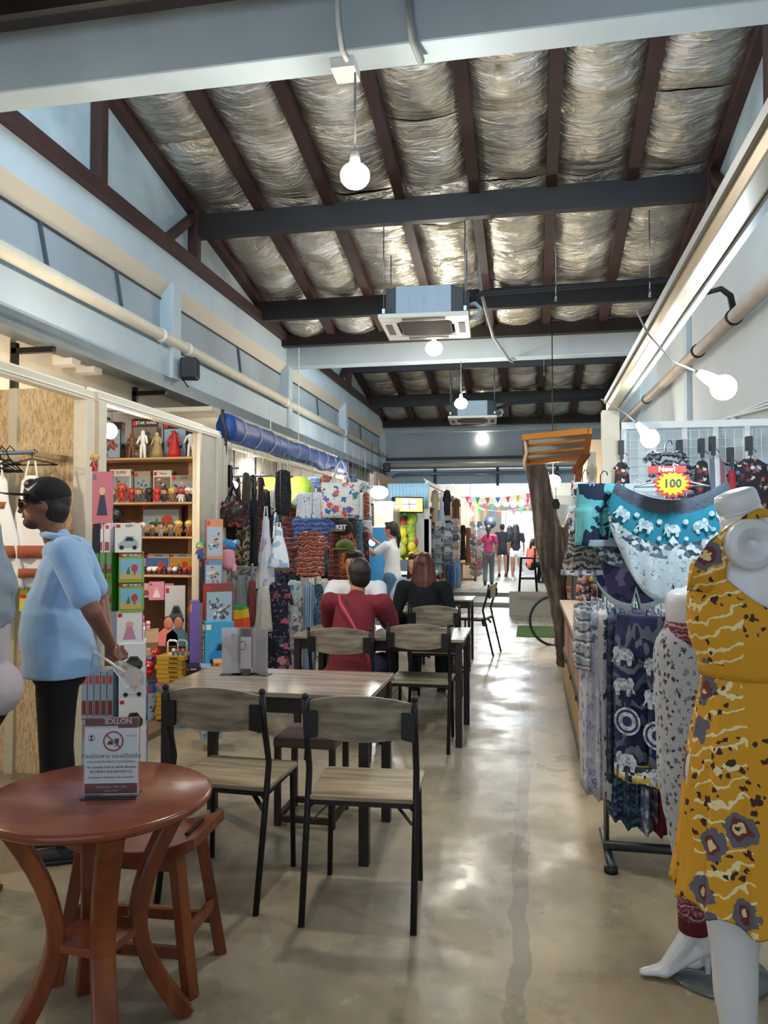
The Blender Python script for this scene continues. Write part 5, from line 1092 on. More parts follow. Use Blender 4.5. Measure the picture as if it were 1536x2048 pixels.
bm=B(); bx(bm,-3.7,XF-.05,10.9,10.94,0,2.6); single('partition',bm,mat('pale_partition','#c6c1b4',.8),'pale partition closing the far side of the clothes stall','partition')
for y in (6.9,7.9,8.9,9.9): 
    bm=B(); cyl(bm,(-3.7,y,2.12),(XF-.02,y,2.12),.012); single('clothes_rail',bm,STEEL,'chrome rail high across the clothes stall','clothes rail',group='high cross rails in the clothes stall')
for (u,v,r_,pw,y) in ((468,970,.04,20,7.2),(758,985,.10,24,11.3)):
    p=at(u,v,y=y); t=thing('stall_lamp',['round white lamp glowing among the dark scarves','large bright white lantern above the snack stall'][int(u>600)],'lamp',p); bm=B(); ell(bm,(0,0,0),(r_*1.4 if u>600 else r_,r_,r_)); obj('bulb',bm,mat('bulb_white',(1,1,1),.3,emit=(1,.97,.93),es=30),t,True); bm=B(); tube(bm,[(0,0,r_*.9),(0,0,(2.6 if u<600 else 2.9)-p.z)],.005,5); obj('cord',bm,BLK,t); point('lamp_light',p+Vector((.05,-.2,-.1)),pw,(1,.95,.88),.08)
for x,y in ((-3.25,8.2),(-3.25,9.8)):
    t=thing('tube_light','white tube light under the clothes stall ceiling, %s one'%('nearer' if y<9 else 'farther'),'lamp',(x,y,2.55)); bm=B(); cyl(bm,(-.4,0,0),(.4,0,0),.02); obj('tube',bm,mat('tube_glow',(1,1,1),.3,emit=(1,.96,.9),es=14),t,True); bm=B(); bx(bm,-.42,.42,-.03,.03,.02,.045); obj('fitting',bm,WHT,t); area('lamp_light',(x,y,2.5),(0,0,0),1.0,.06,26,(1,.95,.87))
G='garments over the clothes stall front'
garment('bag',at(467,972,y=6.35),.30,.36,ROSE,'black tote bag printed with red roses, hanging at the stall corner','tote bag',rz=-.3,hemc=BLK2)
for i,(u0,v0,u1,v1,y,k,m,l) in enumerate([
 (438,925,452,985,6.7,'scarf',DKMIX,'dark bundled scarf hanging left of the glowing round lamp'),
 (452,930,466,975,6.8,'scarf',BLK2,'black scarf beside the glowing round lamp'),
 (484,945,500,1010,6.9,'scarf',mat('olive_brown','#4a4232',.9),'olive brown scarf near the rose tote'),
 (498,950,514,1020,7.0,'scarf',DKMIX,'mottled dark scarf beside the olive one'),
 (512,955,530,1035,7.1,'gown',mat('dark_brown_cloth','#33211e',.9),'dark brown dress hanging behind the white tie-dye dress'),
 (548,940,584,1030,7.2,'scarf',P_('print',['#17161c','#0f0f14','#2a2830'],60),'long black lace wrap on a round hook'),
 (546,1025,560,1078,7.3,'top',LIGHTFL,'pale floral top below the black lace wrap'),
 (562,1025,586,1070,7.3,'top',DKRED,'dark red patterned top below the black lace wrap'),
 (470,1030,500,1130,6.55,'pants',LEAFP,'leaf-print trousers hanging beside the toy boxes'),
 (498,1000,516,1132,6.6,'pants',BLK2,'black trousers hanging beside the leaf-print pair'),
 (446,1035,472,1075,6.5,'top',BLK2,'black top with white print behind the pink plush toy'),
 (512,1010,552,1182,6.75,'dress',WHTIE,'long white and rose tie-dyed dress'),
 (536,1042,580,1135,6.65,'dress',WHBLUE,'short white and blue printed dress'),
 (588,985,650,1040,7.9,'shirt',DOTW,'white shirt with small dark print, on the high rail'),
 (640,1000,664,1032,8.2,'top',mat('cream_cloth','#d8cdb8',.9),'cream top behind the white floral tote'),
 (580,1036,665,1085,7.6,'shirt',KAFT,'blue and purple elephant-print shirt'),
 (588,1062,655,1152,7.4,'shirt',ORET,'orange and brown ethnic-pattern shirt in front'),
 (655,1060,682,1160,8.3,'gown',DKRED,'dark red patterned dress right of the orange shirt'),
 (684,1080,704,1142,8.6,'top',mat('orange_cloth','#c8562a',.85),'orange bag-like top on the high rail'),
 (700,1078,716,1140,8.9,'top',ORET,'rust patterned top beside the orange one'),
 (563,1075,592,1150,7.6,'gown',P_('ethnic',['#7a2430','#2a2a44','#b8502a','#3a6a5a'],22,thr=.3),'multicoloured narrow dress left of the orange shirt'),
 (716,1068,740,1120,9.6,'top',P_('camo',['#d83a2a','#e8c23a','#c8302a'],12),'yellow and red toy-like top near the snack shelf')]):
    gbox(k,u0,v0,u1,v1,y,m,l,'garment' if k in('scarf','gown') else {'top':'top','pants':'trousers','dress':'dress','shirt':'shirt'}[k],group=G,hangto=2.60 if at((u0+u1)/2,v0,y=y).x<-2.8 else 2.33)
for i in range(12):
    u=596+i*12; p=at(u,1030+(i%3)*12,y=8.9+.15*(i%4)); garment('top' if i%2 else 'gown',p,.17,.62,[DKRED,KAFT,ORET,DKMIX,TEALP,ROSE][i%6],'patterned garment hanging deep in the clothes stall, %s'%['dark red','blue','rust','mottled black','teal','rose-printed'][i%6]+(' nearer' if i<6 else ' farther'),'garment',rz=.5,hangto=2.6,group='garments hanging deep in the clothes stall')
for i in range(10):
    p=at(530+i*14,985-(i%2)*10,y=9.2+.1*i); garment('scarf',p,.15,.5,[BLK2,DKMIX,BEIGE,WHTIE,GREYC][i%5],'scarf hung at the back of the clothes stall, %s'%['black','dark mottled','beige','white tie-dyed','grey'][i%5]+(' left' if i<5 else ' right'),'scarf',hangto=2.6,group='scarves at the back of the stall')
# colourful discs, tote, caps, phuket cap
p=at(597,985,y=8.6); bm=B(); lathe(bm,[(.0,.0),(.19,.0),(.19,.012),(.0,.012)],seg=28,axis='y'); single('round_fan',bm,mat('lime_disc','#b4d24a',.6),'lime green round fan hanging high in the clothes stall','fan',loc=p)
p=at(537,980,y=8.6); bm=B(); lathe(bm,[(.0,.0),(.16,.0),(.16,.012),(.0,.012)],seg=28,axis='y'); single('round_fan',bm,mat('yellow_disc','#d9d23a',.6),'yellow round fan left of the black lace wrap','fan',loc=p)
garment('bag',at(682,922,y=7.6),.40,.58,WHFLOR,'white tote bag with bright flowers hanging from the end of the awning','tote bag',rz=.1,hemc=WTEE)
garment('bag',at(662,960,y=7.9),.22,.40,WHFLOR,'small white floral bag tucked left of the big floral tote','tote bag',rz=.4,hemc=WTEE)
RAINC=P_('stripe',['#c62a2a','#e88a2a','#e8d82a','#3a9a4a','#2a62c8','#7a2a92'],9,warp=0)
def cap_(p,m,l,txt_=None,s=1):
    t=thing('cap',l,'cap',p,-.2); bm=B(); ell(bm,(0,0,0),(.10*s,.12*s,.075*s)); obj('crown',bm,m,t,True); bm=B(); ell(bm,(0,-.13*s,-.03*s),(.085*s,.08*s,.010*s)); obj('peak',bm,m if not txt_ else mat('tan_peak','#8a7a5c',.8),t,True)
    if txt_: bm=B(); txt(bm,txt_,Matrix.Translation((0,-.125*s,.0))@FRONT,.055*s,0,.004,bold=.002); obj('lettering',bm,WHT,t)
cap_(at(668,1030,y=7.9),RAINC,'rainbow-striped cap above the lettered cap',s=1.1); cap_(at(684,1055,y=7.8),mat('dark_cap','#2c2a2c',.85),'dark cap with white place-name lettering','PHUKET',1.15)
cap_(at(650,1022,y=8.1),RAINC,'rainbow-striped cap behind the first'); cap_(at(690,1092,y=8.2),mat('olive_cap','#6a7a3a',.85),'olive cap hanging below the lettered cap')
for i,u in enumerate((690,700,712,722,732)): garment('scarf',at(u,985,y=9.4),.10,.34,[mat('gold_cloth','#c8963a',.8),WHTIE,BEIGE,WHT,ORET][i],'small %s cloth strip hanging right of the floral tote'%['gold','white tie-dyed','beige','white','rust'][i],'cloth strip',group='cloth strips by the snack stall')
# lower rack of long dresses
t=thing('clothes_rack','steel floor rack carrying the long dresses','clothes rack',(-2.45,6.55,0)); bm=B(); cyl(bm,(0,0,1.22),(-.1,2.4,1.22),.014); obj('rail',bm,STEEL,t,True)
for y in(0,2.4):
    bm=B(); cyl(bm,(-.04*y,y,0),(-.04*y,y,1.22),.014); obj('upright',bm,STEEL,t,True); bm=B(); cyl(bm,(-.3,y,.03),(.25,y,.03),.014); obj('foot',bm,STEEL,t,True)
for (u0,v0,u1,v1,y,k,m,l) in [
 (508,1172,546,1262,6.5,'top',CREAMLACE,'cream crochet lace top over the navy floral dress'),
 (528,1165,586,1352,6.72,'gown',NAVYFL,'long navy dress with large pink flowers on the floor rack'),
 (572,1160,600,1350,6.95,'gown',LIGHTFL,'long pale floral dress next to the navy one'),
 (590,1162,606,1348,7.1,'gown',P_('floral',['#c9c4b8','#b5695a','#5a7d98'],18,thr=.4),'pale dress with rust sprigs on the floor rack'),
 (600,1165,632,1350,7.3,'gown',BLUEST,'long grey-blue striped dress on the floor rack'),
 (624,1168,648,1275,7.6,'gown',TEALP,'teal mottled dress on the floor rack'),
 (642,1160,656,1260,7.8,'gown',WHTIE,'white dress on the floor rack left of the white tee shirt'),
 (650,1165,682,1250,8.0,'gown',BLK2,'black dress at the far end of the floor rack'),
 (440,1170,470,1240,6.45,'top',LEAFP,'leaf-print top above the rainbow sarong'),
 (496,1160,512,1250,6.5,'scarf',mat('brick_cloth','#7a3a34',.9),'brick red scarf beside the cream lace top'),
 (468,1150,498,1215,6.5,'top',GREYC,'grey cropped top above the rainbow sarong')]:
    gbox(k,u0,v0,u1,v1,y,m,l,'top' if k=='top' else ('scarf' if k=='scarf' else 'dress'),group='long dresses on the floor rack' if k=='gown' else None)
t=gbox('scarf',452,1210,502,1285,6.3,RAINB,'rainbow tie-dye sarong with long tails at the toy stall corner','sarong',hanger=False)
s_=ppm(477,6.3)
for du,l0,l1,rr_ in ((-20,20,125,.022),(18,40,135,.018)):
    bm=B(); caps(bm,(du*s_,0,-l0*s_),(du*1.15*s_,0,-l1*s_),rr_,rr_*1.1,.6); obj('tail',bm,RAINB,t,True)
for i in range(14):
    bm=B(); tube(bm,[(0,0,.0),(0,0,.03),(.012,0,.045)],.003,5); tube(bm,[(-.18,0,-.05),(0,0,0),(.18,0,-.05)],.006,5); single('clothes_hanger',bm,mat('wood_hanger','#b08a5a',.5),'wooden hanger on the floor rack of long dresses','hanger',loc=(-2.45-.006*i,6.7+i*.16,1.19),rz=.9,group='wooden hangers on the floor rack')

rn=random.Random(11); cn={'d':('dark mottled',DKMIX),'k':('black',BLK2),'r':('dark red patterned',DKRED),'o':('rust patterned',ORET),'b':('blue elephant-print',KAFT),'w':('white tie-dyed',WHTIE),'t':('teal mottled',TEALP),'g':('grey',GREYC),'l':('leaf-print',LEAFP),'f':('pale floral',LIGHTFL),'s':('rose-printed',ROSE)}
K2='kdlsgkdrwdklgtdrkdowrbodrtlokrbdof'
for i,ch in enumerate(K2):
    n_,m=cn[ch]; u=446+i*8.6; y=7.0+(i%5)*.38+max(0,(u-560))*.008; v0=948+rn.uniform(0,30)+(i%3)*22; h=rn.uniform(.45,.75)
    if at(u,1000,y=y).x>-2.78: y=min(10.5,2.85/max(.05,-at(u,1000,y=1).x))
    garment(['gown','top','scarf','shirt'][i%4],at(u,v0,y=y),rn.uniform(.16,.30),h,m,n_+' garment packed in the clothes stall, '+'abcdefghijklmnopqrstuvwxyzabcdefghijklmnopqr'[0:0]+['first','second','third','fourth','fifth','sixth','seventh'][min(6,i//5)]+' cluster from the left, '+['front','middle','inner','deep','deepest'][i%5],'garment',rz=rn.uniform(-.9,.9),hangto=2.6,group='garments packed in the clothes stall')
for i in range(16):
    n_,m=cn['fdtgwkbfrslgtdkf'[i]]; y=6.75+i*.19; p=(-2.62-.1*(i%3)-.02*i,y,1.20-.01*(i%4))
    garment('gown',p,.30,.62+.18*rn.random(),m,n_+' long dress crowded on the floor rack, place %s along it'%['one','two','three','four','five','six','seven','eight','nine','ten','eleven','twelve','thirteen','fourteen','fifteen','sixteen'][i],'dress',rz=.5+rn.uniform(-.3,.3),group='long dresses crowded on the floor rack')
# ================================================================ RIGHT STALL
XS=.45; YG=4.75
t=thing('market_stall','cream aluminium rail and posts of the right clothes stall','market stall',(XS,0,0)); z=2.235
bm=B(); bx(bm,0,.055,-1.5,YG+.05,z,z+.07); obj('header_rail',bm,mat('gold_ivory_rail','#c9b895',.3,.2,var=.12,vs=14,stretch=(1,.2,1)),t,bevel=.004)
bm=B(); bx(bm,.056,.075,-1.5,YG+.05,z-.012,z+.02); bx(bm,-.012,-.001,-1.5,YG+.05,z+.05,z+.078); obj('rail_trim',bm,mat('trim_grey_blue','#a9b6bd',.35),t)
bm=B(); bx(bm,-.03,.07,YG-.02,YG+.07,0,z); obj('post',bm,CREAM,t,bevel=.004)
# grid wall
t=thing('display_wall','white framed display wall with wire grid behind the hanging tops','display wall',(XS+.08,YG,0)); Wd=XR-XS-.14; ZT=2.16
bm=B(); bx(bm,0,Wd,.05,.065,0,ZT); obj('back_board',bm,mat('white_board','#ccd6da',.6),t)
bm=B(); bx(bm,0,Wd,-.01,.05,ZT-.04,ZT); 
for k in range(7): x=.0+k*(Wd-.03)/6; bx(bm,x,x+.03,.0,.05,.9,ZT)
obj('frame',bm,WHT,t)
bm=B()
for k in range(23): cyl(bm,(k*Wd/22,-.02,.9),(k*Wd/22,-.02,ZT-.06),.0018,seg=4)
for k in range(25): cyl(bm,(0,-.02,.9+k*.05),(Wd,-.02,.9+k*.05),.0018,seg=4)
obj('wire_grid',bm,mat('grid_white','#dfe6e8',.4),t)
DKFL=P_('floral',['#20242c','#c8703a','#5a7a94','#d8cfc0','#8a3a34'],28,thr=.35); STR=P_('stripe',['#d9d4d2','#8f6a74','#b8b4b8','#6a6f80'],9,warp=0)
CAMO=P_('camo',['#16233f','#5fb0b4','#6fbcbc'],13,warp=.3); NAVYEL=P_('ethnic',['#1c2246','#1c2246','#5f6878','#27305c','#1c2246','#6a7280'],13,thr=.36,stretch=(1,1,.42))
ELW=P_('floral',['#c9d8dc','#6f8894','#9ab0b8','#e4ecee'],34,.8,thr=.3,warp=.5); TEAL=mat('teal_ground','#1f7f96',.85); TEALE=P_('floral',['#17778e','#17778e','#bfd6da','#17778e','#9fc4cc'],24,.85,thr=.42,warp=.5)
def clampclip(t,x,z):
    bm=B(); box(bm,(x,-.02,z),(.03,.03,.055)); obj('clip',bm,DGREY,t)
YT=4.62
for (u0,v0,u1,v1,k,m,l) in [(1225,925,1262,1000,'top',DKFL,'dark patterned top clipped at the left end of the wire grid'),
 (1330,925,1392,1010,'top',P_('ethnic',['#2a2c44','#6a7590','#a8b0bc','#3a2c34'],30),'navy patterned top clipped behind the starburst price card'),
 (1392,918,1462,1080,'top',STR,'white strappy top with muted stripes clipped on the wire grid'),
 (1385,922,1425,1000,'top',DKFL,'dark floral top partly behind the striped strappy top'),
 (1462,918,1540,1150,'shirt',DKFL,'dark floral blouse at the right end of the wire grid'),
 (1452,940,1475,1060,'top',mat('red_cloth','#a8323a',.9),'red top edge between the striped top and the dark blouse')]:
    p=at((u0+u1)/2,v0,y=YT); s=ppm((u0+u1)/2,YT); t=garment(k,p,(u1-u0)*s,(v1-v0)*s,m,l,'top',group='tops on the wire grid'); bm=B(); box(bm,(0,.03,.09),(.03,.05,.08)); box(bm,(0,-.0,.05),(.02,.02,.06)); obj('clip',bm,DGREY,t)
# display bar with shorts
t=thing('display_bar','grey metal arm holding the printed shorts out from the rack','display bar',(XS+.02,3.5,1.60)); bm=B(); cyl(bm,(-.05,0,0),(.5,0,0),.008); obj('bar',bm,STEEL,t,True); bm=B(); cyl(bm,(.5,0,0),(.5,1.25,.1),.008); obj('arm',bm,STEEL,t,True)
def shorts_fan(u,v,y,w,h,m1,m2,m3,label,rz=0,grp='elephant print shorts fanned on one hanger',eleph=False):
    p=at(u,v,y=y); t=thing('hanging_shorts',label,'shorts',p,rz,grp); hw=w/2
    # curved outline: wide gathered waist bowed round the hanger, flared legs, notch between
    def outline(a,n=28):
        pts=[]
        for i in range(n+1):
            s=-1+2*i/n; pts.append((s*hw*(.62+.38*a) if a<.35 else s*hw*(1-.10*max(0,a-.55)), -h*(.06+.16*(1-s*s))*(1-a)- a*h*(1-.0*abs(s))*(.62+.38*math.sqrt(max(0,1-.75*s*s)))))
        return pts
    rows=14; n=40; grid=[]
    bm=B(); G_=[]
    for side in(-1,1):
        g=[]
        for r in range(rows+1):
            a=r/rows; row=[]
            for i in range(n+1):
                s=-1+2*i/n; top=-h*(.03+.15*(1-s*s)); bot=-h*(.60+.40*(1-abs(s)**2.6)); 
                if abs(s)<.10: bot=min(bot,-h*1.0)+ (h*.16)*(1-abs(s)/.10)
                x=s*hw*(.80+.20*math.sin(PI*min(1,a*.9+.1))); z=top+(bot-top)*a
                d=.03*math.sqrt(max(0,1-s*s))*(.4+.6*math.sin(PI*(a*.8+.1)))+.004*math.sin(18*s+3*a)
                row.append(bm.verts.new((x,side*d,z)))
            g.append(row)
        G_.append(g)
        for r in range(rows):
            for i in range(n):
                q=(g[r][i],g[r+1][i],g[r+1][i+1],g[r][i+1]); f=bm.faces.new(q if side<0 else q[::-1]); f.smooth=True
                a=(r+.5)/rows; f.material_index=0 if a<.12 else 1 if a<.46 else 2 if a<.56 else 3 if a<.9 else 4
    for (r) in (0,rows):
        for i in range(n): 
            try: bm.faces.new((G_[0][r][i],G_[0][r][i+1],G_[1][r][i+1],G_[1][r][i]))
            except: pass
    obj('fabric',bm,[mat('grey_waistband','#4a5560',.9,bump=.5,bs=60),m1,P_('print',['#3a4a56','#b8c8cc','#6a7a84','#dfe8ea'],60),m2,m3],t,True); 
    if not eleph: hanger_part(t,w*.7,mat('clear_hanger','#c8d2d8',.2),z=.0); return t
    EL=[(-.5,-.05),(-.62,-.30),(-.56,-.34),(-.42,-.12),(-.36,-.45),(-.2,-.45),(-.18,-.2),(.12,-.2),(.14,-.45),(.32,-.45),(.38,-.05),(.46,-.2),(.42,.12),(.25,.32),(-.1,.34),(-.22,.28),(-.3,.42),(-.48,.36),(-.56,.15)]
    bm=B()
    def pt(s,a):
        top=-h*(.03+.15*(1-s*s)); bot=-h*(.60+.40*(1-abs(s)**2.6)); return s*hw*(.80+.20*math.sin(PI*min(1,a*.9+.1))),-(.03*math.sqrt(max(0,1-s*s))*(.4+.6*math.sin(PI*(a*.8+.1)))+.011),top+(bot-top)*a
    for j,s in enumerate((-.78,-.42,0,.42,.78)):
        x,y,z=pt(s,.29); an=s*.75; sc=.062; fl=-1 if s>0 else 1
        prism(bm,[(x+(a*fl*math.cos(an)-b*math.sin(an))*sc,z+(a*fl*math.sin(an)+b*math.cos(an))*sc) for a,b in EL],y-.0012,y,0)
        if abs(s)<.9:
            x,y,z=pt(s+.2,.22); prism(bm,[(x+.011*math.cos(q),z+.011*math.sin(q)) for q in [k*PI/5 for k in range(10)]],y-.001,y,0); x,y,z=pt(s+.2,.38); prism(bm,[(x+.009*math.cos(q),z+.009*math.sin(q)) for q in [k*PI/5 for k in range(10)]],y-.001,y,0)
    obj('elephant_print',bm,P_('print',['#b9cdd2','#8fa8b2','#cfdde0','#a3b8c0'],90),t); hanger_part(t,w*.7,mat('clear_hanger','#c8d2d8',.2),z=.0); return t
LACE=mat('white_lace','#cfe0ea',.95,bump=.6,bs=80)
shorts_fan(1268,985,3.42,.50,.50,P_('print',['#4a3a6a','#6a5a8a','#2a2c50'],26),P_('print',['#2a2c50','#8a7a9a','#4a4470'],26),LACE,'purple-blue lace-edged shorts hanging just behind the teal elephant shorts',rz=.1)
shorts_fan(1342,955,3.22,.485,.50,TEAL,ELW,LACE,'teal and white elephant-print shorts with scalloped lace, front of the display',eleph=True)
p=at(1345,967,y=3.12); t=thing('price_card','yellow and red starburst price card over the teal shorts','price card',p); pts=[]
for k in range(32): r=.062 if k%2 else .046; pts.append((r*1.25*math.cos(k*PI/16),r*math.sin(k*PI/16)))
bm=B(); prism(bm,pts,0,.003,1); prism(bm,[(a*.8,b*.78) for a,b in pts],-.002,0,0); txt(bm,'100',Matrix.Translation((0,-.004,0))@FRONT,.045,2,.0005,bold=.001); box(bm,(-.02,.0,.055),(.14,.004,.026),mi=1); txt(bm,'New!',Matrix.Translation((-.02,-.003,.055))@FRONT,.028,3,.0005,bold=.0008); obj('card',bm,[mat('star_yellow','#e6dc2e',.5),mat('star_red','#c83a34',.5),INK,WHT],t)
# camo shorts and friends, left of display
gbox('shorts',1150,968,1252,1092,3.3,CAMO,'navy and turquoise camouflage shorts on the end of the display','shorts',rz=.25,hemc=mat('grey_hem','#8fa0a4',.8),name='hanging_shorts')
gbox('shorts',1140,965,1190,1088,3.45,P_('floral',['#d8dde4','#b8424a','#2a4a8a','#3a3a44'],20,thr=.4),'white shorts with red and blue print behind the camouflage pair','shorts',rz=.5)
gbox('skirt',1122,1060,1205,1148,3.4,P_('ethnic',['#4a4a54','#8a8474','#2c2c38','#a8a294'],24),'grey patterned skirt with a white and red hem below the camouflage shorts','skirt',rz=.2,hemc=P_('stripe',['#dfe2ea','#d8dce8','#8a90a8','#e4e6ee'],16,warp=0),hanger=False)
gbox('top',1180,1075,1240,1162,3.6,P_('band',['#1f4f9c','#5fa8d0','#b8d04a','#9a2a3a','#22344a'],8,warp=0),'blue, green and dark striped top under the camouflage shorts','top',hanger=False,rz=.1)
gbox('shorts',1155,1140,1190,1200,3.75,P_('ethnic',['#b8bcc4','#6a1f2a','#2a3a5a','#c8703a'],26),'small ethnic-striped shorts at the left edge of the trouser rack','shorts',rz=.4)
gbox('gown',1290,905,1372,975,3.7,P_('ethnic',['#20222e','#6a7480','#3a2c2a','#a8b0b8'],30),'dark top behind the starburst price card','top')
bm=B(); box(bm,(0,0,0),(.15,.02,.035)); single('hanger_clip_bar',bm,mat('pale_blue_bar','#cfe0ec',.4),'pale blue waistband bar left of the price card','hanger',loc=at(1285,975,y=3.55))
# trouser rack
YR=3.78
t=thing('trouser_rack','steel floor rack crowded with printed trousers','clothes rack',(.32,YR,0))
bm=B(); cyl(bm,(0,0,1.27),(1.15,0,1.27),.013); obj('rail',bm,STEEL,t,True); 
for x in(.02,1.13):
    bm=B(); cyl(bm,(x,0,0.03),(x,0,1.27),.013); obj('upright',bm,STEEL,t,True)
bm=B(); cyl(bm,(.0,-.05,.06),(1.15,-.05,.06),.022); obj('base_bar',bm,mat('base_grey','#4d5457',.4,.6),t,True)
for x in(.02,1.13):
    bm=B(); cyl(bm,(x,-.22,.03),(x,.22,.03),.018); obj('foot',bm,mat('base_grey','#4d5457',.4,.6),t,True); bm=B(); lathe(bm,[(.03,0),(.03,.025)],(x,-.2,0)); obj('castor',bm,BLK,t)
prints=[(P_('ethnic',['#8f98a0','#c9ccd0','#4a5560','#a8a4a0'],24),'grey patterned',1212,1340),(P_('floral',['#b8b4c0','#8a94a8','#6a6f88','#d8d4d8'],24,thr=.4),'pale lilac sprigged',1212,1590),(mat('cream_trouser','#cfc6bd',.9),'plain cream',1215,1598),(P_('floral',['#c9ccd4','#2c3038','#3a4048'],26,thr=.42),'black and white speckled',1225,1600),
 (P_('ethnic',['#3a4250','#525c68','#2a303c'],20),'charcoal elephant-print',1225,1560),(P_('ethnic',['#20305c','#3a5078','#1a2444','#5a7a94'],18),'navy banded',1225,1640),(TEALP,'mottled teal',1225,1620),(P_('ethnic',['#2a3a5a','#4a6a80','#1c2640'],22),'blue-grey elephant-print',1228,1655),
 (mat('navy_slate','#3a3f58',.9,var=.15,vs=8,stretch=(1,1,.2)),'plain slate navy',1225,1480),(P_('floral',['#6f7a94','#c9ccd8','#3a4468'],24,thr=.4),'periwinkle sprigged',1380,1665),(P_('ethnic',['#4a3a4c','#7a6a7c','#2c2434'],20),'dusky purple',1230,1640),(mat('crimson_cloth','#6a0f1c',.9),'dark crimson',1400,1670),(P_('ethnic',['#232a44','#8a8f9c','#141a30'],20),'ink blue banded',1240,1600),(P_('floral',['#8a7a84','#3a2a30','#b8a8a8'],24,thr=.4),'mauve sprigged',1300,1650),(BLK2,'black',1240,1650)]
for i,(m,n_,v0,v1) in enumerate(prints):
    u=1172+i*13.2; x=at(u,1300,y=YR-.1).x; p=at(u,v0,y=YR-.15); q=at(u,v1,y=YR-.15)
    t=garment('narrow',(x,YR,p.z),.115,p.z-q.z,m,n_+' trousers hanging edge-on on the right rack','trousers',rz=random.uniform(-.12,.12),group=None,hanger=False,folds=5)
    bm=B(); tube(bm,[(0,0,.0),(0,0,1.27-p.z+.0),(0,.012,1.287-p.z),(0,.0,1.30-p.z)],.003,5); box(bm,(0,-.10,.01),(.012,.02,.05)); box(bm,(0,.10,.01),(.012,.02,.05)); tube(bm,[(0,-.12,.03),(0,.12,.03)],.004,5); obj('hanger',bm,mat('clear_hanger','#c8d2d8',.2),t)
t=gbox('pants',1242,1232,1345,1560,3.50,NAVYEL,'navy, grey and gold elephant-print trousers facing out at the right end of the rack','trousers',rz=-.55,hemc=P_('ethnic',['#2a2c40','#c8b04a','#d8dce0'],20))
EL=[(-.5,-.05),(-.62,-.30),(-.56,-.34),(-.42,-.12),(-.36,-.45),(-.2,-.45),(-.18,-.2),(.12,-.2),(.14,-.45),(.32,-.45),(.38,-.05),(.46,-.2),(.42,.12),(.25,.32),(-.1,.34),(-.22,.28),(-.3,.42),(-.48,.36),(-.56,.15)]
PRT=[P_('print',['#b9c0c8','#8f98a2','#cfd3d8'],90),mat('navy_print','#27305c',.9)]
for j,(x,z,k) in enumerate(((-.07,-.17,1),(.06,-.20,-1),(-.06,-.62,1),(.075,-.66,-1),(-.08,-.30,-1),(.07,-.34,1))):
    bm=B(); prism(bm,[(x+a*.095*k,z+b*.095) for a,b in EL],-.074,-.072,0); obj('elephant_print',bm,PRT,t)
for x,z in((-.06,-.45),(.07,-.49)):
    bm=B()
    for r0,mi in ((.060,0),(.050,1),(.040,0),(.022,1)): prism(bm,[(x+r0*math.cos(k*PI/10),z+r0*math.sin(k*PI/10)) for k in range(20)],-.0725-(.06-r0)*.02,-.072,mi)
    obj('medallion_print',bm,PRT,t)
# mannequins
MANN=mat('mannequin_white','#d3d7dd',.35,coat=.3)
def heel_foot(bm,an,d,s=1):
    """high-heeled mannequin foot from ankle point an, toe direction d"""
    d=Vector(d).normalized(); an=Vector(an); toe=Vector((an.x,an.y,0))+d*.17*s+Vector((0,0,.016*s)); ball=Vector((an.x,an.y,0))+d*.10*s+Vector((0,0,.026*s)); heel=an+Vector((0,0,-.055*s))-d*.035*s
    sd=Vector((-d.y,d.x,0))
    caps(bm,an,heel,.032*s,.030*s,1,sd); caps(bm,heel,ball,.029*s,.034*s,.62,sd); caps(bm,an+d*.01,ball,.034*s,.030*s,.8,sd); caps(bm,ball,toe,.036*s,.020*s,.5,sd)
    caps(bm,heel+Vector((0,0,-.01*s)),Vector((heel.x,heel.y,.008))-d*.004,.018*s,.0085*s,1,sd)
YM=2.76; mc=at(1397,1200,y=YM); MX=mc.x
t=thing('leg_mannequin','white half mannequin wearing wide-waisted red and grey sprigged trousers','mannequin',(MX,YM,0))
bm=B(); 
hip=1.10; 
for s,(kx,ky),(ax,ay) in ((-1,(-.03,-.01),(-.015,.03)),(1,(.10,.05),(.095,.10))):
    caps(bm,(s*.075+.02,0,hip-.1),(kx,ky,.62),.085,.055); caps(bm,(kx,ky,.62),(ax,ay,.185),.052,.033); heel_foot(bm,(ax,ay,.165),(-1,-.12,0),1.02)
caps(bm,(.02,0,hip-.05),(.02,0,1.22),.13,.125,.75)
organic('body',bm,MANN,t,.008,3)
bm=B(); lathe(bm,[(.118,1.185),(.125,1.20),(.128,1.27),(.122,1.295),(.095,1.312),(.0,1.318)],(.02,0,0),36); obj('waist_cap',bm,MANN,t,True).scale=(1,.8,1)
PSP=P_('floral',['#b9bdc4','#5a2430','#7c8490','#33363e','#5e626c','#a0a6b0'],62,.9,thr=.36,stretch=(1,1,.7)); RDB=P_('ethnic',['#5a1a2a','#8a4a5a','#6f2434','#a88a94'],40,thr=.3)
bm=B()
for s,kx,ax,ky,ay in((-1,-.04,-.02,-.01,.03),(1,.10,.095,.05,.10)):
    caps(bm,(s*.055+.02,0,1.10),(kx,ky,.66),.115,.10,.9); caps(bm,(kx,ky,.66),(ax,ay,.40),.10,.068,.9); caps(bm,(ax,ay,.40),(ax,ay,.24),.066,.046)
caps(bm,(.02,0,1.10),(.02,0,1.165),.135,.122,.75)
organic('trousers',bm,PSP,t,.008,3,fold=.012)
bm=B(); rings=[[Vector((.02+r*math.cos(a)*(1+.02*math.sin(16*a)),r*.80*math.sin(a),z)) for a in [2*PI*k/48 for k in range(48)]] for r,z in ((.126,1.205),(.131,1.19),(.135,1.17),(.138,1.15),(.14,1.13))]; ringloft(bm,rings); obj('waistband',bm,RDB,t,True)
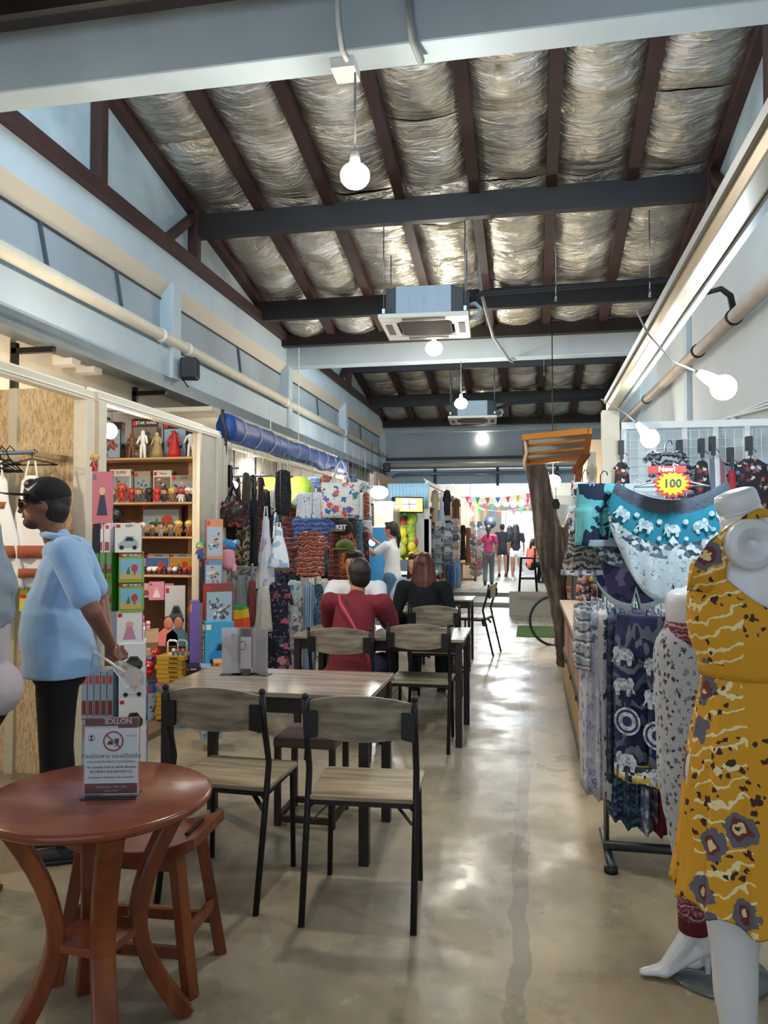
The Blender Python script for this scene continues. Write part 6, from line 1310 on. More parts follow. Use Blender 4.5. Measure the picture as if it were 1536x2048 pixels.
for ax,ay in((-.02,.03),(.095,.10)):
    bm=B(); lathe(bm,[(.052,.30),(.054,.24),(.052,.205)],(ax,ay,0),24); obj('patterned_cuff',bm,RDB,t,True); bm=B(); lathe(bm,[(.049,.215),(.051,.20),(.051,.165),(.048,.158),(.036,.16)],(ax,ay,0),24); obj('red_cuff',bm,mat('deep_red_rib','#5c0f1c',.9,bump=.4,bs=90),t,True)
bm=B(); lathe(bm,[(.0,.0),(.17,0),(.17,.012),(.02,.02)],(.06,.08,0),40); obj('base_plate',bm,mat('glass_plate','#6d7574',.15,.2),t,True)
# dress mannequin
YD=2.02
dc=at(1508,1200,y=YD); DX=dc.x
t=thing('dress_mannequin','white mannequin in a long yellow dress with dark flowers and white zebra lines','mannequin',(DX,YD,.0))
bm=B(); 
for s,kx,ax in((-1,-.055,-.035),(1,.10,.13)):
    caps(bm,(s*.08,0,.92),(kx,0,.52),.085,.060); caps(bm,(kx,0,.52),(kx*.8+ax*.2,.01,.38),.056,.052); caps(bm,(kx*.8+ax*.2,.01,.38),(ax,.02,.19),.052,.032); heel_foot(bm,(ax,.02,.165),(-.75,-.65,0),1.1)
caps(bm,(0,0,.93),(0,0,1.08),.15,.115,.8); caps(bm,(0,0,1.08),(0,0,1.36),.110,.140,.75); caps(bm,(-.08,-.01,1.40),(.12,0,1.40),.05,.05); 
caps(bm,(0,0,1.43),(-.03,-.01,1.53),.075,.050)
organic('body',bm,MANN,t,.008,4)
nc=Vector((-.032,-.01,1.555)); nr=Euler((.12,-.32,0)).to_matrix()
bm=B(); rings=[[nc+nr@Vector((r*math.cos(a),r*.92*math.sin(a),z)) for a in [2*PI*k/32 for k in range(32)]] for r,z in ((.066,-.07),(.053,-.03),(.051,.0),(.051,.0),(.049,.003),(.049,.005),(.051,.008),(.050,.038),(.046,.047),(.03,.052),(.005,.053))]
ringloft(bm,rings); obj('neck_cap',bm,MANN,t,True)
ac=Vector((-.030,-.115,1.475)); bm=B(); lathe(bm,[(.0,.012),(.016,.012),(.017,.0),(.038,-.002),(.040,-.005),(.042,-.002),(.055,-.002),(.0585,.004),(.0585,.05)],(0,0,0),40,axis='y')
bmesh.ops.transform(bm,matrix=Matrix.Translation(ac)@Matrix.Rotation(math.radians(14),4,'Z')@Matrix.Diagonal((1,-1,1.08,1)),verts=bm.verts[:]) if 0 else bmesh.ops.transform(bm,matrix=Matrix.Translation(ac)@Matrix.Rotation(math.radians(14),4,'Z'),verts=bm.verts[:])
obj('shoulder_plate',bm,MANN,t,True)
# dress material: yellow ground, dark flowers, leaves, white lines on one panel
def dress_mat():
    m,nt,b=_new('yellow_print_dress'); L=nt.links.new; b.inputs['Roughness'].default_value=.8
    tc=N(nt,'ShaderNodeTexCoord'); ob=tc.outputs['Object']
    def noi(s,d=2,st=(1,1,1)):
        mp=N(nt,'ShaderNodeMapping'); mp.inputs['Scale'].default_value=st; L(ob,mp.inputs[0]); n=N(nt,'ShaderNodeTexNoise'); n.inputs['Scale'].default_value=s; n.inputs['Detail'].default_value=d; L(mp.outputs[0],n.inputs[0]); return n
    def mth(op,a,c,cl=False):
        q=N(nt,'ShaderNodeMath',operation=op); 
        for i,x in enumerate((a,c)):
            if hasattr(x,'is_linked'): L(x,q.inputs[i])
            else: q.inputs[i].default_value=x
        return q.outputs[0]
    def mix(f,a,c):
        x=N(nt,'ShaderNodeMix',data_type='RGBA'); L(f,x.inputs[0])
        for i,q in((6,a),(7,c)):
            if hasattr(q,'is_linked'): L(q,x.inputs[i])
            else: x.inputs[i].default_value=(*hx(q),1)
        return x.outputs[2]
    wv=N(nt,'ShaderNodeVectorMath',operation='SCALE'); wv.inputs['Scale'].default_value=.035; L(noi(42).outputs['Color'],wv.inputs[0]); ad=N(nt,'ShaderNodeVectorMath',operation='ADD'); L(ob,ad.inputs[0]); L(wv.outputs[0],ad.inputs[1])
    def vor(s,vec,rnd=1):
        v=N(nt,'ShaderNodeTexVoronoi'); v.inputs['Scale'].default_value=s; v.inputs['Randomness'].default_value=rnd; L(vec,v.inputs['Vector']); return v
    base=mix(noi(3).outputs['Fac'],'#c98f1a','#d39a20')
    # white zebra lines in a vertical panel
    wn=N(nt,'ShaderNodeTexWave'); wn.bands_direction='Z'; wn.inputs['Scale'].default_value=9; wn.inputs['Distortion'].default_value=7; wn.inputs['Detail'].default_value=2; wn.inputs['Detail Scale'].default_value=2.2; rm=N(nt,'ShaderNodeMapping'); rm.inputs['Rotation'].default_value=(0,.45,0); L(ob,rm.inputs[0]); L(rm.outputs[0],wn.inputs[0])
    line=mth('LESS_THAN',wn.outputs['Fac'],.09)
    sp=N(nt,'ShaderNodeSeparateXYZ'); L(ob,sp.inputs[0]); xx=mth('ADD',sp.outputs[0],mth('MULTIPLY',noi(4).outputs['Fac'],.04))
    pan=mth('MULTIPLY',mth('GREATER_THAN',xx,-.135),mth('LESS_THAN',xx,-.03)); c=mix(mth('MULTIPLY',line,pan),base,'#e6d9a4')
    # leaves
    v=vor(38,ad.outputs[0]); mask=mth('GREATER_THAN',noi(7,1).outputs['Fac'],.49); c=mix(mth('MULTIPLY',mth('LESS_THAN',v.outputs['Distance'],.30),mask),c,'#3a2420')
    # flowers
    v=vor(9.5,ad.outputs[0]); d=v.outputs['Distance']; se=N(nt,'ShaderNodeSeparateColor'); L(v.outputs['Color'],se.inputs[0]); sel=mth('GREATER_THAN',se.outputs[0],.42)
    c=mix(mth('MULTIPLY',mth('LESS_THAN',d,.36),sel),c,'#5f5f6e'); c=mix(mth('MULTIPLY',mth('LESS_THAN',d,.22),sel),c,'#6a2c2a'); c=mix(mth('MULTIPLY',mth('LESS_THAN',d,.13),sel),c,'#d8c690'); c=mix(mth('MULTIPLY',mth('LESS_THAN',d,.05),sel),c,'#4a2a28')
    L(c,b.inputs['Base Color'])
    bp=N(nt,'ShaderNodeBump'); bp.inputs['Strength'].default_value=.25; bp.inputs['Distance'].default_value=.01; L(noi(14,3,(1,1,.15)).outputs['Fac'],bp.inputs['Height']); L(bp.outputs[0],b.inputs['Normal']); return m
YD_M=dress_mat()
bm=B(); rings=[]; prof=[(1.37,.146,.112,0),(1.345,.152,.122,0),(1.30,.158,.130,0),(1.24,.152,.125,0),(1.19,.128,.108,0),(1.15,.122,.102,.2),(1.10,.130,.11,.4),(1.0,.152,.135,.7),(.85,.168,.15,1),(.70,.182,.165,1.2),(.64,.190,.17,1.5),(.60,.196,.175,1.8)]
for z,rx,ry,fa in prof:
    ring=[]
    for k in range(96):
        a=2*PI*k/96; q=1+fa*(.035*math.sin(11*a+z*2)+.02*math.sin(23*a)); dz=-.03*math.cos(a)*(z<.65)+.012*math.sin(11*a)*(z<.65)
        if z>1.3: # neckline dips at front and rises on the near shoulder
            dz+=(.07*max(0,math.cos(a-math.radians(195)))**2-.05*max(0,math.cos(a-math.radians(290)))**2)*(1 if z>1.36 else .5 if z>1.32 else 0)
        ring.append(Vector((rx*q*math.cos(a),ry*q*math.sin(a),z+dz)))
    rings.append(ring)
ringloft(bm,rings,cap=False); o=obj('dress',bm,YD_M,t,True); md=o.modifiers.new('t','SOLIDIFY'); md.thickness=.004; o.modifiers.new('s','SUBSURF').render_levels=1
bm=B(); 
def strip(pts,w,n=None):
    rings=[]; pts=[Vector(p) for p in pts]
    for i,p in enumerate(pts):
        d=(pts[min(i+1,len(pts)-1)]-pts[max(i-1,0)]).normalized(); nn=Vector((0,-1,.25)); s_=d.cross(nn).normalized()*(w[i] if isinstance(w,list) else w); nn=s_.cross(d).normalized()*.004; rings.append([p+s_,p-s_,p-s_+nn,p+s_+nn])
    ringloft(bm,rings)
strip([(-.125,-.075,1.36),(-.118,-.085,1.42),(-.10,-.10,1.47),(-.075,-.10,1.50),(-.03,-.09,1.535),(.0,-.055,1.55),(.04,-.03,1.545)],[.045,.036,.026,.016,.012,.010,.010])
strip([(.12,-.08,1.33),(.11,-.08,1.42),(.08,-.06,1.50),(.04,-.03,1.545)],[.05,.03,.014,.010]); obj('shoulder_strap',bm,YD_M,t,True)
for s_,z in ((1,1.165),):
    bm=B(); rings=[[Vector((r*math.cos(a),r*.85*math.sin(a),zz)) for a in [2*PI*k/48 for k in range(48)]] for r,zz in ((.127,1.155),(.131,1.17),(.131,1.18),(.128,1.195))]; ringloft(bm,rings); obj('waist_seam',bm,mat('yellow_cloth','#c98f1c',.85,bump=.4,bs=60),t,True)
bm=B(); lathe(bm,[(.0,.0),(.17,0),(.17,.012),(.02,.02)],(.04,.06,0),40); obj('base_plate',bm,mat('glass_plate','#6d7574',.15,.2),t,True)
# floor patches under the mannequins belong to the floor (old repair slabs)
# food cart, yellow, beyond the rack
CY=mat('cart_yellow','#b98a2a',.45,var=.06,vs=4); t=thing('food_cart','yellow food cart with dark trim along the right of the aisle','food cart',(.30,4.86,0))
L_=2.5; bm=B(); bx(bm,0,.75,0,L_,.10,.84); obj('body',bm,CY,t,bevel=.006); bm=B(); bx(bm,-.04,.80,-.03,L_+.03,.84,.88); obj('counter_top',bm,PLY,t)
bm=B(); bx(bm,-.012,.0,0,L_,.74,.82); bx(bm,-.012,0,0,L_,.40,.45); bx(bm,-.012,0,0,L_,.08,.13); bx(bm,.0,.75,-.012,0,.40,.45); bx(bm,0,.75,-.012,0,.74,.82); obj('dark_trim',bm,mat('cart_trim','#3c2f24',.5),t)
for k in range(3):
    bm=B(); bx(bm,-.008,0,.1+k*.75,.7+k*.75,.48,.72); obj('front_panel',bm,mat('cart_panel','#a8785a',.5),t); bm=B(); bx(bm,-.02,0,.38+k*.75,.42+k*.75,.40,.43); obj('latch',bm,BLK,t)
for y in(.25,L_-.25):
    for x in(.08,.67): bm=B(); cyl(bm,(x-.02,y,.06),(x+.02,y,.06),.06,seg=20); obj('wheel',bm,BLK,t,True)
for i,(dx,dy,c,l) in enumerate(((.06,.25,'#c8c24a','yellow-green fruit'),(.10,.45,'#d8562a','orange fruit'),(.06,.62,'#8a4a34','brown fruit'),(.14,.3,'#d87a3a','small orange fruit'))):
    t=thing('fruit',l+' on the near end of the yellow food cart','fruit',(.30+dx,4.86+dy,.88),group='fruit on the yellow cart'); bm=B(); ell(bm,(0,0,.045),(.05,.05,.045)); obj('flesh',bm,pm(c,.5),t,True); bm=B(); cyl(bm,(0,0,.085),(.006,0,.10),.004,seg=6); obj('stem',bm,pm('#4a3a24'),t)
p=at(1162,1215,y=4.7); bm=B(); ell(bm,(0,0,0),(.022,.008,.12)); cyl(bm,(0,0,-.1),(0,0,-.13),.006); single('white_paddle',bm,WHT,'white leaf-shaped paddle standing on the near end of the yellow cart','paddle',loc=(.36,4.95,1.01),smooth=True)
# leaning tree trunk
BARK=wood('#382b25','#594a3f','#8c7c6c',2,7); BARK.node_tree.nodes['Principled BSDF'].inputs['Roughness'].default_value=.85
YT2=9.0; t=thing('tree_trunk','forked grey-brown tree trunk leaning beside the orange-framed awning','tree trunk',tuple(at(1128,1270,y=YT2)*1) if 0 else (at(1128,1320,y=YT2).x,YT2,0))
def tp(u,v,y=YT2): return at(u,v,y=y)
bm=B(); b0=tp(1128,1330); 
pts=[Vector((tp(1130,1320).x,YT2,0)),tp(1122,1250),tp(1113,1180),tp(1108,1130),tp(1098,1080),tp(1088,1020),tp(1078,960),tp(1068,925)]
tube(bm,pts,[.09,.085,.11,.16,.165,.14,.125,.13],14); tube(bm,[tp(1108,1135),tp(1122,1095),tp(1136,1055),tp(1148,1010),tp(1150,960)],[.09,.07,.05,.04,.035],10); tube(bm,[tp(1088,1060),tp(1074,1010),tp(1066,980),tp(1070,950)],[.05,.04,.035,.03],8)
organic('trunk',bm,BARK,t,.02,2,world=True,fold=.03,fs=.1)
# orange framed glass awning
OR=mat('orange_timber','#c87a22',.45,var=.1,vs=4); t=thing('timber_awning','small orange timber awning with glass louvres above the leaning trunk','awning',(at(1100,900,y=7.2).x,7.2,at(1100,915,y=7.2).z))
def wp(u,v,y): return at(u,v,y=y)
A=wp(1050,875,7.0);Bq=wp(1178,862,6.6);Cc=wp(1050,925,7.7);D=wp(1172,912,7.3)
bm=B(); beam(bm,A,Bq,.05,.05); beam(bm,Cc,D,.05,.06); beam(bm,A,Cc,.05,.05); beam(bm,Bq,D,.05,.05); 
for k in (.33,.66): beam(bm,A.lerp(Cc,k),Bq.lerp(D,k),.02,.022)
obj('frame',bm,OR,t,world=True)
for k in range(3):
    bm=B(); a,b_,c,d=A.lerp(Cc,k/3+.03),Bq.lerp(D,k/3+.03),Bq.lerp(D,k/3+.28),A.lerp(Cc,k/3+.28); v=[bm.verts.new(q) for q in(a,b_,c,d)]; v2=[bm.verts.new(q+Vector((0,0,.006))) for q in(a,b_,c,d)]; bm.faces.new(v);bm.faces.new(v2[::-1]); [bm.faces.new((v[i],v2[i],v2[(i+1)%4],v[(i+1)%4])) for i in range(4)]
    obj('glass_louvre',bm,mat('mirror_glass','#c3ced6',.12,.5),t,world=True)
bm=B(); beam(bm,wp(1160,925,7.3),wp(1150,1005,7.3),.10,.06); beam(bm,wp(1175,905,7.2),wp(1148,945,7.3),.05,.05); obj('bracket',bm,mat('rust_timber','#8a4a24',.6),t,world=True)
bm=B(); tube(bm,[wp(1050,880,7.0),wp(1053,905,7.0),wp(1048,925,7.0),wp(1050,940,7.0)],.015,6); obj('cloth_tie',bm,pm('#c8b4a0',.9),t,world=True)
p=wp(1106,962,9.25); t=thing('stall_lamp','bright warm lamp glowing behind the leaning trunk','lamp',p); bm=B(); ell(bm,(0,0,0),(.09,.09,.075)); obj('bulb',bm,GLW,t,True); bm=B(); cyl(bm,(0,0,.07),(0,0,3.9-p.z),.006); obj('cord',bm,BLK,t); point('lamp_light',p+Vector((-.02,-.15,-.05)),50,NEUT,.08)
# wall behind, dark shelves and counter
bm=B(); bx(bm,.55,XR,9.3,9.36,0,2.6); single('partition',bm,mat('stall_cream_board','#b8a284',.7),'cream board partition behind the leaning trunk','partition')
bm=B(); bx(bm,.45,1.5,8.0,8.06,0,1.25); bx(bm,.45,.5,8.0,9.2,0,1.25); single('stall_counter',bm,mat('dark_board','#2a2220',.6),'dark counter panel between the trunk and the printed shorts','counter')
t=thing('wrapped_column','cream post wrapped at the corner of the right stall','post',(at(1183,900,y=7.8).x,7.8,0)); bm=B(); bx(bm,-.04,.04,-.04,.04,0,2.3); obj('post',bm,CREAM,t); bm=B(); ell(bm,(0,0,2.1),(.052,.052,.14)); obj('cloth_wrap',bm,pm('#b8b0a4',.9),t,True)
p=at(1112,1008,y=7.9); bm=B(); prism(bm,[(-.03,-.05),(.03,-.05),(.04,.0),(.02,.05),(-.02,.05),(-.04,0)],0,.03); tube(bm,[(0,.01,.05),(0,.01,.8)],.003,5); single('hanging_bell',bm,BLK,'small dark bell hanging behind the leaning trunk','bell',loc=p)
# bicycle wheel + frame
t=thing('bicycle','bicycle with an orange frame parked by the leaning trunk, front wheel toward the aisle','bicycle',(.06,10.6,0)); c0=at(1105,1212,y=10.6); r_=.33; bxp=.33
def whl(x,rz):
    M=Matrix.Rotation(rz,3,'Z'); bm=B(); tube(bm,[Vector((x,0,r_))+M@Vector((r_*math.cos(a),0,r_*math.sin(a))) for a in [k*PI/18 for k in range(37)]],.018,8); ty=obj('tyre',bm,mat('rubber','#1e1e20',.7),t,True)
    bm=B(); 
    for k in range(14): cyl(bm,Vector((x,0,r_)),Vector((x,0,r_))+M@Vector((r_*math.cos(k*PI/7),0,r_*math.sin(k*PI/7))),.0015,seg=4)
    cyl(bm,Vector((x,-.03,r_)),Vector((x,.03,r_)),.02,seg=10); obj('spokes',bm,STEEL,ty)
whl(.25,0);whl(1.2,0)
bm=B(); 
for a,b_ in (((.25,0,.33),(.38,0,.85)),((.38,0,.78),(.85,0,.75)),((.38,0,.72),(.72,0,.30)),((.72,0,.30),(.88,0,.85)),((.72,0,.30),(1.2,0,.33)),((1.2,0,.33),(.85,0,.72))): cyl(bm,a,b_,.016,seg=10)
obj('frame',bm,mat('orange_paint','#b5582a',.35),t,True)
bm=B(); ell(bm,(.89,0,.88),(.12,.06,.03)); obj('saddle',bm,BLK,t,True); bm=B(); tube(bm,[(.34,-.22,.92),(.38,0,.88),(.34,.22,.92)],.012,8); obj('handlebar',bm,BLK,t,True)
# green mat, ramp plate
bm=B(); bx(bm,-.22,.42,11.4,12.7,0,.012); single('grass_mat',bm,mat('artificial_grass','#55752f',.95,var=.3,vs=40,bump=.9,bs=160),'small green artificial grass mat on the aisle floor','mat')
t=thing('notice_board','grey board standing before the step with faint red writing','board',(-.01,14.3,0)); bm=B(); box(bm,(0,0,.22),(.78,.03,.44),rot=Euler((-.15,0,0)).to_matrix()); obj('panel',bm,mat('panel_grey','#8a8678',.5),t); bm=B(); txt(bm,'WATCH STEP',Matrix.Translation((.05,-.06,.34))@FRONT,.09,0,.002); obj('lettering',bm,mat('faded_red','#b8504a',.6),t)
# ================================================================ SNACK STALL AND FAR WALKWAY
YP=13.2
t=thing('snack_shelf','white snack shelf with lit trays beside the woman in the white tee','shelf unit',(-2.95,11.4,0))
bm=B(); bx(bm,-.5,.25,.35,.38,0,2.25); obj('back_panel',bm,mat('stall_light_wood','#c4a888',.7),t)
for z in(.35,.62,.88,1.12):
    bm=B(); bx(bm,-.5,.28,-.05,.36,z,z+.03); obj('shelf',bm,WHT,t)
    for k in range(3): 
        bm=B(); rnd=random.Random(k+z)
        bx(bm,-.45+k*.24,-.27+k*.24,0,.3,z+.03,z+.07); 
        for q in range(6): ell(bm,(-.40+k*.24+rnd.uniform(-.03,.09),rnd.uniform(.03,.27),z+.09),(.035,.03,.025),None,8,1)
        o=obj('snack_tray',bm,[WHT,pm(random.choice(['#d8a05a','#c8703a','#e4c88a']),.6)],t,True)
p=at(744,1085,y=11.6); t=thing('stall_lamp','small round lamp glowing before the blue panel','lamp',p); bm=B(); ell(bm,(0,0,0),.05); obj('bulb',bm,GLC,t,True); bm=B(); cyl(bm,(0,0,.04),(0,0,2.9-p.z),.004); obj('cord',bm,BLK,t); point('lamp_light',p+Vector((.1,-.1,0)),18,(.85,.93,1),.05)
bm=B(); bx(bm,-3.6,-2.0,13.0,13.05,0,1.98); single('blue_partition',bm,mat('sky_blue_panel','#3d8fc4',.45),'bright blue panel wall behind the snack shelf','panel')
t=thing('corrugated_hoarding','pale blue corrugated hoarding above the television','hoarding',(at(816,1000,y=13.25).x,13.25,at(816,1015,y=13.25).z)); bm=B(); rings=[]; hw_=(at(857,1000,y=13.25).x-at(775,1000,y=13.25).x)/2
for i in range(73):
    x=-hw_+i*hw_/36; y=.02*math.sin(i*PI/3); rings.append([Vector((x,y,0)),Vector((x,y+.01,0)),Vector((x,y+.01,.42)),Vector((x,y,.42))])
ringloft(bm,rings); obj('sheet',bm,mat('pale_blue_sheet','#a9cfe0',.5),t)
bm=B(); p0=at(750,1010,y=11.5); p1=at(790,1060,y=12.2); box(bm,((p0.x+p1.x)/2,11.9,(p0.z+p1.z)/2+.05),(.34,.6,.40)); single('steel_hood',bm,mat('brushed_steel','#a8a292',.35,.6),'brushed steel extractor hood over the snack stall','hood',bevel=.005)
t=thing('menu_board','grey menu board with white writing left of the steel hood','sign',tuple(at(741,1030,y=11.0))); bm=B(); box(bm,(0,0,0),(.10,.015,.34)); 
for k in range(5): box(bm,(0,-.009,.12-k*.03),(.07-.01*(k%2),.002,.010),mi=1)
box(bm,(0,-.009,-.08),(.05,.002,.09),mi=2); obj('board',bm,[DGREY,WHT,pm('#c8904a')],t)
# television sign
p=at(815,1010,y=12.4); t=thing('lit_menu_screen','black-cased lit menu screen hanging above the fruit column','screen',p,math.radians(28)); bm=B(); box(bm,(0,0,0),(.50,.16,.26)); obj('case',bm,BLK,t,bevel=.01)
bm=B(); box(bm,(0,-.083,0),(.46,.004,.22)); box(bm,(0,-.086,.01),(.24,.002,.15),mi=1); box(bm,(.19,-.086,0),(.07,.002,.20),mi=2); box(bm,(-.19,-.086,0),(.07,.002,.20),mi=3); box(bm,(0,-.0875,.01),(.24,.001,.012),mi=4); box(bm,(0,-.0875,.01),(.012,.001,.15),mi=4)
obj('screen',bm,[mat('screen_red','#c8a04a',.3,emit=(.8,.5,.3),es=1),mat('screen_white','#ffffff',.3,emit=(.9,.95,1),es=2.2),mat('screen_yellow','#e8d83a',.3,emit=(.9,.8,.2),es=1.2),mat('screen_orange','#e8883a',.3,emit=(.9,.5,.2),es=1.2),BLK],t)
# fruit column: real individual fruit
rnd=random.Random(3)
bm=B(); p=at(815,1070,y=12.7); cyl(bm,(0,0,.85),(0,0,p.z+.32),.10); single('fruit_column',bm,mat('dark_green_net','#3c4a20',.8),'green column hung all over with mangoes and bananas','fruit stand',loc=(p.x,12.7,0))
kinds=[]
for i in range(34):
    a=rnd.uniform(PI*.98,PI*2.02); z=.95+(i/34)*.98; c='#7f9a2c' if i>20 and rnd.random()<.75 else rnd.choice(['#a8a82c','#c8b42c','#93a02c','#d8c42c']) ; rr=.075+.02*rnd.random()
    if rnd.random()<.08: c='#a83a34'
    n_={'#7f9a2c':'green','#a8a82c':'olive yellow','#c8b42c':'golden','#93a02c':'yellow-green','#d8c42c':'yellow','#a83a34':'red'}[c]
    bm=B(); ell(bm,(0,0,0),(rr*.85,rr*.8,rr*1.15),None,12); single('hanging_fruit',bm,mat('fruit'+c,c,.4),n_+' fruit on the fruit column, %s of the way up, %s'%(['a tenth','two tenths','three tenths','four tenths','half','six tenths','seven tenths','eight tenths','nine tenths','all'][min(9,i*10//34)],['left side','near front','right side'][min(2,int((math.cos(a)+1)*1.5))]),'fruit',loc=(p.x+math.cos(a)*(.13+.02*rnd.random()),12.7+math.sin(a)*.14,z),group=n_+' fruit on the column')
bm=B()
for k in range(6): caps(bm,(-.1+.03*k,0,.0),(.03+.02*k,-.02,-.05-.01*k),.022,.015); caps(bm,(.03+.02*k,-.02,-.05-.01*k),(.12+.015*k,-.02,-.04),.02,.01)
single('banana_bunch',bm,mat('banana_yellow','#e4cc1e',.45),'bright yellow banana bunch on the dark snack counter','bananas',loc=at(826,1118,y=12.3),smooth=True)
t=thing('snack_counter','black snack counter with a white top below the fruit column','counter',(-1.75,12.2,0)); bm=B(); bx(bm,-.45,.22,-.25,.3,0,.86); obj('body',bm,mat('counter_black','#18161a',.5),t); bm=B(); bx(bm,-.5,.26,-.3,.33,.86,.90); obj('counter_top',bm,WHT,t); bm=B(); bx(bm,-.3,.18,-.1,.2,.90,1.08); obj('crate',bm,mat('crate_dark','#33373c',.6),t)
# large pale photo banner and canvas bags
bm=B(); bx(bm,at(832,1000,y=13.3).x,at(862,1000,y=13.3).x,13.3,13.32,.25,1.75); single('banner',bm,mat('pale_banner','#d9d4cc',.6),'tall pale banner right of the fruit column','banner')
# far left stall fronts beyond the third beam and before
frame_stall('market_stall','cream frame of the snack stall before the third beam',11.2,13.2,2.3)
frame_stall('market_stall','long pale header rail of the far postcard stalls',13.3,30,2.38,x=-1.78)
bm=B(); bx(bm,-2.75,-1.8,13.32,13.36,0,2.3); single('partition',bm,mat('pale_partition','#c6c1b4',.8),'pale partition where the far stalls step out','partition')
bm=B(); bx(bm,-2.75,-2.70,13.4,30,0,2.6); single('backdrop_wall',bm,mat('tan_backdrop','#a58a6c',.8),'tan back wall of the far left stalls','wall')
def rack(u,v0,v1,y,w,label,grp='postcard racks along the far left'):
    p=at(u,v1,y=y); h=(v1-v0)*ppm(u,y); t=thing('postcard_rack',label,'postcard rack',(p.x,y,p.z),group=grp); bm=B(); cyl(bm,(0,0,0),(0,0,h),.02); obj('pole',bm,STEEL,t,True); n=int(h/.16)
    for k in range(n):
        for s in(-1,1):
            bm=B(); beam(bm,(s*.02,0,.12+k*h/n*.95),(s*w/2,0,.20+k*h/n*.95),.10,.015,up=(0,1,0)); box(bm,(s*w*.30,-.055,.20+k*h/n*.95),(w*.36,.006,.10)); obj('card_pocket',bm,pm(random.choice(['#b8a8a0','#8fa0a8','#c8b8ac','#7a8a94','#b87a7a','#d8d0c8','#5a6a7a']),.6),t)
for i,(u,v0,v1,y,w) in enumerate(((868,1045,1160,14.6,.30),(886,1035,1150,15.4,.34),(903,1040,1140,16.3,.34),(952,1045,1160,19.5,.30),(962,1052,1140,22,.3))): rack(u,v0,v1,y,w,'wire rack of postcards in the far left stalls, %s from the nearest'%['first','second','third','fourth','fifth'][i])
fk=[(848,1000,862,1080,15,'dress',WHTIE,'pale pink'),(862,980,878,1045,14.8,'shirt',BEIGE,'tan'),(876,985,890,1050,15.2,'dress',mat('pale_blue_cloth','#b8cbe0',.9),'pale blue'),(886,980,902,1045,15.4,'shirt',DKMIX,'dark mottled'),(905,998,920,1040,17,'shirt',mat('brown_cloth','#7a4a2c',.9),'brown'),(892,1130,908,1180,15.2,'pants',mat('denim','#2f4a6c',.9),'denim'),(905,1125,922,1175,16,'pants',mat('light_denim','#7d98b4',.9),'light denim'),(1085,1010,1100,1090,17,'gown',mat('teal_cloth','#4f8088',.9),'teal'),(1078,1050,1090,1120,18,'gown',mat('coral_cloth','#d4654f',.9),'coral'),(920,1050,932,1120,18.2,'gown',DKMIX,'dark'),(930,1055,942,1130,18.6,'gown',mat('wood_brown','#8a5a3c',.8),'warm brown')]
for u0,v0,u1,v1,y,k,m,n_ in fk: gbox(k,u0,v0,u1,v1,y,m,n_+' garment hanging in the far stalls past the fruit column','garment',hangto=2.38)
for i in range(14):
    y=17+i*.9; bm=B(); bx(bm,-1.82,-1.75,y,y+.08,.1,2.38); single('stall_post',bm,mat('light_timber','#c9ae8c',.7),'%s light timber post along the far left stalls'%ORD[i],'post',group='timber posts of the far left stalls')
rn=random.Random(5)
for i in range(90):
    y=14+rn.random()*13; z=.5+rn.random()*1.5; c=rn.choice(['#8a5a3c','#b08a6a','#7a8a94','#a84a3a','#c8b8a0','#4a5a6c','#d8c8b0','#6a4a3a']); bm=B(); w=.12+.12*rn.random(); h=.12+.22*rn.random(); box(bm,(0,0,h/2),(w,.2+.2*rn.random(),h)); box(bm,(w/2+.002,0,h*.5),(.004,.10,h*.5),mi=1)
    single('souvenir_box',bm,[pm(c,.7),pm('#d8cfc0')],{'#8a5a3c':'brown','#b08a6a':'tan','#7a8a94':'grey-blue','#a84a3a':'rust','#c8b8a0':'beige','#4a5a6c':'slate','#d8c8b0':'cream','#6a4a3a':'dark brown'}[c]+' souvenir display box in the far left stalls','souvenir',loc=(-1.95-.3*rn.random(),y,[.50,.88,1.26,1.64][i%4]+.17*0),group={'#8a5a3c':'brown','#b08a6a':'tan','#7a8a94':'grey-blue','#a84a3a':'rust','#c8b8a0':'beige','#4a5a6c':'slate','#d8c8b0':'cream','#6a4a3a':'dark brown'}[c]+' souvenirs in the far left stalls',bevel=.004)
for k in range(5):
    z=.48+k*.38; bm=B(); bx(bm,-2.5,-1.82,14,28.5,z-.02,z); single('long_shelf',bm,PLY,'long timber shelf of the far left souvenir stalls','shelf',group='long shelves in the far left stalls')
t=thing('wooden_crate','small open wooden crate stool left of the pink-topped person','crate',tuple(at(937,1162,y=18.6)) ); bm=B()
for sx in(-1,1):
    for sy in(-1,1): bx(bm,sx*.17-.02,sx*.17+.02,sy*.17-.02,sy*.17+.02,0,.42)
for z in(.02,.40): 
    bx(bm,-.19,.19,-.19,-.15,z,z+.04); bx(bm,-.19,.19,.15,.19,z,z+.04); bx(bm,-.19,-.15,-.19,.19,z,z+.04); bx(bm,.15,.19,-.19,.19,z,z+.04)
obj('frame',bm,mat('crate_wood','#a87a54',.7),t)
p=at(980,1045,y=20.5); bm=B(); ell(bm,(0,0,0),(.16,.16,.17)); cyl(bm,(0,0,.16),(0,0,3.58-p.z),.004,seg=5); single('hanging_sphere',bm,mat('dark_blue_ball','#2a3444',.5),'dark round sphere hanging above the pink-topped person','lantern',loc=p,smooth=True)
p=at(953,1065,y=20.5); bm=B(); cyl(bm,(0,0,-.15),(0,0,.15),.03); single('violet_lamp',bm,mat('violet_glow',(.4,.3,1),.3,emit=(.35,.2,1),es=3),'small violet glowing lamp among the far postcard racks','lamp',loc=p)
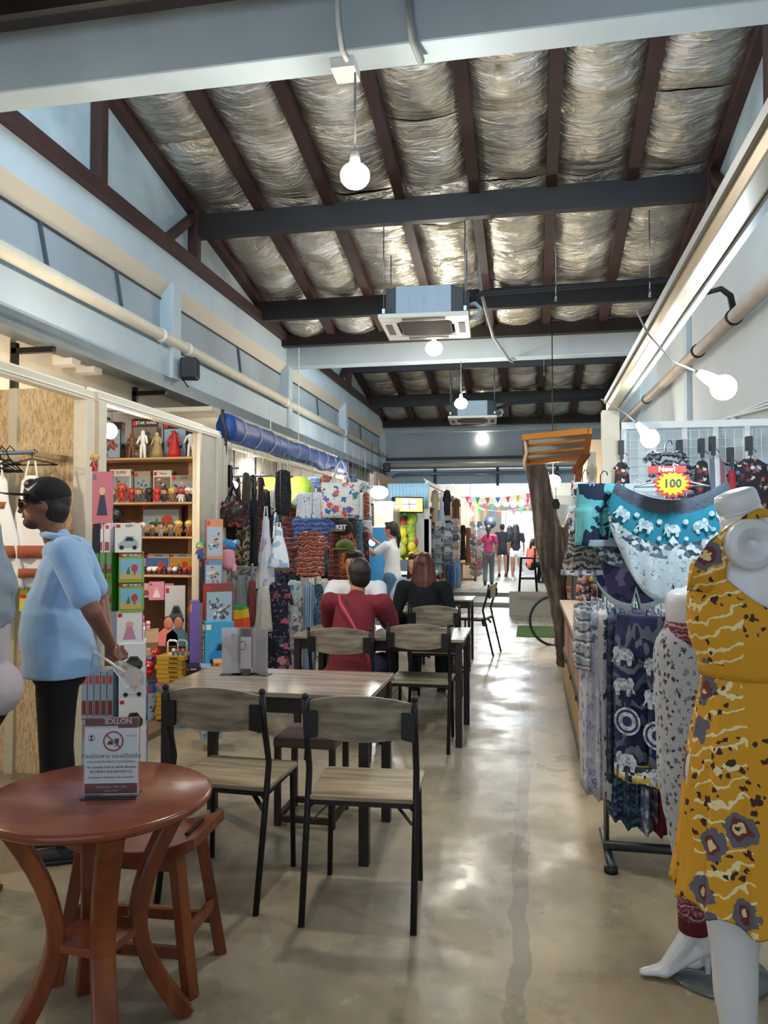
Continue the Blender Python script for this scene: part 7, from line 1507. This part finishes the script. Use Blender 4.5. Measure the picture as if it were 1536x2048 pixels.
# counter on the right, high stool
t=thing('bar_counter','tall wooden counter at the right of the raised walkway','counter',(.45,18.2,.17)); bm=B(); bx(bm,0,.7,0,2.3,0,1.0); obj('body',bm,wood('#7a5434','#8f6642','#a47a50',2,4),t); bm=B(); bx(bm,-.1,.75,-.05,2.35,1.0,1.05); obj('counter_top',bm,PLY,t)
p=at(1056,1172,y=18.0); t=thing('bar_stool','tall black bar chair before the wooden counter','stool',(p.x,18.0,.17)); bm=B()
for sx in(-1,1):
    for sy in(-1,1): beam(bm,(sx*.2,sy*.2,0),(sx*.15,sy*.15,.75),.035,.035)
beam(bm,(-.18,-.18,.3),(.18,-.18,.3),.025,.03); beam(bm,(-.18,.18,.3),(.18,.18,.3),.025,.03); obj('legs',bm,BLK,t); bm=B(); bx(bm,-.18,.18,-.18,.18,.75,.79); obj('seat',bm,BLK,t); bm=B(); bx(bm,.14,.18,-.18,.18,.79,1.0); obj('backrest',bm,BLK,t)
# bunting and string lamps
cols=['#c8342a','#2a5aa8','#d8742a','#2a9a5a','#d84a6a','#c8b43a']
for j,(y,v,n0,u0,u1) in enumerate(((19.5,985,9,885,1066),(22.0,997,11,905,1062),(26,1012,9,938,1062))):
    o0=at(u0,v,y=y); t=thing('bunting','string of small coloured triangular flags across the far walkway, %s of three'%['nearest','middle','farthest'][j],'bunting',o0); pts=[at(u0+(u1-u0)*i/(n0*2),v+10*math.sin(PI*i/(n0*2)),y=y)-o0 for i in range(n0*2+1)]
    bm=B(); tube(bm,pts,.005,5); obj('cord',bm,WHT,t)
    for i in range(n0):
        k=(i*5+j*2)%6; q=pts[i*2+1]; a_=random.uniform(-.6,.6); bm=B(); prism(bm,[(-.07,0),(.07,0),(.0,-.19)],-.003,.003,M=Matrix.Translation(q)@Matrix.Rotation(a_,4,'Z')); obj('pennant',bm,pm(cols[k],.7),t)
    for q in (pts[0],pts[-1]):
        bm=B(); cyl(bm,q,Vector((q.x,q.y,3.58-o0.z)),.004,seg=4); obj('tie',bm,WHT,t)
for i,(u,v,y) in enumerate(((996,1008,22.06),(1012,1008,22.06),(1027,1009,22.06),(1042,1008,22.06),(941,1028,22.06),(905,962,19.5),(935,958,19.5),(965,955,19.5),(995,955,19.5),(1025,955,19.5),(1055,955,19.5),(1012,1078,30))):
    p=at(u,v,y=y); t=thing('string_lamp','round glowing lamp over the far walkway','lamp',p,group='round lamps over the far walkway'); bm=B(); ell(bm,(0,0,0),.085,None,12); obj('bulb',bm,GLC,t,True); bm=B(); cyl(bm,(0,0,.07),(0,0,(2.95 if y==22.06 else 3.58)-p.z),.006,seg=5); obj('cord',bm,BLK,t)
for x,y in ((-.9,20),(-.9,25),(-.9,31)): point('lamp_light',(x,y,2.3),150,(.95,.97,1),.2)
# light switch-like items, cables along the right wall
p=at(1468,845,x=XR-.02); bm=B(); ell(bm,(0,0,0),(.03,.05,.05)); single('wall_camera',bm,WHT,'small white dome camera on the right wall above the display wall','camera',loc=p,smooth=True)
for k in range(3):
    a=at(1400,858-k*5,x=XR-.03); b_=at(1536,815-k*7,x=XR-.03); bm=B(); tube(bm,[a,a.lerp(b_,.5)+Vector((0,0,-.02*(k-1))),b_,b_+(b_-a)],.010,6); single('wall_cable',bm,mat('pale_cable','#d3dadd',.5),'pale cable bundled on the right wall above the display wall, %s of three'%['lowest','middle','highest'][k],'cable')

# give look-alikes that share a label their place along the picture
from collections import defaultdict
D_=defaultdict(list)
for o in bpy.data.objects:
    if o.parent is None and o.get('label'): D_[o['label']].append(o)
def o_(n): return '%d%s'%(n,'th' if 10<=n%100<=20 else {1:'st',2:'nd',3:'rd'}.get(n%10,'th'))
for l,os_ in D_.items():
    if len(os_)>1:
        def u_(o): x,y=o.location.x,o.location.y; return (x*_R[0]+y*_R[1])/max(.1,x*_Fw[0]+y*_Fw[1])
        for i,o in enumerate(sorted(os_,key=u_)): o['label']=' '.join(l.split()[:12])+', %s from the left'%o_(i+1)
for o in bpy.data.objects:
    if o.get('label') and len(o['label'].split())>16: print('LONG',o.name,o['label'])
